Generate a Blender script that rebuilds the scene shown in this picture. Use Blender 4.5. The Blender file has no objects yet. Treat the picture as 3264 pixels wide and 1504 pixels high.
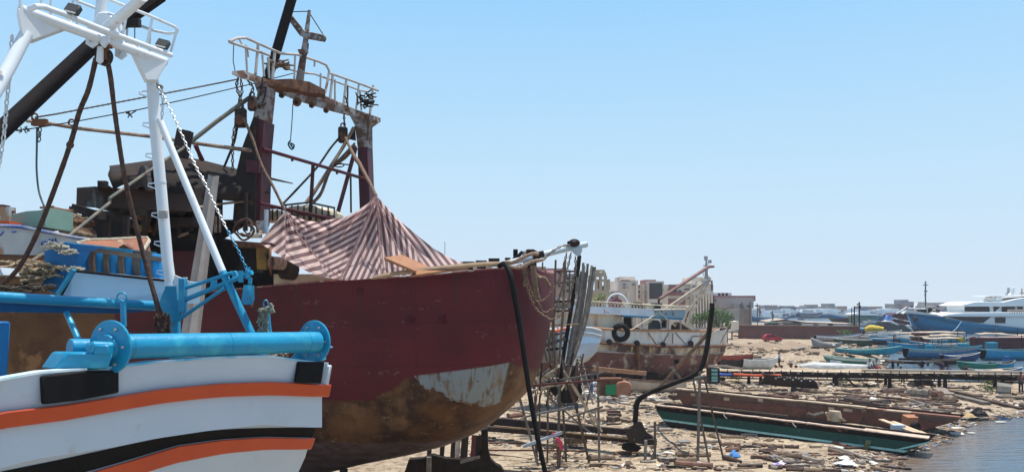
import bpy, bmesh, math, random
import numpy as np
from mathutils import Vector, Matrix, noise
random.seed(7)
V3 = Vector
sc = bpy.context.scene
COL = sc.collection

# ------------------------------------------------------------ camera
F, HZ, CH = 2562.0, 960.0, 8.3          # focal length (photo px), horizon row, eye height
cam_d = bpy.data.cameras.new('camera'); cam = bpy.data.objects.new('camera', cam_d); COL.objects.link(cam)
cam.location = (0, 0, CH); cam.rotation_euler = (math.radians(90), 0, 0)
cam_d.sensor_width = 36; cam_d.lens = 36*F/3264; cam_d.shift_y = (HZ-752)/3264
cam_d.clip_start = .1; cam_d.clip_end = 6000
sc.camera = cam
# ------------------------------------------------------------ sky and sun
SUN = V3((0.20, 0.08, 0.975)).normalized()
w = bpy.data.worlds.new('World'); sc.world = w; w.use_nodes = True
nt = w.node_tree; bg = nt.nodes['Background']
sky = nt.nodes.new('ShaderNodeTexSky'); sky.sky_type = 'NISHITA'; sky.sun_disc = False
sky.sun_elevation = math.asin(SUN.z); sky.sun_rotation = math.atan2(SUN.x, SUN.y)
sky.altitude = 0; sky.air_density = 1.0; sky.dust_density = .7; sky.ozone_density = 1.6
EXPO = .32; BGS = .15
tcw = nt.nodes.new('ShaderNodeTexCoord'); sxw = nt.nodes.new('ShaderNodeSeparateXYZ'); nt.links.new(tcw.outputs['Generated'], sxw.inputs[0])
rw_ = nt.nodes.new('ShaderNodeValToRGB'); mrw = nt.nodes.new('ShaderNodeMapRange'); nt.links.new(sxw.outputs[2], mrw.inputs[0]); mrw.inputs[1].default_value = -.02; mrw.inputs[2].default_value = .48; nt.links.new(mrw.outputs[0], rw_.inputs[0])
_g = lambda r, g, b: tuple(((v/255)/12.92 if v < 11 else ((v/255+.055)/1.055)**2.4)/2**EXPO for v in (r, g, b))+(1,)
_e = rw_.color_ramp.elements; _e[0].position = .0; _e[0].color = _g(218, 228, 238); _e[1].position = 1; _e[1].color = _g(110, 182, 244)
for p_, q_ in ((.12, (206, 227, 244)), (.35, (190, 226, 250)), (.72, (157, 211, 253))): _n = _e.new(p_); _n.color = _g(*q_)
vmw = nt.nodes.new('ShaderNodeMix'); vmw.data_type = 'RGBA'; vmw.blend_type = 'MULTIPLY'; vmw.inputs[0].default_value = 1; nt.links.new(rw_.outputs[0], vmw.inputs[6]); vmw.inputs[7].default_value = (1/BGS,)*3+(1,)
mxw = nt.nodes.new('ShaderNodeMix'); mxw.data_type = 'RGBA'; mr2 = nt.nodes.new('ShaderNodeMapRange'); nt.links.new(sxw.outputs[2], mr2.inputs[0]); mr2.inputs[1].default_value = .36; mr2.inputs[2].default_value = .62
nt.links.new(mr2.outputs[0], mxw.inputs[0]); nt.links.new(vmw.outputs[2], mxw.inputs[6]); nt.links.new(sky.outputs[0], mxw.inputs[7]); nt.links.new(mxw.outputs[2], bg.inputs[0]); bg.inputs[1].default_value = 0.15
sl = bpy.data.lights.new('sun', 'SUN'); sl.energy = 5.0; sl.angle = math.radians(.5); sl.color = (1, .95, .87)
so = bpy.data.objects.new('sun', sl); COL.objects.link(so); so.rotation_euler = SUN.to_track_quat('Z', 'Y').to_euler(); so.location = (0, 0, 60)
sc.view_settings.view_transform = 'Standard'; sc.view_settings.look = 'None'
sc.view_settings.exposure = EXPO; sc.view_settings.gamma = 1
sc.cycles.use_denoising = True
sc.cycles.max_bounces = 6; sc.cycles.volume_bounces = 1; sc.cycles.transparent_max_bounces = 8

# ------------------------------------------------------------ measuring helpers
CR = dict(A=(0,0,1.978),B=(600,0,1.6957),C=(0,450,1.826),D=(0,850,1.8148),E=(550,500,1.9786),F=(1050,700,1.4764),
 G=(1750,750,2.1586),H=(2400,850,1.8148),I=(2300,860,4.748),J=(2764,860,4.748),K=(2200,1080,3.957),L=(2664,1060,2.673),
 M=(1500,1150,3.353),N=(2150,1300,4.293),O=(1200,1250,4.674),Q=(1590,740,2.826),R=(1820,840,4.565),S=(0,560,3.043),
 T=(220,500,3.711),U=(600,500,2.968),V=(1850,840,4.684),W=(2350,900,7.36),X=(0,950,2.1426),Z=(0,350,3.391),P=(0,0,1))
def at(px, py, Y): return V3(((px-1632)/F*Y, Y, CH+(HZ-py)/F*Y))
def c(k, x, y, Y):
    a, b, s = CR[k]; return at(a+x/s, b+y/s, Y)
def px(k, x): return CR[k][0]+x/CR[k][2]
def py(k, y): return CR[k][1]+y/CR[k][2]
def gr(x, y, z=.3):
    Y = (CH-z)*F/(y-HZ); return V3(((x-1632)/F*Y, Y, z))
def lerp(a, b, t): return a+(b-a)*t
def interp(x, pts):
    if x <= pts[0][0]: return pts[0][1]
    for (a, b), (d, e) in zip(pts, pts[1:]):
        if x <= d: return b+(e-b)*(x-a)/(d-a)
    return pts[-1][1]
def rnd(a, b): return random.uniform(a, b)

# ------------------------------------------------------------ materials
def M(name, col, col2=None, scale=2., rough=.6, metal=0., bump=.0, bscale=None, rust=None, ramt=.5, rscale=1.5, streak=1., soft=.08, vary=0., detail=8, coat=0., spec=.3):
    m = bpy.data.materials.new(name); m.use_nodes = True; n = m.node_tree; b = n.nodes['Principled BSDF']
    b.inputs['Roughness'].default_value = rough; b.inputs['Metallic'].default_value = metal
    if coat: b.inputs['Coat Weight'].default_value = coat; b.inputs['Coat Roughness'].default_value = .15
    b.inputs['Specular IOR Level'].default_value = spec
    tc = n.nodes.new('ShaderNodeTexCoord'); mp = n.nodes.new('ShaderNodeMapping'); n.links.new(tc.outputs['Object'], mp.inputs[0])
    mp.inputs['Scale'].default_value = (1, 1, streak)
    def nz(s, d=detail):
        t = n.nodes.new('ShaderNodeTexNoise'); t.inputs['Scale'].default_value = s; t.inputs['Detail'].default_value = d; t.inputs['Roughness'].default_value = .6
        n.links.new(mp.outputs[0], t.inputs['Vector']); return t
    def mix(f, a, bb):
        x = n.nodes.new('ShaderNodeMix'); x.data_type = 'RGBA'; n.links.new(f, x.inputs[0])
        for i, q in ((6, a), (7, bb)):
            if isinstance(q, tuple): x.inputs[i].default_value = (*q[:3], 1)
            else: n.links.new(q, x.inputs[i])
        return x.outputs[2]
    def ramp(src, lo, hi):
        r = n.nodes.new('ShaderNodeMapRange'); n.links.new(src, r.inputs[0]); r.inputs[1].default_value = lo; r.inputs[2].default_value = hi; return r.outputs[0]
    if col2 is None: col2 = tuple(x*.72 for x in col)
    t1 = nz(scale); cur = mix(ramp(t1.outputs[0], .35, .65), col, col2)
    if rust:
        rs = rust if isinstance(rust, list) else [rust] if isinstance(rust[0], tuple) else [(rust, ramt, rscale)]
        for i, (rc, am, rsc) in enumerate(rs):
            t = nz(rsc*(1+.01*i)); th = .5+(.5-am)*.55
            cur = mix(ramp(t.outputs[0], th-soft/2, th+soft/2), cur, rc)
    if vary:
        oi = n.nodes.new('ShaderNodeObjectInfo'); h = n.nodes.new('ShaderNodeHueSaturation')
        r = n.nodes.new('ShaderNodeMapRange'); n.links.new(oi.outputs['Random'], r.inputs[0]); r.inputs[3].default_value = 1-vary; r.inputs[4].default_value = 1+vary
        n.links.new(r.outputs[0], h.inputs['Value']); n.links.new(cur, h.inputs['Color']); cur = h.outputs[0]
    n.links.new(cur, b.inputs['Base Color'])
    if bump:
        t = nz(bscale or scale*6, 5); bp = n.nodes.new('ShaderNodeBump'); bp.inputs['Strength'].default_value = bump; bp.inputs['Distance'].default_value = .03
        n.links.new(t.outputs[0], bp.inputs['Height']); n.links.new(bp.outputs[0], b.inputs['Normal'])
    return m
RUST = (.20, .075, .025); RUSTD = (.07, .03, .018)

# ------------------------------------------------------------ mesh builder
def frame(d, up=V3((0, 0, 1))):
    d = d.normalized()
    if abs(d.dot(up)) > .98: up = V3((1, 0, 0))
    s = d.cross(up).normalized(); return s, s.cross(d).normalized()
class MB:
    def __init__(s): s.v = []; s.f = []; s.m = []; s.uv = None
    def add(s, vs, fs, mi=0):
        o = len(s.v); s.v += [tuple(q) for q in vs]; s.f += [tuple(i+o for i in q) for q in fs]; s.m += [mi]*len(fs); return s
    def box(s, cc, sz, rot=None, mi=0, taper=1.):
        cc = V3(cc); h = V3(sz)/2; R = rot.to_matrix() if hasattr(rot, 'to_matrix') else (rot or Matrix.Identity(3))
        vs = [cc+R@V3((a*h.x*(taper if k > 0 else 1), b*h.y*(taper if k > 0 else 1), k*h.z)) for k in (-1, 1) for a, b in ((-1, -1), (1, -1), (1, 1), (-1, 1))]
        return s.add(vs, [(0, 3, 2, 1), (4, 5, 6, 7), (0, 1, 5, 4), (1, 2, 6, 5), (2, 3, 7, 6), (3, 0, 4, 7)], mi)
    def beam(s, p, q, w, h=None, mi=0, up=V3((0, 0, 1)), seg=1, wob=0.):
        h = h or w; p, q = V3(p), V3(q); a, b = frame(q-p, up); rows = []
        for i in range(seg+1):
            t = i/seg; cc = p.lerp(q, t)+(a*rnd(-1, 1)+b*rnd(-1, 1))*wob*(0 < i < seg)
            k = 1+rnd(-.12, .12)*(wob > 0)
            rows.append([cc+a*x*w/2*k+b*y*h/2*k for x, y in ((-1, -1), (1, -1), (1, 1), (-1, 1))])
        return s.loft(rows, cu=True, caps=True, mi=mi)
    def loft(s, rows, cu=False, caps=False, mi=0, mf=None):
        n = len(rows[0]); vs = [p for r in rows for p in r]; fs = []; o = len(s.v)
        s.v += [tuple(q) for q in vs]
        for i in range(len(rows)-1):
            for j in range(n if cu else n-1):
                k = (j+1) % n
                s.f.append((o+i*n+j, o+i*n+k, o+(i+1)*n+k, o+(i+1)*n+j)); s.m.append(mf(i, j) if mf else mi)
        if caps:
            s.f.append(tuple(o+j for j in range(n))[::-1]); s.m.append(mi)
            s.f.append(tuple(o+(len(rows)-1)*n+j for j in range(n))); s.m.append(mi)
        return s
    def tube(s, pts, r, n=8, mi=0, caps=True, sub=0, jit=0.):
        pts = [V3(p) for p in pts]
        if sub: pts = smooth(pts, sub)
        rs = r if isinstance(r, (list, tuple)) else [r]*len(pts)
        if len(rs) != len(pts): rs = [interp(i/(len(pts)-1), [(j/(len(rs)-1), x) for j, x in enumerate(rs)]) for i in range(len(pts))]
        rows = []; a = None
        for i, p in enumerate(pts):
            d = (pts[min(i+1, len(pts)-1)]-pts[max(i-1, 0)])
            if d.length < 1e-9: d = V3((0, 0, 1))
            d.normalize()
            if a is None: a, b = frame(d)
            else:
                a = (a-d*a.dot(d)); a = a.normalized() if a.length > 1e-6 else frame(d)[0]
                b = d.cross(a)
            b = d.cross(a); rr = rs[i]*(1+rnd(-jit, jit))
            rows.append([p+(a*math.cos(t)+b*math.sin(t))*rr for t in [2*math.pi*k/n for k in range(n)]])
        return s.loft(rows, cu=True, caps=caps, mi=mi)
    def plate(s, poly, off, mi=0):
        off = V3(off); n = len(poly); vs = [V3(p) for p in poly]+[V3(p)+off for p in poly]
        fs = [tuple(range(n)), tuple(range(2*n-1, n-1, -1))]+[(i, i+n, (i+1) % n+n, (i+1) % n) for i in range(n)]
        return s.add(vs, fs, mi)
    def ring(s, cc, R, r, ax=V3((0, 1, 0)), n=14, m=6, mi=0, sc2=1., a2=None):
        a, b = frame(V3(ax)) if a2 is None else (a2, V3(ax).cross(a2))
        pts = [V3(cc)+a*math.cos(t)*R+b*math.sin(t)*R*sc2 for t in [2*math.pi*k/n for k in range(n)]]
        rows = []
        for i, p in enumerate(pts):
            o = (p-V3(cc)).normalized(); ax_ = V3(ax).normalized()
            rows.append([p+(o*math.cos(u)+ax_*math.sin(u))*r for u in [2*math.pi*k/m for k in range(m)]])
        rows.append(rows[0]); return s.loft(rows, cu=True, mi=mi)
    def disc(s, cc, ax, R, th, n=28, mi=0): 
        ax = V3(ax).normalized(); return s.tube([V3(cc)-ax*th/2, V3(cc)+ax*th/2], R, n, mi)
    def chain(s, pts, link, r, mi=0, sag=0.):
        pts = smooth([V3(p) for p in pts], 6) if len(pts) > 2 else [V3(pts[0]).lerp(V3(pts[1]), t/20) for t in range(21)]
        L = [0.]
        for a, b in zip(pts, pts[1:]): L.append(L[-1]+(b-a).length)
        pitch = link*.72; k = 0; d = 0.; i = 0
        while d < L[-1]:
            while i < len(pts)-2 and L[i+1] <= d: i += 1
            t = (d-L[i])/max(L[i+1]-L[i], 1e-9); p = pts[i].lerp(pts[i+1], t); dr = (pts[i+1]-pts[i]).normalized()
            a, b = frame(dr, V3((0, 1, 0))); side = a if k % 2 else b
            nrm = dr.cross(side).normalized()
            s.ring(p, link*.5-r, r, nrm, 10, 4, mi, .55, dr); d += pitch; k += 1
        return s
    def rock(s, cc, sz, mi=0, yaw=None):
        cc = V3(cc); R = Matrix.Rotation(rnd(0, 6.3) if yaw is None else yaw, 3, 'Z')@Matrix.Rotation(rnd(-.4, .4), 3, 'X')
        vs = [cc+R@V3((a*sz[0]*rnd(.6, 1), b*sz[1]*rnd(.6, 1), k*sz[2]*rnd(.6, 1)))/2 for k in (-1, 1) for a, b in ((-1, -1), (1, -1), (1, 1), (-1, 1))]
        return s.add(vs, [(0, 3, 2, 1), (4, 5, 6, 7), (0, 1, 5, 4), (1, 2, 6, 5), (2, 3, 7, 6), (3, 0, 4, 7)], mi)
    def build(s, name, mats, parent=None, label=None, cat=None, group=None, kind=None, smooth=35, bevel=0, normals=True, org=None, subs=0):
        if not isinstance(mats, (list, tuple)): mats = [mats]
        me = bpy.data.meshes.new(name)
        if parent is not None: inv = WM[parent.name].inverted()
        else:
            if org is None:
                a = np.array(s.v); org = V3(((a[:, 0].min()+a[:, 0].max())/2, (a[:, 1].min()+a[:, 1].max())/2, a[:, 2].min()))
            inv = Matrix.Translation(-V3(org))
        A = np.array(s.v, dtype=float); Mx = np.array(inv); A = A@Mx[:3, :3].T+Mx[:3, 3]
        me.from_pydata(A.tolist(), [], s.f)
        for q in mats: me.materials.append(q)
        me.polygons.foreach_set('material_index', s.m)
        if normals:
            bm = bmesh.new(); bm.from_mesh(me); bmesh.ops.recalc_face_normals(bm, faces=bm.faces); bm.to_mesh(me); bm.free()
        if s.uv is not None:
            l = me.uv_layers.new(name='UVMap')
            for li, lp in enumerate(me.loops): l.data[li].uv = s.uv[lp.vertex_index]
        if smooth:
            me.polygons.foreach_set('use_smooth', [True]*len(me.polygons)); me.set_sharp_from_angle(angle=math.radians(smooth))
        o = bpy.data.objects.new(name, me); COL.objects.link(o)
        if parent is not None: o.parent = parent; WM[o.name] = WM[parent.name]
        else: o.location = org; WM[o.name] = Matrix.Translation(V3(org))
        if bevel:
            q = o.modifiers.new('bevel', 'BEVEL'); q.width = bevel; q.segments = 1; q.limit_method = 'ANGLE'
        if subs:
            q = o.modifiers.new('sub', 'SUBSURF'); q.levels = subs; q.render_levels = subs
        tag(o, label, cat, group, kind); return o
WM = {}
def smooth(pts, k):
    out = []
    for i in range(len(pts)-1):
        p0 = pts[max(i-1, 0)]; p1 = pts[i]; p2 = pts[i+1]; p3 = pts[min(i+2, len(pts)-1)]
        for j in range(k):
            t = j/k; out.append(.5*((2*p1)+(p2-p0)*t+(2*p0-5*p1+4*p2-p3)*t*t+(3*p1-p0-3*p2+p3)*t**3))
    out.append(pts[-1]); return out
def tag(o, label=None, cat=None, group=None, kind=None):
    for k, x in (('label', label), ('category', cat), ('group', group), ('kind', kind)):
        if x: o[k] = x
    return o
def thing(name, label, cat, loc=(0, 0, 0), yaw=0., group=None):
    o = bpy.data.objects.new(name, None); COL.objects.link(o); o.location = loc; o.rotation_euler = (0, 0, yaw); o.empty_display_size = .3
    WM[o.name] = Matrix.Translation(V3(loc))@Matrix.Rotation(yaw, 4, 'Z'); return tag(o, label, cat, group)
KIDS = {}
def kids(o): return [x for x in bpy.data.objects if x.parent == o]
def copy_tree(o, loc, yaw=None, label=None, scale=None):
    def rec(a, par):
        b = a.copy(); COL.objects.link(b); b.parent = par
        for ch in kids(a): rec(ch, b)
        return b
    r = rec(o, None); r.location = loc
    if yaw is not None: r.rotation_euler = (0, 0, yaw)
    if label: r['label'] = label
    if scale: r.scale = scale if hasattr(scale, '__len__') else (scale,)*3
    WM[r.name] = Matrix.LocRotScale(r.location, r.rotation_euler, r.scale); return r
def loc(root): return WM[root.name]
class L_(MB):
    """MB whose coordinates are local to a root empty"""
    def part(s, root, name, mats, **k):
        Mx = WM[root.name]; s.v = [tuple(Mx@V3(q)) for q in s.v]; return s.build(name, mats, root, **k)
# ------------------------------------------------------------ setting: ground, water
def poly_sd(X, Y, P):
    P = np.array(P, float); d = np.full(X.shape, 1e9); ins = np.zeros(X.shape, bool)
    for i in range(len(P)):
        a = P[i]; b = P[(i+1) % len(P)]; e = b-a; wx = X-a[0]; wy = Y-a[1]
        t = np.clip((wx*e[0]+wy*e[1])/(e@e), 0, 1); d = np.minimum(d, np.hypot(wx-e[0]*t, wy-e[1]*t))
        cnd = ((a[1] > Y) != (b[1] > Y)); q = np.where(cnd, (b[0]-a[0])*(Y-a[1])/(b[1]-a[1]+1e-12)+a[0], -1e9); ins ^= cnd & (X < q)
    return np.where(ins, -d, d)
WP1 = [(17, 20), (17.6, 34), (18.6, 39), (21.0, 43.4), (26.2, 48.3), (31.8, 55.5), (38, 58.5), (60, 61), (160, 70), (160, 20)]
WP2 = [(160, 84), (52, 80), (45, 85), (43.5, 93), (52, 112), (64, 140), (76, 168), (88, 205), (100, 236), (108, 285), (96, 305), (60, 330), (-60, 420), (-400, 420), (-400, 470), (900, 470), (900, 84)]
def nz2(x, y, s, o=3): return noise.fractal(V3((x*s, y*s, 3.1)), 1., 2., o)
def land_h(X, Y):
    d = np.minimum(poly_sd(X, Y, WP1), poly_sd(X, Y, WP2))
    return np.where(d > 0, .3*(1-np.exp(-d/2.5)), np.maximum(-1.2, d*.12)), d
def gz(x, y):
    h, d = land_h(np.array([float(x)]), np.array([float(y)])); h = float(h[0]); d = float(d[0])
    k = min(max(d/3, 0), 1)
    h += k*(.10*nz2(x, y, .35)+.05*nz2(x, y, 1.3))
    m = math.exp(-((y-122)/13)**2)*max(0, min(1, (x-24)/6))*max(0, min(1, (70-x)/12))*k
    h += m*(.55+1.7*abs(nz2(x, y, .11))+.5*nz2(x, y, .5, 4))
    return h
ys = list(np.arange(2, 34, 2.))+list(np.arange(34, 66, .4))+list(np.arange(66, 140, .8))+list(np.arange(140, 260, 4))+[280, 300, 330, 360, 400, 440, 480, 520, 560]
xs = [-900, -500, -300, -200, -120, -80, -50, -30, -20, -12]+list(np.arange(-8, 46, .45))+list(np.arange(46, 80, 1.2))+list(np.arange(80, 130, 4))+[140, 170, 220, 300, 500, 900]
g = MB(); rows = []
for y in ys: rows.append([(x*(1 if y < 900 else 3.2), y, gz(x, y) if y < 420 else (.5 if y > 474 else gz(x, y))) for x in xs])
g.loft(rows)
def sand_mat():
    m = bpy.data.materials.new('sand'); m.use_nodes = True; n = m.node_tree; b = n.nodes['Principled BSDF']; b.inputs['Roughness'].default_value = .9
    tc = n.nodes.new('ShaderNodeTexCoord')
    def nz(s, d=8, r=.6):
        t = n.nodes.new('ShaderNodeTexNoise'); t.inputs['Scale'].default_value = s; t.inputs['Detail'].default_value = d; t.inputs['Roughness'].default_value = r; n.links.new(tc.outputs['Object'], t.inputs['Vector']); return t.outputs[0]
    def mr(src, a, bb, c0=0, c1=1):
        r = n.nodes.new('ShaderNodeMapRange'); n.links.new(src, r.inputs[0]); r.inputs[1].default_value = a; r.inputs[2].default_value = bb; r.inputs[3].default_value = c0; r.inputs[4].default_value = c1; return r.outputs[0]
    def mix(f, a, bb):
        x = n.nodes.new('ShaderNodeMix'); x.data_type = 'RGBA'; n.links.new(f, x.inputs[0])
        for i, q in ((6, a), (7, bb)):
            if isinstance(q, tuple): x.inputs[i].default_value = (*q, 1)
            else: n.links.new(q, x.inputs[i])
        return x.outputs[2]
    cur = mix(mr(nz(.25), .38, .62), (.40, .32, .215), (.275, .21, .138))
    cur = mix(mr(nz(2.2), .47, .60), cur, (.18, .125, .078))
    cur = mix(mr(nz(7), .58, .66), cur, (.48, .41, .31))
    cur = mix(mr(nz(5.1), .60, .66), cur, (.10, .065, .04))
    sx = n.nodes.new('ShaderNodeSeparateXYZ'); n.links.new(tc.outputs['Object'], sx.inputs[0])
    cur = mix(mr(sx.outputs[2], .75, 1.3), cur, (.24, .175, .115))
    wet = mr(sx.outputs[2], .15, .05)
    cur = mix(wet, cur, (.13, .085, .05)); n.links.new(cur, b.inputs['Base Color'])
    bp = n.nodes.new('ShaderNodeBump'); bp.inputs['Strength'].default_value = .7; bp.inputs['Distance'].default_value = .1; n.links.new(nz(3.5), bp.inputs['Height']); n.links.new(bp.outputs[0], b.inputs['Normal'])
    return m
SAND = sand_mat()
g.build('ground', SAND, org=(0, 0, 0), kind='structure', label='littered sandy shore of the shipyard', smooth=60)
def water_mat():
    m = bpy.data.materials.new('water'); m.use_nodes = True; n = m.node_tree; b = n.nodes['Principled BSDF']
    b.inputs['Base Color'].default_value = (.035, .06, .085, 1); b.inputs['Roughness'].default_value = .12; b.inputs['IOR'].default_value = 1.33
    tc = n.nodes.new('ShaderNodeTexCoord'); mp = n.nodes.new('ShaderNodeMapping'); mp.inputs['Scale'].default_value = (.5, 1.1, 1); n.links.new(tc.outputs['Object'], mp.inputs[0])
    t = n.nodes.new('ShaderNodeTexNoise'); t.inputs['Scale'].default_value = 1.6; t.inputs['Detail'].default_value = 7; n.links.new(mp.outputs[0], t.inputs['Vector'])
    bp = n.nodes.new('ShaderNodeBump'); bp.inputs['Strength'].default_value = .9; bp.inputs['Distance'].default_value = .3; n.links.new(t.outputs[0], bp.inputs['Height']); n.links.new(bp.outputs[0], b.inputs['Normal'])
    # brown silt in the shallows by the shore
    s = n.nodes.new('ShaderNodeSeparateXYZ'); n.links.new(tc.outputs['Object'], s.inputs[0])
    a = n.nodes.new('ShaderNodeMath'); a.operation = 'MULTIPLY_ADD'; n.links.new(s.outputs[1], a.inputs[0]); a.inputs[1].default_value = -.78; a.inputs[2].default_value = 0
    q = n.nodes.new('ShaderNodeMath'); q.operation = 'ADD'; n.links.new(a.outputs[0], q.inputs[0]); n.links.new(s.outputs[0], q.inputs[1])
    t2 = n.nodes.new('ShaderNodeTexNoise'); t2.inputs['Scale'].default_value = .35; n.links.new(tc.outputs['Object'], t2.inputs['Vector'])
    q2 = n.nodes.new('ShaderNodeMath'); q2.operation = 'MULTIPLY_ADD'; n.links.new(t2.outputs[0], q2.inputs[0]); q2.inputs[1].default_value = -5; n.links.new(q.outputs[0], q2.inputs[2])
    r = n.nodes.new('ShaderNodeMapRange'); n.links.new(q2.outputs[0], r.inputs[0]); r.inputs[1].default_value = -15.5; r.inputs[2].default_value = -9
    r3 = n.nodes.new('ShaderNodeMapRange'); n.links.new(s.outputs[1], r3.inputs[0]); r3.inputs[1].default_value = 66; r3.inputs[2].default_value = 78
    mxx = n.nodes.new('ShaderNodeMath'); mxx.operation = 'MAXIMUM'; n.links.new(r.outputs[0], mxx.inputs[0]); n.links.new(r3.outputs[0], mxx.inputs[1])
    x = n.nodes.new('ShaderNodeMix'); x.data_type = 'RGBA'; n.links.new(mxx.outputs[0], x.inputs[0]); x.inputs[6].default_value = (.17, .115, .07, 1); x.inputs[7].default_value = (.085, .125, .16, 1)
    n.links.new(x.outputs[2], b.inputs['Base Color']); return m
wm_ = MB().add([(-900, 15, 0), (1200, 15, 0), (1200, 473, 0), (-900, 473, 0)], [(0, 1, 2, 3)])
wm_.build('water', water_mat(), org=(0, 0, 0), kind='structure', label='calm grey blue harbour water', smooth=0)

# common materials
WOOD = M('weathered_wood', (.20, .145, .10), (.095, .066, .047), 3, .85, bump=.5, vary=.35)
WOODL = M('pale_timber', (.55, .45, .31), (.38, .29, .19), 2, .8, bump=.3, vary=.2)
WOODG = M('grey_timber', (.25, .225, .20), (.12, .105, .09), 3, .85, bump=.4, vary=.4)
WOODD = M('dark_timber', (.026, .019, .016), (.013, .010, .009), 3, .8, bump=.4, vary=.15, spec=.12)
WOODR = M('red_brown_timber', (.15, .055, .035), (.085, .035, .025), 2.5, .7, bump=.4)
BLACK = M('black_rubber', (.005, .005, .006), (.009, .009, .009), 4, .6, bump=.2, spec=.12)
BLACKM = M('black_steel', (.009, .008, .009), (.014, .010, .010), 3, .8, bump=.2, spec=.15)
WHITE = M('white_paint', (.68, .71, .72), (.62, .66, .68), 1.5, .38, bump=.08, rust=(.42, .33, .25), ramt=.17, rscale=5, soft=.1, streak=.5)
WHITEH = M('white_hull_paint', (.46, .51, .55), (.41, .47, .52), .8, .45, bump=.15, bscale=3, rust=((.40, .40, .37), .16, 5), soft=.15)
BLUE = M('turquoise_blue_paint', (.011, .255, .43), (.009, .21, .37), 1.5, .38, bump=.25, bscale=14, rust=[((.035, .33, .46), .35, 3), ((.10, .16, .18), .12, 11)], soft=.15, coat=.1)
BLUED = M('deep_blue_and_shade_paint', (.008, .12, .30), (.006, .09, .24), 2, .45, bump=.1, rust=(.10, .09, .08), ramt=.15, rscale=6)
ORANGE = M('orange_paint', (.47, .058, .012), (.40, .042, .010), 1.2, .28, bump=.1, coat=.4)
MAROON = M('maroon_paint', (.085, .012, .02), (.05, .010, .016), 1.5, .5, bump=.15, rust=(.055, .02, .02), ramt=.3, rscale=3)
DIRTY = M('dirty_white_steel', (.55, .55, .52), (.40, .39, .36), 2, .55, bump=.2, rust=[((.25, .12, .06), .36, 3.2), (RUSTD, .2, 6)])
RUSTY = M('rusty_steel', (.17, .07, .03), (.09, .038, .02), 2, .75, bump=.4, rust=RUSTD, ramt=.4, rscale=4)
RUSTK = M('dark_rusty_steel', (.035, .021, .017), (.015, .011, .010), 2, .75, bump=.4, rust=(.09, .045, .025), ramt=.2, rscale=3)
CHROME = M('galvanised_chain', (.62, .62, .60), (.5, .5, .49), 20, .4, metal=.3)
CHAINR = M('rusty_chain', (.13, .075, .05), (.06, .04, .032), 14, .7)
ROPE = M('brown_rope', (.12, .065, .045), (.055, .032, .026), 14, .95, bump=.9, bscale=45)
ROPET = M('tan_rope', (.40, .31, .20), (.22, .16, .10), 14, .95, bump=.9, bscale=45)
GREY = M('grey_steel', (.36, .34, .31), (.26, .24, .22), 2, .6, bump=.2)
SKIN = M('skin', (.28, .14, .08), None, 3, .6)
# ============================================================ foreground white boat
def Yh(x): return 11.256/(.764-(x-1632)/F)
DFG = V3((.6, .79, 0)).normalized(); NFG = V3((.79, -.6, 0)).normalized()
fb = thing('fishing_boat', 'white fishing boat with orange and black stripes and turquoise gear nearest the camera', 'boat', (-5, 11, 2.2))
# levels of the side, as (px,py) lines from rail downward; last number of the pair: inset in metres
lev = [([(-420, 1290), (0, 1213), (130, 1190), (375, 1172), (500, 1155), (700, 1141), (860, 1137), (945, 1150), (1030, 1160)], 0.0),
       ([(-420, 1420), (0, 1312), (200, 1290), (370, 1262), (500, 1240), (700, 1221), (860, 1216), (1030, 1226)], .07),
       ([(-420, 1620), (0, 1480), (200, 1444), (400, 1404), (600, 1368), (750, 1357), (990, 1352), (1010, 1352)], .28),
       ([(-420, 1760), (0, 1590), (200, 1530), (400, 1472), (560, 1422), (700, 1402), (840, 1393), (985, 1397)], .36),
       ([(-420, 1980), (0, 1800), (400, 1640), (700, 1540), (850, 1515), (948, 1510)], .66)]
xe = [1044, 1030, 1008, 990, 948]
NX = 40
def hrow(k, t, out=0.):
    ln, ins = lev[k]; x = lerp(-420, xe[k], t); y = interp(x, ln)
    p = at(x, y, Yh(x)); f = (p-V3((0, 0, CH))); p = p-NFG*ins
    # keep the pixel: move along the view ray to the inset plane
    d0 = (at(x, y, Yh(x))-V3((0, 0, CH))); s = (p-V3((0, 0, CH))).dot(NFG)/d0.dot(NFG)
    p = V3((0, 0, CH))+d0*s
    return p+NFG*out
def srow(k, out=0., wrap=True, n=NX):
    r = [hrow(k, i/n, out) for i in range(n+1)]
    if wrap:
        e = r[-1]
        for a in (.04, .12, .3, 1.2, 2.2, 3.2): r.append(e-NFG*a+DFG*(.05 if a > .05 else .03)-V3((0, 0, .02*a)))
    return r
rows = [srow(0)]
def lerprow(a, b, t, bul=0.): return [p.lerp(q, t)+NFG*bul for p, q in zip(a, b)]
R0, R1, R2, R3, R4 = [srow(k) for k in range(5)]
sk = [R0, lerprow(R0, R1, .5), R1, lerprow(R1, R2, .35, .02), lerprow(R1, R2, .7, .02), R2, R3, lerprow(R3, R4, .5, .03), R4]
base = R4; low = []
for j, dz in enumerate((.7, 1.5, 2.3, 3.0)):
    low.append([V3(p)-NFG*(.15+.35*j**1.5*.6)+V3((0, 0, -dz)) for p in base])
h = MB(); h.loft(sk+low)
inner = [p-NFG*.12 for p in R0]; h.loft([R0, inner, [p+V3((0, 0, -.9)) for p in inner]])
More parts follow.
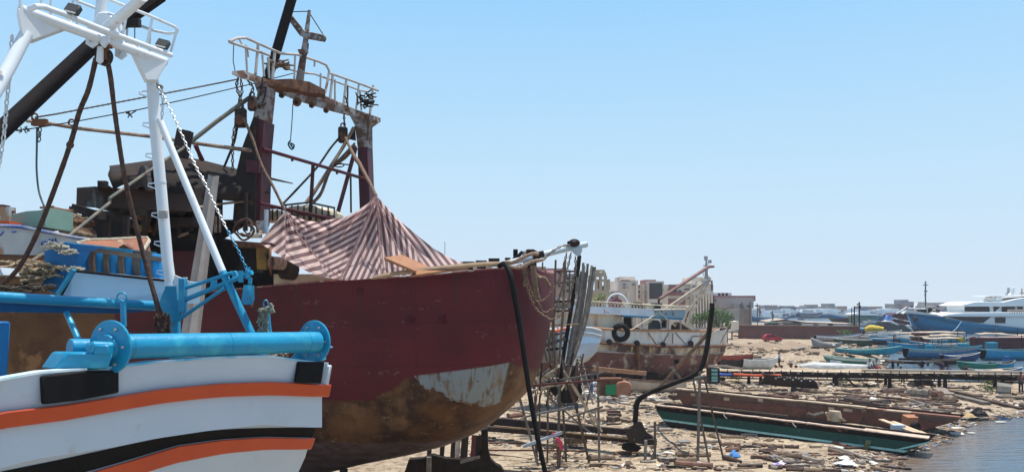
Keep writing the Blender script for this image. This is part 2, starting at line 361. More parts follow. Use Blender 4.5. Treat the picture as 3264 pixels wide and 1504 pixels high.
# far side of the hull and transom, closed deck
far = [p-NFG*3.6+V3((0, 0, -.74)) for p in R0[:NX+1]]
h.loft([far, [p+V3((0, 0, -.5)) for p in far], [p+NFG*1.0+V3((0, 0, -3)) for p in far], low[-1][:NX+1]])
hull = h.build('hull', WHITEH, fb)
MB().loft([[p+V3((0, 0, -.75)) for p in inner[:NX+1]], [p+V3((0, 0, -.01)) for p in far]]).build('deck', M('deck_paint', (.05, .16, .25), (.10, .09, .08), 2, .7, rust=(.12, .09, .07), ramt=.5, rscale=2), fb)
# rubbing strakes
def strake(name, mat, a, b, out, n=NX, wrap=True, t0=0.):
    A = a; B = b; A1 = [p+NFG*out for p in A]; B1 = [p+NFG*out for p in B]
    if wrap:
        for k in range(NX+1, len(A)): A1[k] = A[k]+DFG*out; B1[k] = B[k]+DFG*out
        A1[NX] += DFG*out; B1[NX] += DFG*out
        A = A[:NX+3]; B = B[:NX+3]; A1 = A1[:NX+3]; B1 = B1[:NX+3]
    m = MB(); rows = [[a_, a1, b1, b_] for a_, a1, b1, b_ in zip(A, A1, B1, B)]
    m.loft(rows, cu=True, caps=True); return m.build(name, mat, fb, bevel=.012)
def band(ka, kb, fa, fb_): return lerprow(srow(ka), srow(kb), fa), lerprow(srow(ka), srow(kb), fb_)
strake('rubbing_strake', ORANGE, lerprow(R0, R1, .985), lerprow(R1, R2, .30), .085)
strake('moulding', WHITEH, lerprow(R1, R2, .95), lerprow(R2, R3, .08), .03)
strake('black_stripe', BLACK, lerprow(R2, R3, .2), lerprow(R2, R3, .92), .012)
strake('rubbing_strake', ORANGE, lerprow(R2, R3, .97), lerprow(R3, R4, .30), .05)
# rail cap, turquoise at left
cap = [[p+NFG*.02+V3((0, 0, .0)), p+NFG*.02+V3((0, 0, .025)), p-NFG*.16+V3((0, 0, .025)), p-NFG*.16] for p in R0]
MB().loft(cap[:20], cu=True, caps=True).build('rail_cap', M('pale_turquoise_paint', (.35, .62, .66), (.72, .76, .76), 3, .4), fb)
MB().loft(cap[20:NX+1], cu=True, caps=True).build('rail_cap', M('white_blue_rail', (.70, .76, .80), (.05, .36, .52), 1.2, .4), fb)
def face_quad(pts, o0, o1):   # plate on the hull side, D-crop points
    out = []
    for x, y in pts:
        X_, Y_ = px('D', x), py('D', y); p = at(X_, Y_, Yh(X_)); out.append(p+NFG*o0)
    return MB().plate(out, NFG*(o1-o0))
face_quad([(230, 632), (465, 600), (677, 600), (678, 726), (455, 768), (238, 794)], -.02, .05).build('fender_pad', BLACK, fb, bevel=.015)
face_quad([(1718, 548), (1868, 548), (1848, 674), (1702, 668)], -.02, .05).build('fender_pad', BLACK, fb, bevel=.015)
e0 = R0[NX]+DFG*.03
MB().plate([c('D', 1868, 566, 11.3), c('D', 1912, 572, 11.3), c('D', 1890, 690, 11.3), c('D', 1846, 684, 11.3)], (.0, .12, 0)).build('corner_post', WHITEH, fb, bevel=.015)
MB().plate([c('D', 1205, 752, Yh(930)-.03), c('D', 1305, 748, Yh(930)-.03), c('D', 1280, 905, Yh(930)+.02), c('D', 1180, 918, Yh(930)+.02)], NFG*-.05).build('butt_strap', WHITEH, fb)
# net roller
wr = None
a = c('D', 668, 462, 9.0); b = c('D', 1836, 434, 11.2); ax = (b-a).normalized()
MB().tube([a, b], [.142, .142], 32).build('roller_drum', BLUE, fb)
for nm, cc in (('roller_disc', c('D', 640, 462, 8.93)), ('roller_disc', c('D', 1818, 431, 11.28))):
    d = MB(); d.disc(cc, V3((.34, .94, 0)) if cc.y < 10 else V3((.5, .866, 0)), .295, .03, 40); d.build(nm, BLUE, fb, bevel=.004)
p0 = c('D', 632, 462, 8.93); axd = V3((.34, .94, 0))
MB().tube([p0, p0-axd*.05, p0-axd*.05], [.15, .13, .0], 24).tube([p0, p0-axd*.26], .06, 16).build('roller_hub', BLUE, fb)
m = MB(); m.plate([c('D', 315, 596, 8.6), c('D', 630, 590, 8.75), c('D', 660, 497, 8.75), c('D', 385, 495, 8.6)], NFG*-.35); m.build('roller_bracket', BLUE, fb, bevel=.02)
m = MB(); m.tube([c('D', 402, 470, 8.9), c('D', 545, 470, 9.1)], .105, 20); m.tube([c('D', 530, 458, 8.7), c('D', 650, 462, 8.85)], .055, 16)
m.box(c('D', 600, 478, 8.75), (.16, .14, .10)); m.tube([c('D', 522, 478, 8.7), c('D', 522, 440, 8.7)], .03, 10); m.build('bearing_housing', BLUE, fb, bevel=.01)
m = MB(); m.plate([c('D', 1665, 543, 11.4), c('D', 1860, 545, 11.4), c('D', 1850, 490, 11.4), c('D', 1720, 485, 11.4)], (0, .3, 0)); m.tube([c('D', 1880, 465, 11.3), c('D', 1925, 465, 11.3)], .015, 8); m.build('roller_bracket', BLUE, fb, bevel=.015)
for cc, ax_, R1 in ((c('D', 632, 462, 8.93), V3((.34, .94, 0)), .22), (c('D', 1818, 431, 11.28), V3((.5, .866, 0)), .22)):
    a_, b_ = frame(ax_)
    for k in range(6):
        t_ = k*math.pi/3; q = cc-ax_*.02+(a_*math.cos(t_)+b_*math.sin(t_))*R1; MB().tube([q, q-ax_*.02], .016, 6).build('bolt', GREY, fb)
for x in (.06, .5, .93):
    q = a.lerp(b, x); MB().tube([q-ax*.006, q+ax*.006], .1455, 32).build('weld_bead', BLUE, fb)
# stub posts with eyes
m = MB(); m.tube([c('D', 712, 205, 9.8), c('D', 716, 345, 9.8)], .034, 14); m.ring(c('D', 705, 178, 9.8), .06, .011, (0, 1, 0), 18, 6); m.build('mooring_post', BLUE, fb)
m = MB(); m.tube([c('D', 1546, 225, 11.6), c('D', 1552, 320, 11.6), c('D', 1556, 382, 11.6)], [.035, .035, .045], 12); m.ring(c('D', 1537, 215, 11.6), .035, .01, (0, 1, 0), 12, 5, sc2=1.6); m.build('mooring_post', BLUE, fb)
# cross beam of the gallows foot
m = MB(); m.tube([c('D', -60, 172, 10.4), c('D', 905, 226, 12.2)], .072, 18); m.build('lower_crossbeam', BLUE, fb)
m = MB(); m.plate([c('D', -60, 190, 10.55), c('D', 890, 240, 12.3), c('D', 890, 256, 12.3), c('D', 670, 270, 12.0), c('D', 0, 262, 10.6), c('D', -60, 262, 10.5)], (-.03, .09, 0)); m.build('web_plate', BLUED, fb)  # flange on the shadow side, its shade put into the deeper blue
MB().tube([c('D', 385, 265, 11.2), c('D', 470, 460, 10.9)], .04, 12).build('brace', BLUE, fb)
MB().plate([c('X', -60, 160, 9.6), c('X', 70, 165, 9.8), c('X', 48, 545, 9.8), c('X', -60, 555, 9.6)], (-.33, .5, 0)).build('blue_locker', BLUED, fb, bevel=.01)
# gallows: right post, gusset, crossbeam, left leg
YP = 12.0
post = MB(); post.tube([c('A', 958, 470, YP), c('A', 978, 800, YP), c('A', 1015, 1187, YP), c('C', 975, 700, YP), c('D', 988, 110, YP)], [.085, .083, .081, .08, .08], 18)
post.build('gallows_post', WHITE, fb)
MB().tube([c('D', 988, 108, YP), c('D', 1008, 240, YP), c('D', 1016, 540, YP)], [.084, .084, .084], 18).build('post_foot', BLUE, fb)
MB().plate([c('D', 958, 115, YP-.12), c('D', 918, 212, YP-.12), c('D', 945, 265, YP-.12), c('D', 985, 318, YP-.12), c('D', 1033, 312, YP-.12), c('D', 1075, 226, YP-.12), c('D', 1025, 190, YP-.12), c('D', 1018, 112, YP-.12)], (0, .05, 0)).build('foot_gusset', BLUE, fb)
def cbp(x, y): return c('A', x, y, lerp(9.9, 12.0, (x-140)/(1040-140)))
MB().tube([cbp(130, 62), cbp(1040, 392)], [.064, .066], 16).build('gallows_crossbeam', WHITE, fb)
for poly in ([(835, 335), (880, 325), (1048, 385), (1052, 405), (988, 515), (922, 515)], [(112, 75), (140, 52), (440, 158), (450, 175), (335, 218), (203, 268), (145, 235), (125, 150)]):
    pl = [cbp(x, y)+V3((.04, -.07, 0)) for x, y in poly]; MB().plate(pl, (-.1, .14, 0)).build('gusset_plate', WHITE, fb, bevel=.01)
lg = MB(); lg.tube([cbp(165, 215), cbp(70, 400), cbp(-20, 560), cbp(-160, 800)], .078, 16); lg.build('gallows_post', WHITE, fb)
# lugs
for x, y in ((435, 165), (600, 270), (655, 245), (780, 345), (858, 312)):
    q = cbp(x, y); m = MB(); m.plate([q+V3((-.07, -.1, .07)), q+V3((.07, -.1, .05)), q+V3((.08, -.1, -.04)), q+V3((0, -.1, -.1)), q+V3((-.08, -.1, -.05))], (0, .04, 0)); m.ring(q+V3((0, -.11, -.01)), .03, .01, (0, 1, 0), 10, 4); m.build('lug', WHITE, fb)
for k_, x, y, Y_, r_ in (('A', 962, 512, YP, .09), ('A', 1012, 1150, YP, .086), ('D', 988, 108, YP, .089)):
    q = c(k_, x, y, Y_); MB().tube([q+V3((0, 0, .012)), q-V3((0, 0, .012))], r_, 18).build('weld_collar', WHITE, fb)
# steps on the post
for k, x, y in (('A', 930, 598), ('A', 952, 797), ('A', 970, 990), ('A', 985, 1175), ('C', 930, 435), ('C', 945, 600), ('C', 960, 768), ):
    q = c(k, x, y, YP-.02); s_ = .10
    MB().tube([q+V3((.06, 0, .05)), q+V3((-s_*.9, -.06, .035)), q+V3((-s_, -.05, 0)), q+V3((.06, -.03, -.06))], .011, 6).build('step', WHITE, fb)
MB().box(c('C', 950, 425, YP-.13), (.13, .05, .12)).build('bolt_plate', GREY, fb, bevel=.01)
# raking stay from the post to the rail
q0, q1, q2 = c('A', 1005, 755, YP-.1), c('D', 1288, 30, 11.6), c('D', 1520, 525, 11.35)
MB().tube([q0, q1], [.05, .054], 14).build('stay', WHITE, fb); MB().tube([q1, q2], [.056, .056], 14).build('stay_foot', BLUE, fb)
MB().plate([c('D', 1008, 48, YP-.05), c('D', 1092, 84, YP-.05), c('D', 1086, 108, YP-.05), c('D', 1008, 110, YP-.05)], (0, .05, 0)).plate([c('D', 1056, 60, YP-.05), c('D', 1078, 60, YP-.05), c('D', 1078, 82, YP-.05), c('D', 1056, 78, YP-.05)], (0, .04, 0)).build('wedge_plate', WHITE, fb)
# side arm
SA = 11.8
m = MB(); m.tube([c('D', 1075, 122, SA), c('D', 1345, 34, SA-.3)], .028, 12); m.tube([c('D', 1068, 192, SA), c('D', 1458, 32, SA-.4)], .036, 12); m.tube([c('D', 1032, 308, SA), c('D', 1300, 122, SA-.3)], .026, 12)
m.build('side_arm', BLUE, fb)
MB().box(c('D', 1058, 165, SA), (.1, .1, .5)).build('arm_post', BLUE, fb, bevel=.008)
MB().plate([c('D', 1222, 72, SA-.2), c('D', 1250, 66, SA-.2), c('D', 1255, 112, SA-.2), c('D', 1212, 128, SA-.2)], (0, .03, 0)).build('arm_web', BLUE, fb)
MB().plate([c('D', 1335, 28, SA-.3), c('D', 1362, 22, SA-.3), c('D', 1372, 58, SA-.3), c('D', 1345, 68, SA-.3)], (0, .08, 0)).build('arm_bracket', BLUE, fb, bevel=.008)
for x, y in ((1392, 45), (1432, 25)):
    MB().tube([c('D', x, y-22, SA-.4), c('D', x+2, y+45, SA-.4)], .035, 10).build('arm_pin', BLUE, fb)
pb = thing('pulley_block', 'blue teardrop pulley block hanging from the turquoise side arm', 'pulley', c('D', 1440, 100, SA-.4))
m = MB(); m.plate([c('D', x, y, SA-.5) for x, y in ((1410, 105), (1432, 105), (1444, 195), (1432, 218), (1410, 218), (1397, 195))], (.05, .04, 0))
m.plate([c('D', x, y, SA-.4) for x, y in ((1436, 105), (1464, 108), (1468, 190), (1455, 212), (1448, 190))], (.0, .04, 0)); m.build('cheek_plate', BLUE, pb)
m = MB(); m.disc(c('D', 1449, 185, SA-.38), (1, .1, 0), .12, .05); m.build('sheave', RUSTY, pb); MB().tube([c('D', 1446, 100, SA-.4), c('D', 1448, 62, SA-.4)], .03, 8).build('shackle', BLUE, pb)
# platform on top: plate, mast foot, rails
m = MB()
def rail(pts, r, name='guard_rail', k='A', Y=11.2, mat=WHITE, par=fb, n=10, Ys=None):
    mm = MB(); mm.tube([c(k, x, y, (Ys[i] if Ys else Y)) for i, (x, y) in enumerate(pts)], r, n); return mm.build(name, mat, par)
rail([(180, 62), (225, 42), (275, 45), (390, 85), (640, 185), (1080, 350)], .036, 'platform_edge', Ys=[9.6, 9.6, 9.7, 10, 10.5, 11.6])
rail([(345, -30), (470, 0), (700, 92), (760, 112)], .022, Ys=[12, 12, 12.2, 12.3])
rail([(640, -20), (690, 0), (955, 105), (1105, 172), (1120, 188), (1112, 208), (1060, 213), (960, 192), (840, 148), (700, 100)], .022, Ys=[10.9, 11, 11.4, 11.7, 11.8, 12, 12.3, 12.5, 12.5, 12.5])
for x0, y0, x1, y1, Y in ((962, 108, 925, 285, 11.4), (1117, 185, 1072, 348, 11.7), (805, 60, 775, 215, 11.2), (130, -60, 128, 52, 9.6), (265, -60, 262, 42, 9.8), (468, -40, 452, 75, 10.2), (945, 195, 945, 340, 12.5), (803, 150, 797, 282, 12.5), (322, -60, 318, 110, 12), (490, 0, 485, 165, 12)):
    rail([(x0, y0), (x1, y1)], .018, 'stanchion', Y=Y)
MB().plate([c('A', x, y, 11.0) for x, y in ((610, 80), (660, 70), (720, 110), (725, 170), (735, 215), (700, 250), (620, 220), (560, 195), (520, 180), (575, 160))], (.0, .25, .0)).build('mast_foot', WHITE, fb, bevel=.02)
MB().tube([c('A', 645, -60, 11.1), c('A', 630, 170, 11.1)], [.065, .08], 14).build('mast', WHITE, fb)
MB().tube([c('A', 665, 190, 10.9), c('A', 905, -20, 10.2)], [.075, .065], 14).build('topping_strut', WHITE, fb)
for x, y, Y in ((462, 62, 10.1), (1028, 280, 11.5)):
    q = c('A', x, y, Y); m = MB(); m.box(q, (.17, .08, .13), Matrix.Rotation(.25, 3, 'Y')@Matrix.Rotation(-.5, 3, 'X')); fl = m.build('floodlight', M('lamp_casing', (.05, .05, .05), None, 3, .5), fb, bevel=.01)
    MB().box(q+V3((0, -.045, -.02)), (.14, .01, .10), Matrix.Rotation(.25, 3, 'Y')@Matrix.Rotation(-.5, 3, 'X')).build('lamp_glass', M('lamp_glass', (.35, .36, .34), None, 3, .2), fl)
    MB().tube([q+V3((0, 0, -.06)), q+V3((0, 0, -.14))], .02, 6).build('lamp_bracket', WHITE, fl)
MB().tube([c('A', 1010, -30, 12.6), c('A', 700, 185, 12.2)], .115, 20).tube([c('A', 700, 185, 12.2), c('A', 590, 280, 12.1), c('A', -40, 870, 10.6)], .115, 20).build('derrick_boom', BLACKM, fb)
MB().tube([c('A', 985, -30, 12.45), c('A', 700, 165, 12.05)], .07, 10).box(c('A', 830, 145, 12.2), (.25, .1, .12)).build('boom_fitting', RUSTK, fb)
MB().tube([c('A', 850, 150, 12.3), c('A', 850, 245, 12.3)], .008, 5).build('loose_wire', RUSTK, fb)
# hanging block at the centre
bl = thing('rope_block', 'white and rusty shackle block hanging at the centre of the white crossbeam', 'shackle', c('A', 640, 240, 11.1))
MB().plate([c('A', x, y, 10.95) for x, y in ((612, 290), (645, 292), (642, 385), (622, 402), (604, 385))], (0, .05, 0)).plate([c('A', x, y, 10.9) for x, y in ((640, 225), (675, 228), (678, 262), (650, 300), (628, 275))], (0, .06, 0)).build('link_plate', WHITE, bl, bevel=.005)
MB().disc(c('A', 655, 360, 11.1), (.3, 1, 0), .12, .09).build('sheave', RUSTK, bl)
MB().box(c('A', 655, 295, 11.0), (.2, .08, .04)).box(c('A', 660, 345, 11.05), (.1, .1, .16)).build('pin', RUSTY, bl)
def rope_thing(name, label, pts, r, mat=ROPE, jit=.045, cat='rope', sub=10, n=9, group=None):
    return MB().tube(pts, r, n, sub=sub, jit=jit).build(name, mat, None, label, cat, group, smooth=60)
rope_thing('rope', 'thick brown rope running from the white crossbeam down to the net pile at left', [c('A', 605, 370, 11.1), c('A', 560, 560, 11.1), c('A', 500, 710, 11.2), c('A', 430, 950, 11.3), c('C', 240, 480, 11.6), c('C', 120, 720, 11.7), c('C', 20, 830, 11.8)], .034, sub=14)
rope_thing('rope', 'thick brown rope running from the white crossbeam down to the turquoise post foot', [c('A', 668, 350, 11.1), c('A', 695, 480, 11.1), c('A', 722, 700, 11.2), c('A', 765, 1000, 11.3), c('A', 800, 1187, 11.4), c('C', 780, 450, 11.5), c('C', 850, 720, 11.6), c('C', 900, 900, 11.6), c('C', 930, 1010, 11.6), c('C', 955, 1110, 11.5)], [.036, .033, .033, .034, .036, .05], sub=14)
m = MB()
for i in range(60):
    q = c('C', rnd(905, 985), rnd(990, 1110), 11.5); m.tube([q, q+V3((rnd(-.05, .05), rnd(-.03, .03), rnd(-.16, -.05)))], .012, 4)
m.build('rope_fray', ROPE, None, 'frayed brown rope end knotted round the turquoise post foot', 'rope')
MB().chain([c('A', 75, 240, 9.8), c('A', 60, 480, 9.8), c('A', 42, 650, 9.8), c('A', 28, 820, 9.8), c('A', 8, 960, 9.8), c('A', -20, 1100, 9.8)], .10, .012).build('chain', CHROME, None, 'galvanised chain hanging down at the far left edge', 'chain')
MB().chain([c('A', 1008, 560, 11.7), c('A', 1055, 650, 11.7), c('A', 1125, 800, 11.65), c('A', 1190, 950, 11.6), c('A', 1240, 1060, 11.55), c('A', 1286, 1150, 11.5), c('E', 190, 135, 11.5), c('E', 270, 310, 11.45), c('E', 345, 460, 11.4)], .075, .008).build('chain', CHROME, None, 'long galvanised chain slanting from the white post to the turquoise arm', 'chain')
MB().chain([c('E', 345, 460, 11.4), c('E', 410, 580, 11.35), c('E', 472, 715, 11.35)], .075, .008).build('chain', BLUE, None, 'blue painted lower length of the slanting chain', 'chain')
MB().chain([c('A', 1024, 585, 11.7), c('A', 1025, 680, 11.7), c('A', 1018, 760, 11.7)], .085, .009).build('chain', CHROME, None, 'short spare chain hanging beside the top of the white post', 'chain')
MB().plate([c('A', x, y, 11.8) for x, y in ((985, 515), (1020, 545), (1015, 568), (985, 555))], (0, .03, 0)).ring(c('A', 1010, 552, 11.75), .035, .012, (0, 1, 0)).build('chain_lug', GREY, fb)
# rag of rope on the thin post
m = MB()
for i in range(90):
    q = c('D', rnd(1495, 1545)+0, rnd(235, 370), 11.55) if i < 60 else c('D', rnd(1550, 1576), rnd(215, 250), 11.5)
    m.tube([q, q+V3((rnd(-.05, .05), rnd(-.03, .03), rnd(-.12, .02)))], .014, 4)
m.build('rope_rag', M('green_grey_rope', (.30, .30, .22), (.16, .15, .11), 20, .95), None, 'frayed grey green rope knotted round the thin turquoise post', 'rope')
m = MB()
for i in range(26):
    q = c('D', rnd(1540, 1665), rnd(500, 530), 11.7); m.tube([q, q+V3((rnd(-.1, .1), rnd(-.03, .03), rnd(-.04, .02)))], .014, 4)
m.build('rope_rag', ROPET, None, 'frayed tan rope scrap lying on the rail under the right end of the roller', 'rope')
# hatch coaming and blue box on deck
hb = thing('deck_hatch', 'pale blue hatch box with dark border on the foreground boat deck', 'hatch', c('C', 650, 920, 13))
MB().plate([c('C', x, y, 12.9+(.3 if x > 700 else 0)) for x, y in ((358, 892), (440, 756), (962, 812), (945, 945), (600, 930))], (.1, 1.3, 0)).build('side_panel', M('pale_blue_paint', (.32, .50, .64), (.27, .45, .60), 1, .4), hb)
MB().tube([c('C', 355, 895, 12.8), c('C', 438, 755, 12.8), c('C', 962, 810, 13.1)], .025, 6).build('edge_trim', BLACK, hb)
MB().beam(c('C', 338, 890, 12.75), c('C', 432, 748, 12.75), .09, .05).build('corner_rail', BLUE, hb)
bx = thing('blue_trough', 'mud stained blue metal trough with a brown frame behind the pale hatch', 'trough', c('C', 560, 860, 14))
MB().plate([c('C', x, y, 13.6) for x, y in ((262, 598), (378, 592), (560, 610), (470, 640), (420, 740), (330, 890), (250, 860))], (.1, .12, 0)).build('end_panel', M('worn_blue', (.012, .15, .36), (.01, .11, .28), 1.5, .5, rust=(.10, .07, .05), ramt=.25, rscale=2.5, streak=.4), bx)
MB().plate([c('C', x, y, 14.6) for x, y in ((430, 620), (955, 690), (955, 860), (430, 800))], (.05, .05, 0)).build('back_panel', M('dark_mud', (.05, .03, .022), (.03, .02, .016), 3, .9), bx)
MB().beam(c('C', 375, 594, 13.7), c('C', 912, 655, 14.4), .06, .05).build('top_rim', BLUE, bx)
MUD = M('mud_brown_frame', (.17, .12, .085), (.09, .06, .045), 3, .85, bump=.3)
for q in (((515, 622), (425, 735)), ((505, 626), (960, 692))):
    MB().beam(c('C', *q[0], 13.8), c('C', *q[1], 13.8 if q[1][0] < 500 else 14.3), .10, .08).build('frame_bar', MUD, bx)
drum = M('blue_plastic', (.01, .24, .52), (.01, .18, .44), 3, .4, rust=(.07, .05, .04), ramt=.3, rscale=4)
dps = [(500, 700), (577, 702), (665, 712), (752, 722), (835, 730), (895, 738)]
for i, (x, y) in enumerate(dps):
    q = c('C', x, y, 14.4); MB().tube([q+V3((0, 0, -.45)), q+V3((0, 0, -.2)), q+V3((0, 0, .0)), q+V3((0, 0, .18)), q+V3((0, 0, .25))], [.17, .17, .16, .17, .13], 18).build('plastic_drum', drum, None, 'blue plastic drum standing in the row inside the muddy trough', 'drum', 'blue drums in the trough')
for x in (540, 622, 708, 795, 868):
    MB().tube([c('C', x, 640, 14.2), c('C', x-6, 700, 14.2), c('C', x+4, 800, 14.2)], .055, 8, jit=.15).build('frame_post', MUD, bx)
# rope on the box corner, net pile
def tangle(cc, sx, sy, sz, n, r, L=.35):
    m = MB()
    for i in range(n):
        q = V3(cc)+V3((rnd(-sx, sx), rnd(-sy, sy), rnd(0, sz)*(1-.5*abs(rnd(-1, 1))))); a = rnd(0, 6.3); pts = [q]
        for k in range(4):
            a += rnd(-1, 1); pts.append(pts[-1]+V3((math.cos(a)*L*.3, math.sin(a)*L*.3, rnd(-.06, .06)*L*2)))
        m.tube(pts, r, 5, sub=2)
    return m
PALEROPE = M('pale_rope', (.50, .47, .38), (.30, .27, .20), 16, .95, bump=.6)
for nm, x, y, sx, sz, lab in (('rope_bundle', 320, 622, .36, .18, 'pale rope bundle draped over the corner of the blue trough'), ('rope_knot', 395, 655, .13, .16, 'pale rope knot hanging on the blue trough end'), ('rope_lashing', 425, 748, .26, .07, 'pale rope lashing round the foot of the brown frame')):
    tangle(c('C', x, y, 13.4), sx*.4, .05, sz*.6, 40, .012, .12).build(nm, PALEROPE, None, lab, 'rope')
tangle(c('C', 210, 800, 13.6), .36, .3, .36, 130, .022, .3).build('net_pile', ROPET, None, 'tan pile of old net and rope beside the blue trough', 'net')
tangle(c('C', 110, 865, 13.2), .5, .15, .10, 110, .016, .2).build('rope_pile', M('dark_rope', (.10, .085, .065), (.05, .04, .03), 12, .95), None, 'dark heap of rope on the foreground deck at far left', 'rope')
# upturned skiff / brown hatch behind
sk_ = thing('skiff', 'small brown skiff with a rope bound rim behind the blue trough', 'skiff', c('C', 650, 640, 15.5))
rim = [c('C', x, y, Y) for x, y, Y in ((450, 592, 15.2), (520, 574, 15.4), (650, 570, 15.8), (800, 562, 16.3), (858, 562, 16.5), (868, 580, 16.3), (840, 625, 15.8), (825, 645, 15.4), (640, 640, 15.2), (500, 625, 15.0), (450, 592, 15.2))]
MB().tube(rim, .035, 6).build('rim', PALEROPE, sk_); MB().plate(rim[:-1], (0, .1, -.35)).build('hull', M('terracotta_planks', (.30, .12, .06), (.18, .08, .05), 3, .8, rust=(.4, .33, .22), ramt=.25, rscale=4), sk_)
MB().plate([c('C', x, y, 15.0) for x, y in ((690, 615), (720, 600), (755, 622), (700, 628))], (0, .2, 0)).build('thwart', RUSTY, sk_)
# white bow corner at far left
MB().plate([c('C', x, y, 12.2) for x, y in ((-60, 730), (0, 735), (20, 778), (8, 778), (-60, 770))], (0, .4, 0)).build('white_board', WHITEH, None, 'small white board edge poking in at the far left', 'board')
# cradle blocks under the boat
for i, (dx, dy) in enumerate(((0, 0), (.6, .8), (1.2, 1.6))):
    p = V3((-5.9+dx*1.2, 11.2+dy*1.2, 0)); MB().box((p.x, p.y, 1.1), (1.2, .8, 2.6)).build('cradle_block', WOODD, None, 'timber cradle block under the foreground boat', 'block', 'cradle blocks under the foreground boat')

# ============================================================ second white boat behind, with blue lettering
b2 = thing('old_boat', 'peeling white wooden boat with blue scrawl and red bottom behind the net pile', 'boat', c('S', 250, 700, 18)-V3((0, 0, 6)))
PEEL = M('peeling_white', (.50, .54, .55), (.38, .42, .43), 1.5, .7, bump=.3, rust=[((.33, .19, .11), .3, 2.2), ((.20, .12, .08), .2, 5)], streak=.35)
def prow(pts, Y0, Y1, x0, x1): return [c('S', x, y, lerp(Y0, Y1, (x-x0)/(x1-x0))) for x, y in pts]
top = prow([(-500, 470), (0, 485), (180, 492), (420, 540), (720, 600), (1000, 640)], 17, 20, -500, 1000)
mid = prow([(-500, 740), (0, 762), (180, 766), (420, 775), (720, 790), (1000, 800)], 17.1, 20.1, -500, 1000)
low_ = prow([(-500, 830), (0, 830), (180, 832), (420, 838), (720, 850), (1000, 850)], 17.2, 20.2, -500, 1000)
keel = [p+V3((.3, 1.2, -4.)) for p in low_]
MB().loft([top, mid]).build('hull', PEEL, b2); MB().loft([low_, keel]).build('lower_hull', M('rusty_lower_hull', (.15, .075, .03), (.085, .04, .02), 1.2, .8, bump=.3, rust=(.24, .12, .05), ramt=.3), b2); MB().loft([mid, low_]).build('hull_bottom', M('faded_red', (.25, .055, .035), (.16, .05, .04), 2, .8, rust=(.12, .08, .06), ramt=.4, rscale=2), b2)
MB().tube(top, .05, 6).build('rail', M('faded_blue', (.02, .08, .26), (.3, .3, .3), 3, .6), b2); MB().loft([mid, [p+V3((0, -.04, -.03)) for p in mid]]).build('waterline_strip', RUSTY, b2)
MB().loft([[p+V3((0, .02, -.1)) for p in top], [p+V3((-.8, 3, -.1)) for p in top]]).build('deck', WOOD, b2)
SCR = M('blue_marker', (.01, .05, .22), None, 3, .7)
for st in ([(470, 655), (430, 640), (405, 655), (418, 675), (470, 668), (480, 640)], [(480, 612), (488, 640), (500, 648)], [(508, 612), (515, 642)], [(538, 608), (545, 640), (560, 640)], [(0, 580), (30, 545), (38, 545)], [(118, 545), (158, 542)]):
    MB().tube([c('S', x, y, lerp(17, 20, (x+500)/1500)-.06) for x, y in st], .022, 5, sub=3).build('letter_stroke', SCR, b2)
MB().plate([c('S', x, y, 19) for x, y in ((120, 375), (255, 345), (400, 335), (440, 300), (440, 500), (120, 482))], (0, 1.2, 0)).build('cabin_box', M('pale_green_steel', (.20, .33, .27), (.16, .27, .22), 1.2, .7, rust=(.10, .06, .04), ramt=.2, rscale=3), b2)
MB().plate([c('S', x, y, 18.5) for x, y in ((-90, 432), (90, 440), (90, 490), (-90, 484))], (0, .8, 0)).build('orange_locker', M('bright_orange', (.65, .10, .02), None, 2, .5), b2)
MB().beam(c('S', -60, 335, 22), c('S', 145, 352, 22), .08, .05).beam(c('S', -60, 380, 22), c('S', 110, 388, 22), .08, .03).build('timber_rail', RUSTY, b2)
MB().box(c('S', -20, 395, 22), (.8, .3, .5)).build('white_locker', PEEL, b2)
MB().box(c('S', -20, 330, 22.2), (.5, .3, .25)).build('red_float', MAROON, b2)
# ============================================================ red trawler
rs = thing('red_trawler', 'big maroon steel trawler hull with rusty gantry and striped awning on deck', 'ship', (-6, 29, 1))
UA = V3((.97, -.243, 0)).normalized(); NA = V3((-.243, -.97, 0)).normalized()
TIP = V3((1.36, 29, 0)); HB = 3.25
# near side line, helper: world Y of the near side at a photo column
def Yr(x):
    p = TIP+NA*HB; u = (x-1632)/F; k = UA.y/UA.x    # Y = p.y+(X-p.x)*k, X=u*Y
    return (p.y-p.x*k)/(1-u*k)
def sheer(s):      # gunwale height by distance from the tip (negative along the hull)
    return interp(s, shp)
shp = []
for x, y in ((-400, 975), (0, 966), (300, 950), (650, 932), (850, 914), (1050, 896), (1400, 879), (1540, 861), (1600, 856)):
    Y = Yr(x); p = at(x, y, Y); shp.append(((p-TIP).dot(UA), p.z))
shp += [(-.3, 9.45), (0, 9.3)]
levs = [(1.0, .0, HB, 1.9), (8.64, -.0, HB, 1.9), (7.85, .05, 3.2, 1.9), (7.16, .2, 3.15, 2.0), (6.37, .34, 3.05, 2.1), (5.69, .53, 2.95, 2.3), (5.1, .8, 2.8, 2.6),
        (4.75, 1.12, 2.65, 3.0), (4.35, 1.55, 2.5, 3.6), (3.8, 2.2, 2.3, 4.2), (3.4, 2.85, 2.1, 5), (2.95, 3.9, 1.8, 6.2), (2.55, 5.3, 1.45, 7.5), (2.1, 7.2, 1.0, 8), (1.6, 9, .5, 8), (1.0, 10, .25, 8)]
def plan(tip, hb, Lr, z, top=False):
    r = []; L = -28.
    near = []
    for i in range(17): near.append(lerp(L, tip-Lr, i/16))
    for i in range(1, 15):
        t = math.sin(i/14*math.pi/2); near.append(tip-Lr+Lr*t)
    for s_ in near:
        q = max(0, (s_-(tip-Lr))/Lr); n = hb*(1-q**2.6)**(1/2.3) if q < 1 else 0
        r.append((s_, n))
    r2 = r+[(s_, -n) for s_, n in r[:-1][::-1]]
    out = []
    for s_, n in r2:
        zz = sheer(s_) if top else z
        zz = min(zz, sheer(s_)-.1) if not top else zz
        out.append(TIP+UA*s_+NA*n+V3((0, 0, zz)))
    return out
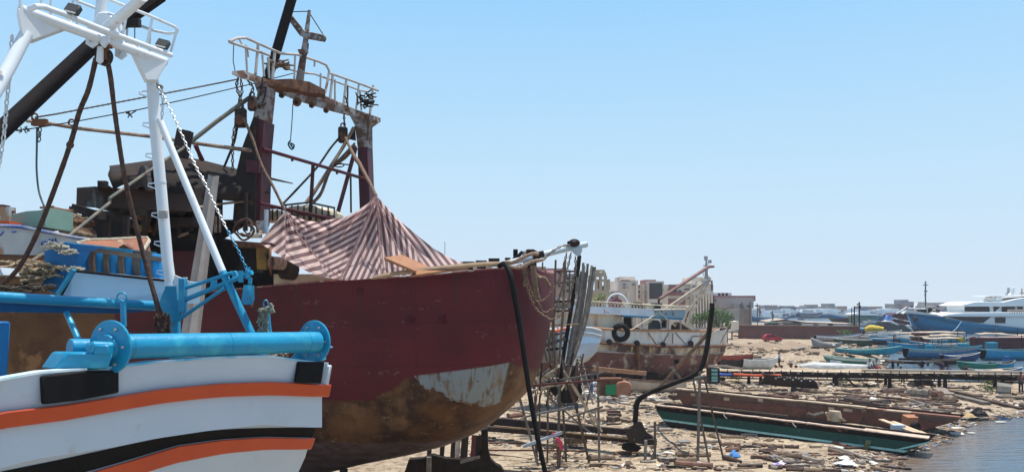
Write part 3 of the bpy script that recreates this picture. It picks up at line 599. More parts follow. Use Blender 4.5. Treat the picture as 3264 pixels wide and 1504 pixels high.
rows = [plan(0, HB, 1.9, 0, True)]+[plan(-d, hb, Lr, z) for z, d, hb, Lr in levs[1:]]
def hull_mat():
    m = bpy.data.materials.new('maroon_hull'); m.use_nodes = True; n = m.node_tree; b = n.nodes['Principled BSDF']; b.inputs['Roughness'].default_value = .6; b.inputs['Specular IOR Level'].default_value = .25
    tc = n.nodes.new('ShaderNodeTexCoord'); sx = n.nodes.new('ShaderNodeSeparateXYZ'); n.links.new(tc.outputs['Object'], sx.inputs[0])
    def nz(s, d=8, sc_=(1, 1, 1), off=0):
        mp = n.nodes.new('ShaderNodeMapping'); mp.inputs['Scale'].default_value = sc_; mp.inputs['Location'].default_value = (off,)*3; n.links.new(tc.outputs['Object'], mp.inputs[0])
        t = n.nodes.new('ShaderNodeTexNoise'); t.inputs['Scale'].default_value = s; t.inputs['Detail'].default_value = d; t.inputs['Roughness'].default_value = .62; n.links.new(mp.outputs[0], t.inputs['Vector']); return t.outputs[0]
    def ma(op, a, bb=None, cc=None):
        x = n.nodes.new('ShaderNodeMath'); x.operation = op
        for i, q in enumerate((a, bb, cc)):
            if q is None: continue
            if isinstance(q, (int, float)): x.inputs[i].default_value = q
            else: n.links.new(q, x.inputs[i])
        return x.outputs[0]
    X_ = ma('ADD', sx.outputs[0], -6.); Z_ = ma('ADD', sx.outputs[2], 1.)
    def mr(src, a, bb):
        r = n.nodes.new('ShaderNodeMapRange'); n.links.new(src, r.inputs[0]); r.inputs[1].default_value = a; r.inputs[2].default_value = bb; return r.outputs[0]
    def mix(f, a, bb):
        x = n.nodes.new('ShaderNodeMix'); x.data_type = 'RGBA'; n.links.new(f, x.inputs[0])
        for i, q in ((6, a), (7, bb)):
            if isinstance(q, tuple): x.inputs[i].default_value = (*q, 1)
            else: n.links.new(q, x.inputs[i])
        return x.outputs[2]
    cur = mix(mr(nz(.5), .35, .65), (.104, .011, .018), (.068, .009, .014))
    cur = mix(mr(nz(2, sc_=(1, 1, .3)), .60, .75), cur, (.07, .02, .028))
    cur = mix(mr(nz(1.1, off=5), .66, .70), cur, (.10, .05, .06))
    # plate seams, dents, dark runs below the rail
    def seam(src, per, wd, off=0.): return ma('LESS_THAN', ma('ABSOLUTE', ma('SUBTRACT', ma('FRACT', ma('MULTIPLY_ADD', src, 1/per, off)), .5)), wd/per)
    zs = ma('ADD', Z_, ma('MULTIPLY', X_, -.035)); sm = ma('MAXIMUM', seam(zs, 1.45, .014, .2), seam(X_, 3.7, .012, .37))
    cur = mix(ma('MULTIPLY', sm, .6), cur, (.035, .008, .012))
    run = ma('MULTIPLY', mr(nz(2.2, sc_=(1.6, 1, .12), off=14), .56, .70), mr(Z_, 6.6, 9.0)); cur = mix(ma('MULTIPLY', run, .8), cur, (.045, .022, .024))
    scf = ma('MULTIPLY', mr(nz(1.3, sc_=(.5, 1, 2.2), off=21), .60, .66), mr(nz(7, off=2), .5, .6)); cur = mix(ma('MULTIPLY', scf, .55), cur, (.19, .10, .10))
    # bare, rusty lower hull. paint edge rises towards the bow end
    rust = mix(mr(nz(.9, off=2), .40, .60), (.115, .052, .020), (.038, .019, .012))
    rust = mix(mr(nz(3.5, off=3), .52, .66), rust, (.11, .055, .03))
    rust = mix(mr(nz(2.1, off=9), .62, .66), rust, (.17, .12, .08))
    wob = ma('MULTIPLY', ma('SUBTRACT', nz(1.6, off=4), .5), .5)
    zi = ma('SUBTRACT', ma('ADD', Z_, wob), ma('MULTIPLY', X_, .02))
    edge = ma('ADD', ma('MULTIPLY_ADD', mr(X_, -4.9, -3.5), .8, 4.95), ma('SUBTRACT', ma('MULTIPLY', mr(X_, -3.5, 0.), .5), ma('MULTIPLY', mr(X_, 0., .8), .45)))
    cur = mix(mr(ma('SUBTRACT', zi, edge), .06, -.06), cur, rust)
    # primer grey patch
    gp = mix(mr(nz(2.0, off=6, sc_=(1, 1, .35)), .57, .66), (.20, .235, .245), (.15, .09, .045)); gp = mix(mr(nz(2.6, off=12, sc_=(2.5, 1, .22)), .52, .64), gp, (.12, .07, .035)); gp = mix(mr(nz(7, off=1, sc_=(.6, 1, 1)), .66, .69), gp, (.10, .02, .03)); gp = mix(mr(nz(.9, off=3), .58, .66), gp, rust)
    w2 = ma('MULTIPLY', ma('SUBTRACT', nz(1.3, off=7), .5), 1.3)
    xw = ma('ADD', X_, ma('MULTIPLY', w2, 1.4)); zw = ma('ADD', Z_, w2)
    lo = ma('MULTIPLY_ADD', mr(X_, -3.2, -1.), -.8, 5.5)
    msk = ma('MULTIPLY', ma('MULTIPLY', mr(xw, -3.4, -3.3), mr(ma('ADD', X_, ma('MULTIPLY', ma('SUBTRACT', 6.3, Z_), .22)), -.05, -.13)), ma('MULTIPLY', mr(ma('SUBTRACT', zw, lo), 0, .05), mr(ma('SUBTRACT', Z_, edge), .03, -.01)))
    cur = mix(msk, cur, gp)
    # ochre worn patches
    oc = ma('MULTIPLY', ma('MULTIPLY', mr(nz(.8, off=11), .5, .62), mr(zi, 3.7, 4.1)), mr(ma('SUBTRACT', zi, edge), 0, -.2))
    cur = mix(ma('MULTIPLY', oc, .55), cur, (.22, .12, .055))
    # grey-purple bottom
    bot = mix(mr(nz(1.4, off=8, sc_=(1, 1, 3)), .4, .6), (.125, .085, .085), (.07, .04, .035)); bot = mix(mr(nz(5, off=8), .6, .7), bot, (.16, .12, .11))
    cur = mix(mr(zi, 3.42, 3.28), cur, bot)
    n.links.new(cur, b.inputs['Base Color'])
    bp = n.nodes.new('ShaderNodeBump'); bp.inputs['Strength'].default_value = .35; bp.inputs['Distance'].default_value = .06; n.links.new(ma('SUBTRACT', nz(.9, 6), ma('MULTIPLY', sm, .15)), bp.inputs['Height']); n.links.new(bp.outputs[0], b.inputs['Normal'])
    return m
HM = hull_mat()
m = MB(); m.loft(rows); N_ = len(rows[0])
hl = m.build('hull', HM, rs, smooth=50)
# make hull object coordinates equal world ones for the paint (origin of the ship)
inn = [TIP+(p-TIP)*1.0 for p in rows[0]]
cen = TIP+UA*-14
def inset(p, d):
    n = (p-TIP).dot(NA); s_ = (p-TIP).dot(UA); n2 = n-math.copysign(min(d, abs(n)), n); return TIP+UA*(s_-(d if s_ > -1.9 else 0))+NA*n2+V3((0, 0, p.z))
i1 = [inset(p, .22) for p in rows[0]]
MB().loft([rows[0], [p+V3((0, 0, .05)) for p in rows[0]], [p+V3((0, 0, .05)) for p in i1], [p+V3((0, 0, -.9)) for p in i1]]).build('gunwale', M('worn_pink_rail', (.36, .17, .14), (.14, .035, .04), 2.5, .6, bump=.2, rust=(.45, .36, .30), ramt=.3, rscale=4), rs)
h2 = len(i1)//2
dk = [p+V3((0, 0, -.85)) for p in i1]; dn, df = dk[:h2+1], dk[h2:][::-1]
MB().loft([dn, df]).build('deck', M('deck_rust', (.11, .06, .04), (.06, .035, .03), 1.5, .85, rust=(.2, .13, .08), ramt=.3), rs)
MB().box(TIP+UA*-14+V3((0, 0, .95)), (18, .5, 1.0), Matrix.Rotation(math.atan2(UA.y, UA.x), 3, 'Z')).build('keel', WOODD, rs)
for i in range(5):
    p = TIP+UA*(-6.5-3.4*i); MB().box((p.x, p.y, .55), (.5, 2.2, .6)).beam((p.x-1.2, p.y-1.8, .2), (p.x-1.2, p.y-1.2, 2.2), .25).build('keel_block', WOODD, None, 'dark timber keel block under the maroon trawler', 'block', 'keel blocks under the maroon trawler')
# small weld marks on the side
for x, y in ((375, 475), (525, 470), (143, 335)):
    q = c('F', x, y, Yr(1050+x/1.476)-.03); MB().box(q, (.22, .012, .26), Matrix.Rotation(-.24, 3, 'Z')).build('weld_patch', M('bare_patch', (.05, .028, .032), (.06, .02, .026), 6, .85, spec=.05, rust=(.10, .015, .028), ramt=.5, rscale=7), rs)
# portholes/scupper in rusty part at left
for x, y, r_ in ((245, 462, .12), (112, 468, .06)):
    q = c('D', x, y, Yr(px('D', x))-.02); MB().disc(q, NA, r_, .05, 16).build('scupper', BLACK, rs)
MB().plate([c('X', x, y, Yr(px('X', x))-.05) for x, y in ((-80, 110), (300, 110), (330, 560), (-80, 560))], (0, .04, 0)).build('rusty_plating', M('rust_plating', (.20, .085, .035), (.12, .05, .03), .9, .7, bump=.3, rust=(.28, .15, .08), ramt=.25, rscale=1.5), rs)

# ---------------- gantry
def RB(x, y, Y): return c('B', x, y, Y)
GWR = M('worn_white_rail', (.46, .44, .41), (.36, .33, .30), 2, .6, bump=.25, rust=[((.24, .12, .07), .3, 2.0)])
GW = M('worn_white_gantry', (.36, .35, .33), (.22, .19, .17), 1.2, .65, bump=.3, rust=[((.13, .065, .04), .5, 1.6), ((.06, .03, .02), .35, 4)])
YL, YR_ = 28.6, 34.4
def gy(x): return lerp(YL, YR_, (x-400)/(945-400))
# left post: white head, maroon body, black flare plate
MB().plate([RB(x, y, YL) for x, y in ((345, 425), (435, 440), (428, 520), (414, 655), (350, 630), (372, 500))], (.1, .6, 0)).build('post_head', GW, rs, bevel=.02)
MB().plate([RB(x, y, YL) for x, y in ((350, 628), (414, 652), (400, 800), (388, 1187), (385, 1215), (318, 1215), (310, 900), (340, 700))], (.15, .7, 0)).build('gantry_post', MAROON, rs, bevel=.02)
MB().plate([RB(x, y, YL-.15) for x, y in ((352, 632), (368, 640), (368, 900), (362, 1200), (240, 1200), (262, 920), (290, 800))], (-.05, .5, 0)).build('flare_plate', RUSTK, rs)
MB().plate([RB(x, y, YL-.28) for x, y in ((312, 862), (385, 872), (385, 935), (312, 930))], (0, .1, 0)).build('post_patch', MAROON, rs)
# right post
MB().plate([RB(x, y, YR_) for x, y in ((850, 590), (900, 600), (1004, 625), (1006, 645), (968, 672), (970, 795), (915, 800), (900, 680), (880, 640))], (.1, .7, 0)).build('post_head', GW, rs, bevel=.02)
MB().plate([RB(x, y, YR_) for x, y in ((914, 800), (970, 795), (984, 1190), (928, 1190))], (.1, .7, 0)).build('gantry_post', MAROON, rs, bevel=.02)
MB().plate([RB(x, y, YR_-.1) for x, y in ((860, 750), (900, 680), (905, 760))], (0, .08, 0)).build('knee_plate', RUSTK, rs)
# crossbeam
tp = [(235, 385), (300, 380), (430, 432), (560, 462), (745, 520), (900, 590), (1005, 625)]
bt = [(235, 405), (290, 420), (400, 455), (450, 490), (560, 535), (740, 590), (885, 625), (1005, 650)]
MB().plate([RB(x, y, gy(x)) for x, y in tp+bt[::-1]], (.2, .5, 0)).build('crossbeam', GW, rs, bevel=.02)
MB().plate([RB(x, y, gy(x)-.1) for x, y in ((430, 462), (560, 455), (660, 470), (742, 512), (740, 535), (650, 528), (560, 505), (445, 490))], (.1, -.5, .06)).build('radar_platform', RUSTY, rs)
for x, y in ((505, 515), (588, 552), (667, 570), (745, 597)):
    q = RB(x, y, gy(x)-.2); r_ = .17 if x == 588 else .11
    MB().disc(q, (.2, 1, 0), r_, .06, 16).build('lug', RUSTY, rs); MB().disc(q+V3((0, -.04, -.03)), (.2, 1, 0), r_*.4, .03, 10).build('lug_hole', BLACK, rs)
def rl(pts, r=.05, name='guard_rail', mat=GWR, y0=0., sub=0):
    MB().tube([RB(x, y, gy(x)+y0) for x, y in pts], r, 8, sub=sub).build(name, mat, rs)
rl([(222, 226), (262, 208), (310, 205), (500, 290), (590, 296), (700, 332), (745, 352), (762, 385), (755, 430), (740, 500)])
rl([(762, 395), (900, 443), (1027, 491)]); rl([(222, 228), (440, 300)]); rl([(500, 360), (600, 392), (680, 400), (770, 432), (930, 490), (975, 498), (1000, 470)], .04, y0=.6)
rl([(270, 205), (290, 240)], .03); rl([(430, 320), (470, 345), (515, 365)], .05, mat=ROPET, y0=.5)
for x0, y0, x1, y1 in ((310, 245, 318, 385), (316, 250, 324, 310), (378, 240, 364, 402), (400, 298, 410, 415), (468, 280, 455, 432), (432, 310, 438, 424), (578, 305, 572, 458), (684, 322, 682, 360), (716, 398, 714, 495), (782, 402, 764, 548), (793, 432, 793, 552), (855, 433, 838, 572), (860, 460, 862, 580), (922, 458, 906, 597), (928, 490, 936, 598), (1000, 462, 982, 616)):
    rl([(x0, y0), (x1, y1)], .055 if x0 in (468, 782, 855, 1000, 378) else .04, 'stanchion')
# signal mast
my = gy(600)+.2
MB().tube([RB(655, 58, my), RB(632, 240, my), RB(598, 462, my)], [.06, .11, .16], 10).build('mast', GW, rs)
MB().plate([RB(x, y, my-.15) for x, y in ((524, 66), (545, 62), (628, 165), (738, 190), (746, 205), (738, 226), (636, 208), (600, 190), (528, 92))], (0, .1, 0)).build('mast_arm', GW, rs, bevel=.02)
for x, y in ((549, 98), (578, 132), (602, 158), (655, 195), (687, 202), (713, 208)): MB().disc(RB(x, y, my-.17), (0, 1, 0), .05, .03, 10).build('arm_hole', M('sky_hole', (.2, .3, .38), None, 3, .5), rs)
MB().plate([RB(x, y, my-.1) for x, y in ((590, 268), (645, 264), (648, 285), (600, 292))], (0, .1, 0)).build('lamp_plate', GW, rs)
MB().tube([RB(545, 66, my), RB(648, 63, my)], .02, 5).tube([RB(655, 72, my), RB(730, 190, my)], .02, 5).build('mast_wire', RUSTK, rs)
MB().tube([RB(650, 235, my), RB(648, 270, my), RB(640, 300, my)], .018, 5).build('loose_wire', RUSTK, rs)
# raked black mast pole behind left post
MB().tube([RB(585, -90, 30), RB(505, 180, 30), RB(460, 335, 30), RB(425, 430, 30)], .18, 16).build('derrick_boom', BLACKM, rs)
# outriggers
BOOM = M('weathered_boom', (.34, .27, .21), (.17, .10, .07), 4, .7, bump=.3, rust=(.12, .06, .04), ramt=.3, rscale=6)
MB().tube([c('Z', 288, 122, 24), c('Z', 420, 130, 24.4), c('Z', 830, 200, 25.5), c('Z', 1640, 290, 27), c('Z', 2204, 375, 28), RB(345, 815, 28.5)], [.05, .055, .06, .062, .065, .075], 10).build('outrigger_boom', BOOM, rs)
ft = MB(); q = c('Z', 375, 110, 24.2); ft.ring(q+V3((0, 0, .1)), .09, .03, (0, 1, 0)); ft.box(q+V3((.15, 0, -.08)), (.45, .14, .2)); pass
ft.build('boom_fitting', RUSTY, rs); ft = MB()
q = c('Z', 775, 140, 25.3); ft.ring(q, .1, .03, (0, 1, 0)); ft.build('boom_fitting', RUSTY, rs); MB().ring(q+V3((-.05, 0, -.7)), .1, .03, (0, 1, 0)).build('boom_fitting', RUSTY, rs)
MB().tube([RB(332, 528, 28.3), RB(150, 660, 28), RB(20, 762, 27.4)], .075, 10).tube([RB(20, 762, 27.4), c('Z', 1960, 430, 26), c('Z', 1700, 600, 25), c('Z', 1180, 960, 22), c('S', 1065, 262, 22), c('S', 600, 640, 19.5), c('S', 310, 825, 18.4)], [.05, .038], 10).build('diagonal_strut', M('strut_paint', (.20, .16, .12), (.06, .09, .085), 2, .8, rust=(.10, .05, .03), ramt=.35), rs)
MB().box(c('Z', 1975, 370, 26.5), (.45, .3, .9), Matrix.Rotation(.2, 3, 'Y')).tube([c('Z', 1960, 420, 26), c('Z', 1900, 400, 26)], .04, 6).build('clamp', RUSTK, rs)
MB().tube([c('Z', 2110, 385, 27), c('Z', 2190, 545, 27.5)], .07, 8).build('brace', MAROON, rs)
MB().tube([RB(38, 770, 28), RB(70, 865, 28)], .07, 8).build('brace', MAROON, rs)
def chn(lab, pts, link, r, mat=CHAINR, name='chain', group=None): MB().chain(pts, link, r).build(name, mat, None, lab, 'chain', group)
chn('thin dark chain from the rusty gantry down to the long outrigger tip', [RB(265, 430, 28), RB(0, 482, 26.5), c('Z', 830, 5, 25.5), c('Z', 620, 45, 25), c('Z', 390, 82, 24.3)], .11, .017)
MB().tube([RB(565, 398, 30), RB(400, 440, 29), RB(330, 458, 28.5), RB(0, 535, 26), c('Z', 1500, 0, 25.4), c('Z', 860, 120, 24.5), c('Z', 340, 205, 24), c('Z', 100, 232, 23.7), c('Z', -60, 240, 23.5)], .018, 5).build('wire', RUSTK, None, 'thin wire stretched across the sky above the outrigger boom', 'wire')
m = MB()
for x, y in ((1390, 38), (210, 225), (280, 210)):
    for i in range(7): q = c('Z', x+rnd(-30, 30), y+rnd(-8, 12), 24.8); m.tube([q, q+V3((rnd(-.2, .2), 0, rnd(-.15, .1)))], .02, 4)
m.build('wire_knot', RUSTK, None, 'tangled knots on the thin wire across the sky', 'wire')
chn('short double chain with hook hanging from the outrigger boom tip', [c('Z', 432, 165, 24.2), c('Z', 430, 260, 24.2), c('Z', 418, 350, 24.2)], .2, .022)
MB().tube([c('Z', 400, 190, 24.2), c('Z', 398, 400, 24.2), c('Z', 396, 650, 24.2), c('Z', 420, 880, 24.2), c('Z', 475, 1040, 24)], .028, 6, sub=6).build('rope', M('teal_rope', (.07, .12, .13), None, 3, .9), None, 'thin teal rope hanging in a curve from the outrigger boom tip', 'rope')
chn('rusty chain looping under the left end of the gantry', [RB(268, 430, 28.2), RB(262, 470, 28.2), RB(282, 540, 28.2), RB(282, 600, 28.2)], .2, .03)
chn('second rusty chain beside the first under the gantry left end', [RB(285, 435, 28.4), RB(290, 500, 28.4), RB(272, 560, 28.4), RB(262, 640, 28.4), RB(245, 720, 28.4), RB(240, 800, 28.4), RB(240, 915, 28.4)], .19, .025)
chn('short looped chain at the head of the left gantry post', [RB(325, 440, 28.3), RB(350, 475, 28.2), RB(335, 510, 28.2)], .2, .028)
def blk(x, y, Y, s_, lab):
    t = thing('pulley_block', lab, 'pulley', RB(x, y, Y)); q = RB(x, y, Y)
    MB().box(q, (.42*s_, .3*s_, .75*s_)).build('casing', RUSTK, t, bevel=.05); MB().disc(q+V3((.0, 0, -.1*s_)), (0, 1, 0), .2*s_, .34*s_, 14).build('sheave', RUSTY, t); MB().ring(q+V3((0, 0, .45*s_)), .1*s_, .03, (0, 1, 0)).build('eye', RUSTK, t)
blk(284, 638, 28.2, .9, 'dark pulley block hanging on chains beside the left gantry post')
blk(836, 730, 34, .9, 'dark pulley block hanging by the right gantry post')
blk(346, 560, 28.1, .7, 'small rusty block under the white head of the left gantry post')
def rp(lab, pts, r, mat=ROPE, name='rope', sub=6, jit=.08): MB().tube([RB(*p) if len(p) == 3 else p for p in pts], r, 8, sub=sub, jit=jit).build(name, mat, None, lab, 'rope', smooth=60)
ROPEB = M('weathered_rope', (.22, .15, .10), (.10, .06, .045), 12, .95, bump=.8, bscale=25)
rp('brown rope from the left hanging block to the smaller peak of the striped awning', [(300, 640, 28), (322, 690, 28), (352, 765, 28), (400, 900, 27.8), (460, 1010, 27.6), (522, 1138, 27.5)], .05, ROPEB)
rp('dark rope hanging behind the left gantry post', [(268, 670, 28.6), (250, 760, 28.6), (220, 840, 28.6), (193, 905, 28.6)], .045, RUSTK)
rp('frayed brown rope from the right block to the high peak of the striped awning', [(850, 745, 33), (870, 790, 32.5), (900, 850, 31.5), (925, 885, 31), (960, 950, 30), (990, 1005, 29), (1014, 1058, 28.2)], [.055, .06, .09, .075, .06, .06], ROPEB)
rp('dark slanting rope below the right block', [(822, 740, 33.6), (770, 800, 33.4), (700, 900, 33), (600, 1010, 32.4), (508, 1106, 31.8)], .045, RUSTK)
rp('bundled poles and rope leaning by the right gantry post', [(895, 690, 34), (840, 790, 33.8), (780, 885, 33.4), (700, 1010, 33), (636, 1098, 32.6)], .075, WOOD, name='pole')
rp('brown rope beside the leaning poles', [(900, 775, 34.3), (830, 850, 34), (760, 915, 33.6), (710, 1000, 33.2), (650, 1095, 32.8)], .05, ROPEB)
rp('lower brown rope sagging beside the leaning poles', [(905, 790, 34.4), (850, 850, 34.2), (770, 915, 33.8), (720, 1040, 33.4), (680, 1090, 33)], .07, ROPEB)
def bar(x0, y0, x1, y1, Y0, Y1, w_, nm='pipe', mat=MAROON): MB().tube([RB(x0, y0, Y0), RB(x1, y1, Y1)], w_, 8).build(nm, mat, rs)
bar(404, 806, 958, 968, YL, YR_, .068, 'tie_bar'); bar(675, 890, 658, 1190, 31.5, 31.5, .075); bar(905, 800, 800, 1180, 34, 33, .085); bar(385, 1100, 740, 1180, 29.2, 31.5, .06); bar(562, 850, 562, 872, 30.5, 30.5, .05); bar(804, 915, 804, 942, 32.8, 32.8, .05)
bar(878, 955, 880, 1150, 33.5, 33.5, .04, 'hanging_wire', RUSTK)
MB().tube([RB(566, 562, 31), RB(562, 640, 31), RB(553, 760, 31)], .02, 5).tube([RB(553, 760, 31), RB(540, 780, 31), RB(560, 808, 31), RB(572, 785, 31), RB(550, 775, 31), RB(570, 805, 31)], .035, 5, sub=3).build('wire', M('teal_wire', (.05, .12, .13), None, 3, .8), None, 'teal wire ending in a tangle under the middle of the gantry', 'wire')
MB().tube([RB(246, 240, 28), RB(243, 330, 28), RB(258, 410, 28)], .018, 5).build('wire', M('teal_wire2', (.05, .10, .10), None, 3, .8), None, 'thin wire hanging from the left tip of the gantry rail', 'wire')
MB().tube([RB(790, 892, 33), RB(820, 886, 33), (RB(880, 892, 33))], .03, 5).ring(RB(815, 893, 33), .2, .03, (0, 1, 0), sc2=.4).build('wire_loop', RUSTK, None, 'looped cable tied to the tie bar by the right gantry post', 'wire')
MB().chain([RB(975, 640, 34.2), RB(972, 700, 34.2), RB(968, 760, 34.2)], .17, .028).build('chain', CHAINR, None, 'short chain on the outer face of the right gantry post', 'chain')
MB().chain([RB(842, 622, 34), RB(845, 690, 34)], .18, .03).build('chain', CHAINR, None, 'rusty chain holding the right hanging block', 'chain')
tangle(RB(965, 575, 34), .2, .15, .7, 40, .03, .3).build('rope_bundle', RUSTK, None, 'dark rope tangle lashed at the right end of the gantry rail', 'rope')
tangle(RB(480, 365, 29.5), .35, .15, .22, 36, .03, .3).build('rope_bundle', ROPEB, None, 'rope bundle lashed to the gantry rail beside the black boom', 'rope')
for x0, y0, x1, y1 in ((862, 465, 852, 560), (845, 520, 862, 580), (905, 500, 915, 570), (402, 420, 375, 540), (418, 470, 400, 560)):
    MB().tube([RB(x0, y0, gy(x0)-.3), RB((x0+x1)/2+6, (y0+y1)/2, gy(x0)-.3), RB(x1, y1, gy(x0)-.3)], .03, 6, jit=.3, sub=3).build('lashing', RUSTK, rs)

# ---------------- dark superstructure and awning at left
aw = MB()
def z2(k, x, y, Y): return c(k, x, y, Y)
topl = [z2('Z', 1182, 605, 28), z2('Z', 1420, 575, 28), z2('Z', 1640, 545, 28), z2('Z', 1930, 512, 28), z2('Z', 2204, 548, 28.5), z2('U', 460, 132, 29), z2('U', 770, 192, 30)]
botl = [z2('Z', 1165, 700, 26.5), z2('Z', 1400, 720, 26.6), z2('Z', 1640, 750, 26.8), z2('Z', 1930, 800, 27), z2('Z', 2204, 860, 27.3), z2('U', 460, 300, 28), z2('U', 770, 340, 29)]
low2 = [z2('Z', 1225, 860, 26.4), z2('Z', 1400, 785, 26.5), z2('Z', 1640, 835, 26.7), z2('Z', 1930, 885, 26.9), z2('Z', 2204, 935, 27.2), z2('U', 460, 420, 28), z2('U', 690, 355, 28.8)]
def sub3(r): return smooth(r, 4)
R_ = [[p+V3((0, 3.2, .25)) for p in sub3(topl)], sub3(topl), [a.lerp(b, .5)+V3((0, rnd(-.12, .12), rnd(-.05, .05))) for a, b in zip(sub3(topl), sub3(botl))], sub3(botl), sub3(low2)]
aw.loft(R_); AWN = M('dirty_shaded_canvas', (.026, .018, .014), (.012, .009, .009), 1.2, .9, bump=.5, rust=(.05, .03, .018), ramt=.22, rscale=.8, soft=.3)  # canvas tone darkened so that the colour itself holds the shade
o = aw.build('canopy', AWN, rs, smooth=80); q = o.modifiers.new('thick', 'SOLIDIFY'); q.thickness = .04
for p in ((U_ := [c('U', 745, 350, 29.5), c('U', 735, 480, 29.5)]), [c('T', 1300, 300, 27), c('T', 1300, 940, 27)], [c('T', 690, 690, 26), c('T', 690, 960, 26)], [c('T', 1400, 400, 27.5), c('T', 1410, 500, 27.5)], [c('U', 30, 210, 28), c('U', 30, 700, 28)], [c('U', 545, 340, 28), c('U', 545, 700, 28)]):
    MB().tube(p, .07, 6).build('awning_post', RUSTK, rs)
# rusty tank on a stand
tk = thing('rusty_tank', 'rusty boxy steel tank with a pale stain on a dark stand', 'tank', c('T', 380, 720, 24))
a0, a1, a2, a3 = c('T', 92, 365, 23.2), c('T', 265, 342, 23.6), c('T', 620, 402, 25), c('T', 690, 440, 25.4)
b0, b1, b2_, b3 = c('T', 84, 585, 23.2), c('T', 300, 640, 22.9), c('T', 575, 700, 24.6), c('T', 690, 700, 25.4)
TK = M('tank_rust', (.045, .022, .016), (.02, .014, .012), 1.6, .7, rust=(.16, .20, .20), ramt=.22, rscale=.9, soft=.25)
f1 = [c('T', 92, 365, 23.2), c('T', 300, 350, 22.9), c('T', 690, 445, 25.2)]; f0 = [c('T', 84, 588, 23.2), c('T', 300, 600, 22.9), c('T', 690, 700, 25.2)]
bk1 = [c('T', 262, 340, 25.3)]
m = MB(); m.add([f1[0], f1[1], f1[2], f1[0]+V3((2.4, 2.6, .15))], [(0, 1, 2, 3)]); m.loft([f1, f0]); m.loft([[f1[2], f1[0]+V3((2.4, 2.6, .15)), f1[0]], [f0[2], f0[0]+V3((2.4, 2.6, .15)), f0[0]]]); m.build('tank_body', TK, tk, bevel=.03)
m = MB(); m.beam(c('T', 42, 600, 22.9), c('T', 320, 680, 22.8), .12, .22); m.beam(c('T', 320, 680, 22.8), c('T', 700, 725, 25.2), .12, .25); m.beam(c('T', 60, 625, 24.5), c('T', 420, 700, 25.5), .1)
for x, y in ((200, 690), (50, 610), (460, 720), (680, 720)): m.beam(c('T', x, y-20, 23.5), c('T', x-10, y+220, 23.5), .16)
m.build('stand', RUSTK, tk)
MB().tube([c('T', 375, 350, 24.5), c('T', 390, 325, 24.5), c('T', 420, 325, 24.6), c('T', 520, 385, 25)], .035, 6, sub=3).box(c('T', 402, 342, 24.5), (.24, .2, .28)).build('filler_pipe', RUSTK, tk)
# net drum / engine shapes
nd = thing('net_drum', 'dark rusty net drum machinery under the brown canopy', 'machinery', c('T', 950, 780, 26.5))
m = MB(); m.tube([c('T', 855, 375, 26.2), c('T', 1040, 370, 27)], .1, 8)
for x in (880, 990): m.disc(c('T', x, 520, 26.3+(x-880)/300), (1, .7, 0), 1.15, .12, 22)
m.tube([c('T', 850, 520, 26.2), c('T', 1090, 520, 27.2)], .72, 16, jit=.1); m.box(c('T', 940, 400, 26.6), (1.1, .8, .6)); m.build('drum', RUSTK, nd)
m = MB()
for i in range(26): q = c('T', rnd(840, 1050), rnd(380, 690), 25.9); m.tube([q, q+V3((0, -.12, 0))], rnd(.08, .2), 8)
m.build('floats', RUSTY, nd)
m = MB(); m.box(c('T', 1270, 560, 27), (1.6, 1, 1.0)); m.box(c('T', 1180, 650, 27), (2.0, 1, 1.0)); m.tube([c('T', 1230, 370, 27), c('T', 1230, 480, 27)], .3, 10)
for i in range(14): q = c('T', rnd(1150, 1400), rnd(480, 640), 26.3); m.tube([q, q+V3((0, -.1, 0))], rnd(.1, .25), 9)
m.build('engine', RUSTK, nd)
# deckhouse body: walls, openings, yellow gear
DK = M('sooty_shaded_steel', (.014, .010, .010), (.007, .006, .006), 1.2, .8, bump=.4, rust=(.035, .02, .014), ramt=.25, rscale=1.6)  # besides soot, the shade under the awning is put into this colour
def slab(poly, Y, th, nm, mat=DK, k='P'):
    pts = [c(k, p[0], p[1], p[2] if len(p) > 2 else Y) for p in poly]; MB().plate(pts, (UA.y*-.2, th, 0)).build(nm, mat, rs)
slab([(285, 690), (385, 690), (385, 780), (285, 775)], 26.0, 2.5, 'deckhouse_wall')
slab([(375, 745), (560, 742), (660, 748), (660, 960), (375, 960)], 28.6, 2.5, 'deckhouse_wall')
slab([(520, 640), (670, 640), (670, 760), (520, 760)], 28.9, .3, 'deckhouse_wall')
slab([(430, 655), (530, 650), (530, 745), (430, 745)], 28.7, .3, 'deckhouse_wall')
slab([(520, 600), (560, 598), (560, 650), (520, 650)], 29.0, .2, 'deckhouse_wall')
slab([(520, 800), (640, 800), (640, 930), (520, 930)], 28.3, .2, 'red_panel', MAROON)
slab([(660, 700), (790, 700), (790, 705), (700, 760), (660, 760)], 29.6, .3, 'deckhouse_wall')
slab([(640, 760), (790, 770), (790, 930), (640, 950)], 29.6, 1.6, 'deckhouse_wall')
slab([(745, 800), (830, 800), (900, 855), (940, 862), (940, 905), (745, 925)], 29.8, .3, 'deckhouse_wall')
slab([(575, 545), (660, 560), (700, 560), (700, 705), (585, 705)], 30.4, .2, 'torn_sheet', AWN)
OC = M('dirty_yellow', (.30, .17, .03), (.12, .07, .02), 2, .6, rust=RUSTD, ramt=.3, rscale=3)
for x0, y0, x1, y1 in ((585, 765, 630, 820), (640, 770, 750, 830), (810, 800, 960, 880), (600, 910, 640, 960), (650, 905, 690, 940)):
    slab([(x0, y0), (x1, y0+12), (x1, y1), (x0, y1)], 26.2, .4, 'yellow_box', OC, 'T')
MB().tube([c('E', 550, 292, 28), c('E', 1020, 392, 31)], .05, 8).build('pipe_rail', MAROON, rs)
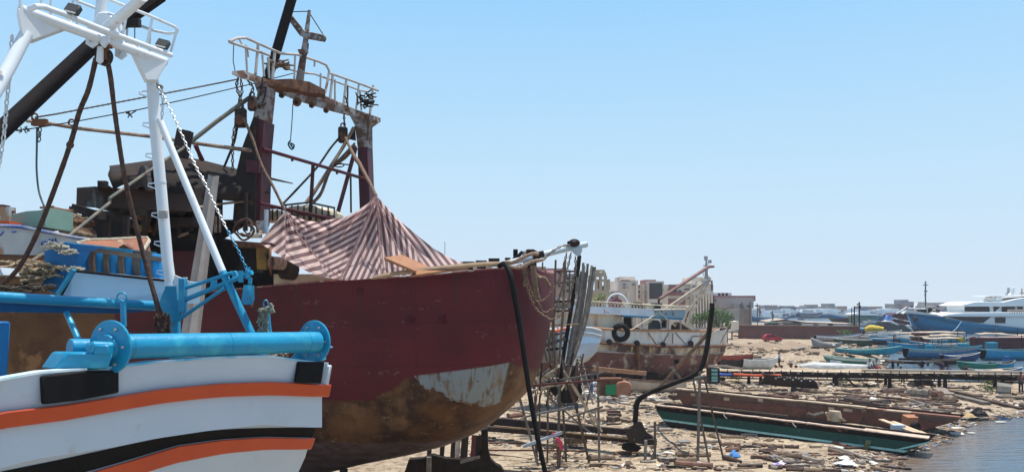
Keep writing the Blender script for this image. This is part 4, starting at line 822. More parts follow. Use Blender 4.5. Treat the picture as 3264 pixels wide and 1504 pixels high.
MB().tube([c('U', 0, 490, 26), c('U', 350, 440, 28), c('U', 560, 420, 28.4)], .045, 6).tube([c('T', 1290, 630, 27), c('T', 1410, 605, 27)], .05, 6).tube([c('T', 1290, 940, 27), c('T', 1410, 900, 27)], .05, 6).build('pipe_rail', BOOM, rs)
for x in (255, 300, 262): MB().tube([c('U', x, 560 if x != 300 else 500, 28), c('U', x, 715, 28)], .04, 6).build('stanchion', BOOM, rs)
# pale boards/pipes by the green box
for a_, b_ in (((460, 350), (770, 400)), ((455, 405), (900, 470)), ((460, 440), (880, 520)), ((600, 520), (900, 560)), ((430, 515), (560, 498)), ((650, 540), (905, 590))):
    MB().tube([c('S', *a_, 21.5), c('S', *b_, 23)], rnd(.06, .12), 8).build('pipe', M('pipe_tan', (.28, .22, .15), (.12, .08, .05), 3, .8) if random.random() < .6 else RUSTY, None, 'weathered pipe lying in the stack beside the green box', 'pipe', 'pipes stacked beside the green box')
bar2 = MB(); bar2.tube([c('S', 480, 312, 21), c('S', 610, 340, 21.6), c('S', 700, 345, 22)], .06, 6).tube([c('S', 612, 345, 21.6), c('S', 608, 470, 21.6)], .07, 6).tube([c('S', 640, 470, 21.6), c('S', 640, 560, 21.6)], .09, 6).tube([c('S', 390, 310, 21), c('S', 520, 300, 21)], .03, 6).build('handrail', RUSTY, None, 'brown rusty handrail above the stacked pipes', 'handrail')
tangle(c('S', 620, 440, 21), .22, .1, .25, 34, .018, .35).build('rope_bundle', ROPET, None, 'straw coloured rope bundle on the stacked pipes', 'rope')
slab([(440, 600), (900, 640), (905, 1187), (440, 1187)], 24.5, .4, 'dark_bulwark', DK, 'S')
# ---------------- forward deck: water tank, hose, drum, post
it = thing('water_tank', 'cream plastic water tank in a dark wire cage on the trawler deck', 'tank', c('E', 870, 420, 31.5))
CRM = M('cream_plastic', (.62, .52, .36), (.50, .41, .28), 1.5, .5)
MB().plate([c('E', x, y, 31.5) for x, y in ((715, 312), (860, 300), (1012, 330), (1008, 420), (720, 400))], (.1, 1.6, 0)).plate([c('E', x, y, 30.5) for x, y in ((545, 345), (640, 330), (700, 345), (640, 400), (548, 405))], (.1, 1., 0)).build('tank_body', CRM, it, bevel=.1)
m = MB()
for i in range(9): x = lerp(715, 1020, i/8); m.tube([c('E', x, lerp(298, 322, i/8), 31.4), c('E', x, 425, 31.4)], .03, 5)
m.tube([c('E', 700, 305, 31.4), c('E', 860, 288, 31.6), c('E', 1024, 322, 31.4)], .04, 5); m.tube([c('E', 700, 360, 31.4), c('E', 1024, 375, 31.4)], .03, 5)
for i in range(6): x = lerp(545, 690, i/5); m.tube([c('E', x, 332, 30.4), c('E', x, 405, 30.4)], .03, 5)
m.tube([c('E', 545, 330, 30.4), c('E', 700, 322, 30.4)], .03, 5); m.build('cage', RUSTK, it)
MB().tube([c('U', 740, 500, 27.5), c('U', 738, 600, 27.5), c('U', 742, 712, 27.5)], .08, 12).build('bollard', WHITEH, rs); MB().tube([c('U', 738, 670, 27.4), c('U', 742, 715, 27.4)], .087, 12).build('bollard_band', M('light_blue', (.4, .55, .68), None, 3, .5), rs)
m = MB()
for r_ in (.42, .36, .33, .27, .2, .15):
    q = c('U', 548+rnd(-18, 18), 690+rnd(-18, 18), 27.2+rnd(-.2, .2)); a0 = rnd(0, 6); m.tube([q+V3((math.cos(a0+k*.5)*r_*rnd(.85, 1.15), rnd(-.1, .1), math.sin(a0+k*.5)*r_*rnd(.8, 1.1))) for k in range(int(rnd(6, 11)))], rnd(.022, .04), 6, sub=3)
m.build('hose_coil', ROPE, None, 'brown coil of thick hose on the trawler deck beside the gantry post', 'hose')
slab([(640, 605), (720, 600), (720, 720), (640, 720)], 27.6, .3, 'winch_box', DIRTY, 'U'); MB().tube([c('U', 590, 735, 27.2), c('U', 700, 735, 27.3)], .12, 8).build('roller', DIRTY, rs)
slab([(420, 790), (800, 820), (800, 860), (420, 850)], 27.3, .6, 'deck_beam', RUSTY, 'U'); slab([(640, 850), (740, 850), (740, 1070), (650, 1060)], 27.4, .3, 'ochre_post', OC, 'U')
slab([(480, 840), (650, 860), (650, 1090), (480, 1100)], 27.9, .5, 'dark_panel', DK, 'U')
wd = thing('winch_drum', 'rope wound winch drum under the left corner of the striped awning', 'winch', c('U', 840, 1080, 27.3))
MB().disc(c('U', 780, 990, 27.2), (1, .3, 0), .46, .06, 22).build('flange', RUSTY, wd); MB().tube([c('U', 785, 1000, 27.2), c('U', 900, 1010, 27.6)], .22, 16).build('rope_winding', M('wound_rope', (.42, .33, .27), (.2, .13, .1), 9, .9, bump=.8, streak=.2), wd); MB().tube([c('U', 900, 1060, 27.6), c('U', 1000, 1075, 27.9)], .35, 14).build('motor', RUSTK, wd)
MB().plate([c('E', x, y, 27.4) for x, y in ((1130, 770), (1140, 745), (1230, 765), (1225, 775))], (0, .4, 0)).build('blue_bag', M('pale_blue_sack', (.45, .58, .80), None, 2, .6), None, 'small pale blue sack lying on the gunwale below the awning', 'sack')
MB().box(c('E', 890, 790, 28.5), (2.6, .8, .55)).build('cream_locker', M('cream', (.55, .48, .36), (.4, .3, .2), 2, .7), rs)

# ---------------- striped awning
ax2, ay2 = px('B', 1016), py('B', 1054); ax1, ay1 = px('E', 712), py('E', 340)
T_ = [(828, 774), (868, 720), (909, 673), (935, 688), (975, 703), (1010, 707), (1050, 700), (1100, 692), (1140, 672), (1175, 645), (1199, 622), (1225, 652), (1270, 700), (1320, 742), (1380, 790), (1440, 825), (1496, 846)]
B_ = [(829, 776), (862, 796), (893, 815), (920, 832), (952, 850), (985, 868), (1020, 880), (1060, 888), (1100, 893), (1150, 890), (1217, 883), (1260, 880), (1300, 877), (1340, 870), (1400, 862), (1450, 854), (1497, 848)]
nx, ny = 150, 40
aw = MB(); rows = []; uv = []
par = [t/nx for t in range(nx+1)]
def arc(pts, t):
    i = min(int(t*(len(pts)-1)), len(pts)-2); f = t*(len(pts)-1)-i
    return lerp(pts[i][0], pts[i+1][0], f), lerp(pts[i][1], pts[i+1][1], f)
for t in par:
    (tx, ty), (bx_, by_) = arc(T_, t), arc(B_, t); r = []
    for j in range(ny+1):
        v = j/ny; x = lerp(tx, bx_, v); y = lerp(ty, by_, v)
        d2 = math.hypot(x-ax2, y-ay2); ang2 = math.atan2(y-ay2, x-ax2); ang1 = math.atan2(y-ay1, x-ax1); d1 = math.hypot(x-ax1, y-ay1)
        sag = math.sin(math.pi*v)
        Y = lerp(28.0, 26.75, v)+.5*sag*(1-abs(2*t-1)**2)
        if x > 1050: Y += .16*math.sin(ang2*23)*min(1, d2/60)*(1-v*.6)+.07*math.sin(ang2*51)*min(1, d2/60)
        else: Y += .14*math.sin(ang1*14)*min(1, d1/50)*(1-v*.4)+.06*math.sin((x*.05+y*.03)*3)
        if x < ax1+30: Y += .5*max(0, (ax1-x)/90)
        r.append(at(x, y, Y))
        # stripe coordinate
        if x > 1225+(y-620)*.55: s_ = (x*.80-y*.60)/18.5
        elif x > 1205+(y-620)*.07: s_ = (x-.10*y)/17.5
        elif x > 1200-(y-620)*.42: s_ = (x*.90+y*.42)/17.5
        elif x > ax1+(y-ay1)*.62+8: s_ = (x*.42+y*.90+ .0016*(x-1050)**2*.35)/17
        elif x > ax1: s_ = (x*.25+y*.97)/26
        else: s_ = (x*.62+y*.80)/24
        uv.append((s_, v))
    rows.append(r)
aw.loft(rows); aw.uv = uv
def tarp_mat():
    m = bpy.data.materials.new('striped_canvas'); m.use_nodes = True; n = m.node_tree; b = n.nodes['Principled BSDF']; b.inputs['Roughness'].default_value = .85
    tc = n.nodes.new('ShaderNodeTexCoord'); s = n.nodes.new('ShaderNodeSeparateXYZ'); n.links.new(tc.outputs['UV'], s.inputs[0])
    t = n.nodes.new('ShaderNodeTexNoise'); t.inputs['Scale'].default_value = 1.2; t.inputs['Detail'].default_value = 4; n.links.new(tc.outputs['Object'], t.inputs['Vector'])
    a = n.nodes.new('ShaderNodeMath'); a.operation = 'MULTIPLY_ADD'; n.links.new(t.outputs[0], a.inputs[0]); a.inputs[1].default_value = .22; n.links.new(s.outputs[0], a.inputs[2])
    f = n.nodes.new('ShaderNodeMath'); f.operation = 'FRACT'; n.links.new(a.outputs[0], f.inputs[0])
    r = n.nodes.new('ShaderNodeValToRGB'); e = r.color_ramp.elements; e[0].position = .44; e[0].color = (.80, .62, .57, 1); e[1].position = .48; e[1].color = (.23, .145, .15, 1)
    q = e.new(.95); q.color = (.23, .145, .15, 1); q = e.new(.99); q.color = (.90, .70, .66, 1); n.links.new(f.outputs[0], r.inputs[0])
    t2 = n.nodes.new('ShaderNodeTexNoise'); t2.inputs['Scale'].default_value = 2.5; t2.inputs['Detail'].default_value = 6; n.links.new(tc.outputs['Object'], t2.inputs['Vector'])
    hs = n.nodes.new('ShaderNodeHueSaturation'); mr = n.nodes.new('ShaderNodeMapRange'); n.links.new(t2.outputs[0], mr.inputs[0]); mr.inputs[3].default_value = .9; mr.inputs[4].default_value = 1.1; n.links.new(mr.outputs[0], hs.inputs['Value']); n.links.new(r.outputs[0], hs.inputs['Color']); n.links.new(hs.outputs[0], b.inputs['Base Color'])
    tr = n.nodes.new('ShaderNodeBsdfTranslucent'); n.links.new(hs.outputs[0], tr.inputs[0]); mx = n.nodes.new('ShaderNodeMixShader'); mx.inputs[0].default_value = .55
    n.links.new(b.outputs[0], mx.inputs[1]); n.links.new(tr.outputs[0], mx.inputs[2]); n.links.new(mx.outputs[0], n.nodes['Material Output'].inputs[0])
    return m
aw.build('striped_awning', tarp_mat(), None, 'pink and dark striped fabric awning tented over the maroon trawler deck', 'awning', smooth=80)
# seams
m = MB()
for pts in ([(1199, 622), (1180, 690), (1140, 780), (1085, 885)], [(1199, 622), (1207, 720), (1216, 885)], [(912, 675), (960, 760), (1020, 830), (1090, 890)], [(1199, 622), (1235, 720), (1270, 790), (1330, 868)], [(1010, 755), (1090, 720), (1150, 680), (1199, 622)]):
    m.tube([at(x, y, lerp(27.75, 26.7, (y-620)/270)-.12) for x, y in pts], .022, 5, sub=5, jit=.3)
m.build('awning_cord', M('seam_cord', (.22, .10, .10), (.4, .25, .22), 12, .9), None, 'frayed seam cords running down the striped awning', 'cord')
# planks on the gunwale
PL = M('brown_plank', (.34, .16, .075), (.24, .11, .055), 3, .6, bump=.2, bscale=8)
MB().plate([c('F', x, y, Y) for x, y, Y in ((257, 178, 25.6), (342, 164, 26.6), (482, 226, 26.7), (402, 240, 25.8))], (0, .02, -.08)).build('plank', PL, None, 'short wide brown plank jutting up over the trawler gunwale', 'plank')
MB().plate([c('F', x, y, Y) for x, y, Y in ((402, 240, 25.9), (482, 230, 26.3), (640, 208, 26.8), (655, 224, 26.2), (500, 246, 25.8), (380, 262, 25.9))], (0, .02, -.06)).build('plank', PL, None, 'long brown plank lying along the trawler gunwale', 'plank')
m = MB(); m.tube([c('F', 205, 272, 26.2), c('F', 400, 240, 26.1), c('F', 660, 214, 26), c('F', 800, 205, 26)], .08, 6, sub=3, jit=.2); m.build('tarp_edge', M('tan_cloth', (.42, .30, .20), None, 3, .9), None, 'rolled tan cloth edge along the trawler gunwale', 'cloth')
# black hose over the bow
MB().tube([c('F', 800, 218, 25.7), c('F', 825, 210, 25.4), c('F', 848, 250, 25.1), c('F', 868, 340, 25.0), c('F', 905, 560, 25.0), c('F', 940, 800, 25.0), c('F', 975, 1000, 25.0), c('F', 1018, 1200, 25.0), c('F', 1100, 1600, 25.2), c('F', 1160, 1800, 25.5)], [.085, .085, .09, .09, .085, .08, .08, .075, .075, .075], 12, sub=6).build('black_hose', BLACK, None, 'long black hose hanging over the rounded end of the maroon hull', 'hose')
# ---------------- gear on the rounded end: pipe, chains, ropes
gp = thing('bow_roller_pipe', 'pale blue grey pipe boom with welded eye jutting out over the hull end', 'boom', c('Q', 370, 250, 27.5))
BG = M('pale_blue_grey', (.46, .55, .60), (.36, .42, .45), 2, .55, bump=.2, rust=(.20, .11, .07), ramt=.3, rscale=3)
MB().tube([c('Q', 40, 285, 27), c('Q', 300, 225, 27.5), c('Q', 560, 160, 28), c('Q', 790, 108, 28.4)], [.09, .105, .11, .105], 16).build('pipe', BG, gp)
MB().disc(c('Q', 792, 108, 28.4), (1, .12, .2), .07, .03, 14).build('pipe_bore', RUSTK, gp)
MB().plate([c('Q', x, y, 28) for x, y in ((640, 150), (745, 120), (752, 165), (735, 205), (700, 208), (672, 180))], (0, .2, 0)).build('eye_plate', BG, gp)
m = MB(); m.ring(c('Q', 680, 95, 28), .17, .04, (0, 1, 0), 16, 6, sc2=.6); m.box(c('Q', 672, 100, 28), (.42, .3, .14)); m.build('clamp', RUSTK, gp, bevel=.03)
m = MB(); m.box(c('Q', 310, 215, 27.6), (.75, .4, .22), Matrix.Rotation(-.2, 3, 'Y')); m.tube([c('Q', 240, 240, 27.5), c('Q', 270, 180, 27.5), c('Q', 330, 180, 27.5), c('Q', 370, 235, 27.5)], .07, 8, sub=3); m.box(c('Q', 300, 290, 27.6), (.3, .3, .6)); m.box(c('Q', 285, 168, 27.5), (.3, .2, .1)); m.build('bracket', RUSTK, gp, bevel=.02)
m = MB(); m.tube([c('Q', 120, 255, 27.5), c('Q', 170, 220, 27.5), c('Q', 215, 175, 27.5)], .06, 8); m.tube([c('Q', 80, 250, 27.6), c('Q', 80, 230, 27.6)], .1, 8); m.box(c('Q', 150, 200, 27.6), (.16, .1, .35)); m.build('lever', BLACKM, gp)
RC = M('sunlit_rusty_chain', (.24, .17, .12), (.12, .08, .055), 14, .7)
def qc(lab, pts, Y, link=.15, r=.022, mat=RC): chn(lab, [c('Q', x, y, (Y if not isinstance(Y, list) else Y[i])) for i, (x, y) in enumerate(pts)], link, r, mat)
qc('rusty chain lying along the top of the pale pipe boom', [(100, 315), (230, 290), (400, 245), (470, 180), (560, 130), (640, 115)], 27.2)
qc('rusty chain loop hanging highest in front of the rounded hull end', [(205, 300), (240, 390), (300, 560), (350, 620), (430, 590), (500, 500), (560, 380), (600, 240), (610, 190)], 26.6)
qc('lowest rusty chain loop hanging between hull and timber stem', [(215, 330), (255, 500), (330, 680), (440, 770), (510, 780), (590, 700), (630, 600), (665, 480), (690, 350), (690, 230)], 26.4)
qc('middle rusty chain loop crossing in front of the hull end', [(340, 590), (380, 680), (420, 720), (520, 650), (590, 430), (620, 320), (650, 190)], 26.8)
qc('heavy rusty chain bunched at the hull corner', [(330, 350), (350, 400), (420, 420), (455, 480)], 26.9, .2, .035)
qc('short heavy rusty chain falling on the maroon hull corner', [(235, 330), (245, 400), (235, 470)], 26.2, .22, .045)
def rq(lab, pts, Y, r, mat=ROPEB): MB().tube([c('Q', x, y, Y) for x, y in pts], r, 8, sub=6, jit=.1).build('rope', mat, None, lab, 'rope', smooth=60)
PALER = M('bleached_rope', (.38, .28, .20), (.22, .15, .11), 14, .95, bump=.8, bscale=25)
rq('bleached thick rope laid along the hull end to the pipe bracket', [(-30, 300), (60, 270), (130, 270), (200, 235), (300, 195), (360, 200)], 26.2, .06, PALER)
rq('bleached rope twisted under the pipe bracket', [(30, 300), (110, 310), (190, 318), (300, 265), (400, 250)], 26.0, .05, PALER)
rq('dark rope bundle hanging down the maroon hull corner', [(285, 290), (320, 400), (345, 500), (345, 600)], 26.3, .11, RUSTK)
for i in range(3): MB().tube([c('Q', x+i*14, y, 26.1) for x, y in ((290, 300), (305, 420), (318, 520), (335, 610))], .05, 7, sub=4, jit=.2).build('rope_strand', ROPEB, None, 'dark brown rope strand in the bundle hanging down the hull corner', 'rope', 'strands at the hull corner')
rq('tan rope lashed over the right shoulder of the hull end', [(340, 390), (385, 405), (420, 440), (455, 500)], 27.0, .045, ROPET)
for x, y in ((655, 205), (715, 200), (775, 190)):
    MB().tube([c('F', x, y-4, 31), c('F', x, y+30, 31)], .18, 10).box(c('F', x, y, 31), (.42, .3, .12)).build('mooring_bitt', RUSTK, None, 'dark mooring bitt standing on the far gunwale of the maroon trawler', 'bitt', 'bitts on the far gunwale')
# grey steel beam leaning on the hull
sb = MB(); yb = 24.
t1 = [c('U', 190, 168, yb+.8), c('U', 236, 183, yb+.55), c('U', 284, 180, yb+.9)]; b1_ = [c('P', 560, 1160, yb-2.2), c('P', 585, 1180, yb-2.5), c('P', 622, 1170, yb-2.1)]
t1b = [p+V3((0, .08, 0)) for p in t1]; b1b = [p+V3((0, .08, 0)) for p in b1_]
ext = lambda a, b: b+(b-a)*.42
b1x = [ext(a, b) for a, b in zip(t1, b1_)]; b1xb = [ext(a, b) for a, b in zip(t1b, b1b)]
sb.loft([t1+t1b[::-1], b1x+b1xb[::-1]], cu=True, caps=True); sb.build('steel_beam', M('beam_grey', (.21, .19, .175), (.15, .14, .13), 1.2, .6, bump=.2), None, 'grey angled steel beam leaning upright against the maroon hull', 'beam', smooth=0)
# ============================================================ timber ship frame
tf = thing('timber_hull_frame', 'unfinished timber ship frame with black stem and tall grey planks behind the scaffold', 'boat frame', (3.2, 49, .2))
def qpl(pts, Y, w_, th, nm, mat, seg=1, k='Q', wob=0.):
    w_ *= .36
    P_ = smooth([c(k, x, y, Y) for x, y in pts], 5) if len(pts) > 2 else [c(k, x, y, Y) for x, y in pts]
    m = MB(); rows = []
    for i, p in enumerate(P_):
        d = (P_[min(i+1, len(P_)-1)]-P_[max(i-1, 0)]).normalized(); s_ = d.cross(V3((0, 1, 0))).normalized(); w2 = w_*(1+rnd(-wob, wob))
        rows.append([p-s_*w2/2, p+s_*w2/2, p+s_*w2/2+V3((0, th, 0)), p-s_*w2/2+V3((0, th, 0))])
    m.loft(rows, cu=True, caps=True); return m.build(nm, mat, tf if k in 'Q' else None)
def stem(pts, Y, w_, th): return qpl(pts, Y, w_, th, 'stem', WOODD)
stem([(728, 208), (712, 350), (672, 580), (625, 860), (585, 1100), (560, 1300), (535, 1420)], 48.5, .62, .35)
qpl([(716, 190), (715, 215)], 48.4, .25, .3, 'stem_cap', BG)
qpl([(712, 400), (700, 560)], 48.2, .5, .12, 'scarf_plate', WOODG)
for i, (pts, w_, mt) in enumerate((
    ([(762, 275), (752, 420), (722, 640), (680, 880), (640, 1100), (600, 1330)], .42, WOODG),
    ([(802, 284), (790, 420), (760, 640), (715, 880), (660, 1120), (610, 1330)], .42, WOODG),
    ([(742, 350), (728, 520), (700, 700), (655, 920), (610, 1187)], .4, WOODG),
    ([(780, 360), (765, 520), (735, 700), (690, 920), (640, 1187)], .42, WOODG),
    ([(820, 390), (800, 560), (765, 760), (712, 960), (650, 1200)], .38, WOODG),
    ([(838, 300), (815, 470), (782, 700), (730, 900), (668, 1130)], .36, WOODL),
    ([(868, 312), (840, 500), (800, 740), (745, 940), (690, 1120)], .36, WOODG),
    ([(772, 300), (762, 420), (735, 620), (690, 860), (630, 1110)], .36, WOODL), ([(790, 380), (772, 560), (742, 760), (695, 960), (640, 1180)], .3, WOOD), ([(752, 500), (735, 620), (700, 800), (655, 1000), (615, 1187)], .4, WOODG),
    ([(850, 310), (826, 480), (790, 690), (738, 900), (672, 1150)], .3, WOOD), ([(728, 640), (700, 800), (660, 980), (620, 1187)], .4, WOOD),
    ([(855, 400), (828, 620), (785, 830), (725, 1000), (660, 1187)], .28, WOODG))):
    qpl(pts, 48.7+.33*i, w_, .14, 'side_plank', mt, wob=.2)
for pts, w_, Y in (([(513, 248), (505, 500), (495, 800), (505, 1187)], .32, 47.6), ([(598, 250), (588, 500), (572, 800), (540, 1187)], .42, 47.8), ([(430, 760), (445, 950), (465, 1187)], .34, 48), ([(395, 270), (392, 400), (392, 480)], .25, 49), ([(640, 340), (634, 600), (630, 700)], .22, 49.5), ([(480, 560), (482, 760), (480, 1150)], .2, 50), ([(395, 980), (420, 1100), (440, 1187)], .28, 48)):
    qpl(pts, Y, w_, .16, 'frame_rib', WOOD)
for a_, b_, w_, mt in (((345, 356), (700, 352), .2, MAROON), ((400, 466), (690, 446), .22, WOODG), ((440, 675), (650, 660), .55, WOODG), ((440, 712), (650, 705), .25, RUSTY), ((410, 1020), (600, 955), .38, WOODG), ((500, 830), (720, 826), .12, WOODL), ((430, 1060), (590, 1040), .25, WOODD), ((500, 920), (600, 905), .18, MAROON), ((445, 635), (660, 615), .25, RUSTK), ((440, 585), (560, 600), .3, WHITEH), ((680, 322), (700, 345), .3, WOODR)):
    P_ = [c('Q', *a_, 48.3), c('Q', *b_, 48.3)]; m = MB(); m.beam(P_[0], P_[1], .12, w_*.55); m.build('crossbar', mt, tf)
for i in range(10):
    x = rnd(1738, 1830); y = rnd(960, 1140); p = at(x, y, 49.5+rnd(0, 1)); MB().beam(p, p+V3((rnd(-.4, .4), 0, rnd(.7, 1.6))), .14, .1).build('frame_rib', WOOD if i % 2 else WOODL, tf)
# frame ribs near the ground, left part of the M crop
for a_, b_, w_ in (((660, 200), (900, 100), .14), ((690, 230), (905, 140), .16), ((715, 45), (785, 220), .16), ((700, 40), (830, 15), .1), ((675, 205), (690, 245), .2), ((760, 150), (850, 80), .12)):
    MB().beam(c('M', *a_, 47), c('M', *b_, 47), .14, w_).build('frame_rib', WOODL if w_ > .13 else WOODG, tf)
MB().plate([c('M', x, y, 49) for x, y in ((850, 220), (1160, 200), (1200, 330), (1130, 440), (960, 460), (860, 330))], (0, 1.8, 0)).build('cradle_block', WOODD, tf)

# ============================================================ scaffold
sf = thing('scaffold', 'rickety scaffold of grey timber poles and ledgers by the end of the maroon hull', 'scaffold', (2.5, 39.6, .2))
def pole(a_, b_, w_, mat=WOODG, Y=39.8, k='M', Y2=None, nm='pole', root=None, th=None):
    Y2 = Y if Y2 is None else Y2; p, q = c(k, *a_, Y), c(k, *b_, Y2)
    m = MB(); m.beam(p, q, (w_ if th is None else th), w_, up=V3((0, 1, 0)), seg=6, wob=.012); return m.build(nm, mat, root or sf)
pole((525, 395), (742, 1190), .12, Y=39.4); pole((735, 1150), (800, 1420), .12, Y=39.4) if 0 else None
for a_, b_, w_, mt, Y in (((690, 370), (712, 1240), .13, WOOD, 40.2), ((740, 360), (735, 1240), .09, WOOD, 40.5), ((826, 270), (820, 1260), .10, WOOD, 39.9), ((948, 255), (938, 1260), .125, WOODG, 39.2), ((985, 480), (1032, 1260), .115, WOOD, 40), ((1050, 245), (1145, 560), .15, WOOD, 39.8), ((1140, 540), (1300, 1230), .125, WOOD, 39.8), ((1356, 15), (1382, 1250), .105, WOODG, 39.3), ((735, 1150), (760, 1250), .11, WOODG, 39.4), ((912, 0), (916, 250), .05, WOODG, 44)):
    pole(a_, b_, w_, mt, Y)
for a_, b_, w_, mt, Y, Y2 in (((642, 262), (1447, 200), .10, WOODR, 39, 39), ((950, 205), (1462, 118), .09, WOODG, 40.4, 40.4), ((565, 600), (1030, 502), .09, WOODG, 39, 39), ((1045, 600), (1415, 488), .10, WOODG, 39, 39), ((560, 915), (975, 762), .14, BG, 39, 39), ((195, 950), (1240, 960), .07, WOODR, 40.6, 40.6), ((1240, 960), (1100, 990), .05, WOODG, 40.6, 41)):
    pole(a_, b_, w_, mt, Y, Y2=Y2, nm='ledger')
for a_, b_, w_, mt, Y in (((1000, 105), (1405, 752), .10, WOODL, 41), ((780, 340), (1272, 762), .09, WOODG, 41.3), ((800, 330), (1400, 740), .04, WOOD, 41.6), ((1075, 245), (1340, 700), .06, WOODL, 41.2), ((955, 1070), (1095, 820), .05, WOODG, 41), ((770, 290), (900, 470), .06, WOODL, 42)):
    pole(a_, b_, w_, mt, Y, nm='brace')
pole((995, 48), (1302, 68), .16, WOODD, 46, Y2=50, nm='plank', th=.06); pole((1298, 82), (1872, 132), .13, M('orange_plank', (.42, .22, .12), (.3, .15, .08), 3, .7), 50, Y2=58, nm='plank', th=.3)
def ladder(lab, a0, a1, b0, b1, n, Y, Y2, r=.028, mat=WOODG, k='M'):
    t = thing('ladder', lab, 'ladder', c(k, (a1[0]+b1[0])/2, (a1[1]+b1[1])/2, Y2))
    for s_, e_ in ((a0, a1), (b0, b1)): MB().beam(c(k, *s_, Y), c(k, *e_, Y2), r*2, r*2).build('rail', mat, t)
    for i in range(n):
        f_ = (i+.5)/n; MB().beam(c(k, *[lerp(a0[j], a1[j], f_) for j in (0, 1)], lerp(Y, Y2, f_)), c(k, *[lerp(b0[j], b1[j], f_) for j in (0, 1)], lerp(Y, Y2, f_)), r*1.5, r*1.5).build('rung', mat, t)
ladder('grey timber ladder leaning at the right of the ship frame', (1125, -60), (1245, 470), (1175, -60), (1310, 460), 14, 57, 55.5, .045)
ladder('grey timber ladder leaning behind the scaffold brace', (1050, 0), (955, 420), (1085, 0), (1000, 425), 10, 52, 51, .04)
ladder('short ladder low behind the crossed scaffold braces', (1270, 540), (1290, 640), (1330, 540), (1345, 640), 3, 46, 46, .03)
pole((405, 515), (1285, 690), .10, WOODL, 52, Y2=50, nm='plank', root=thing('plank', 'long yellow plank lying on the sand behind the scaffold', 'plank', c('M', 800, 600, 51)))
# sawhorse bench behind
sh = thing('trestle_bench', 'log trestle bench standing on the sand behind the scaffold', 'bench', c('M', 1160, 1060, 44.8))
pole((1000, 850), (1245, 850), .3, WOOD, 45, root=sh, nm='bench_log')
for x in (1090, 1130, 1180, 1220): pole((x, 860), (x+rnd(-12, 12), 1075), .11, WOOD, 45+rnd(-.3, .3), root=sh, nm='leg')
# ---------------- near timber vessel keel, under the maroon hull
kd = thing('dark_ship_keel', 'black timber keel and rudder post of a second ship under the maroon hull', 'boat frame', c('O', 1300, 1187, 37))
MB().plate([c('O', x, y, 37) for x, y in ((1560, 560), (1655, 540), (1662, 850), (1700, 1000), (1780, 1075), (1850, 1105), (1900, 1180), (2400, 1215), (2400, 1420), (300, 1420), (430, 1150), (480, 1000), (690, 985), (830, 930), (1030, 985), (1280, 1000), (1500, 960), (1560, 900))], (0, .5, 0)).build('keel_plate', WOODD, kd)
for x, w_ in ((790, .16), (980, .25), (1140, .3), (1210, .12), (1290, .3), (1330, .1), (1440, .3), (1480, .1), (1540, .2)):
    MB().beam(c('O', x-14, 1050, 37.4), c('O', x+14, 640, 37.8), .2, w_, up=V3((0, 1, 0))).build('frame_rib', WOODD if x not in (1440, 1210) else MAROON if x == 1440 else WOODG, kd)
MB().beam(c('O', 780, 1300, 36.6), c('O', 782, 960, 36.6), .2, .21, up=V3((0, 1, 0))).build('prop', WOODG, kd)
MB().beam(c('O', 1250, 1040, 36.8), c('O', 1540, 960, 36.8), .05, .12).build('crossbar', WOODG, kd)
# ---------------- long keel with stem
kl = thing('ship_keel', 'long brown timber keel with a tall black curved stem on props', 'boat frame', c('M', 1900, 1180, 42))
KW = M('keel_timber', (.055, .033, .024), (.028, .019, .016), 3, .7, bump=.3)
m = MB(); m.plate([c('M', x, y, Y) for x, y, Y in ((200, 610, 47), (350, 616, 46.5), (1660, 730, 42.2), (1660, 790, 42.2), (200, 690, 47))], (0, .4, 0)); m.build('upper_beam', KW, kl)
m = MB(); m.plate([c('M', x, y, Y) for x, y, Y in ((150, 700, 46.4), (1720, 828, 41.8), (1990, 840, 41), (1990, 902, 41), (1700, 872, 41.8), (150, 750, 46.4))], (0, .5, 0)); m.build('lower_beam', KW, kl)
MB().plate([c('M', x, y, Y) for x, y, Y in ((250, 684, 46), (1750, 822, 41.6), (1750, 840, 41.6), (250, 696, 46))], (0, -.12, 0)).build('edge_strip', M('pale_edge', (.38, .27, .15), (.22, .14, .08), 5, .7), kl)
MB().plate([c('M', x, y, 41.5) for x, y in ((1650, 725), (1700, 718), (1745, 698), (1775, 655), (1835, 655), (1860, 720), (1895, 770), (1945, 800), (1950, 822), (1992, 830), (1992, 900), (1700, 872))], (0, .45, 0)).build('knee', KW, kl, bevel=.02)
pts = [(2025, 1348), (2028, 1320), (2030, 1292), (2040, 1272), (2062, 1258), (2096, 1242), (2160, 1218), (2205, 1200), (2232, 1180), (2246, 1150), (2255, 1110), (2262, 1060), (2270, 1000), (2272, 966)]
P_ = smooth([at(x, y, 41.6) for x, y in pts], 4); rows = []
for i, p in enumerate(P_):
    d = (P_[min(i+1, len(P_)-1)]-P_[max(i-1, 0)]).normalized(); s_ = d.cross(V3((0, 1, 0))).normalized(); t = i/len(P_); w_ = .23 if t < .3 else .19
    rows.append([p-s_*w_/2, p+s_*w_/2, p+s_*w_/2+V3((0, .3, 0)), p-s_*w_/2+V3((0, .3, 0))])
MB().loft(rows, cu=True, caps=True).build('stem', WOODD, kl)
MB().plate([c('M', x, y, 41.6) for x, y in ((1640, 895), (1760, 885), (1830, 930), (1780, 970), (1680, 965), (1625, 945))], (0, .5, 0)).build('ballast_block', WOODD, kl)
for a_, b_, w_, mt in (((1872, 845), (1862, 1165), .14, WOODG), ((1970, 650), (1971, 1165), .11, WOOD), ((1975, 950), (1870, 1200), .11, WOODG), ((1905, 900), (2030, 1090), .06, WOODL)):
    pole(a_, b_, w_, mt, 40.6, root=kl, nm='prop')
pole((1097, 668), (742, 1062), .15, WOOD, 42.5, Y2=52, k='G', root=kl, nm='brace'); pole((858, 925), (920, 998), .14, WOODG, 43, Y2=44, k='G', root=kl, nm='brace')
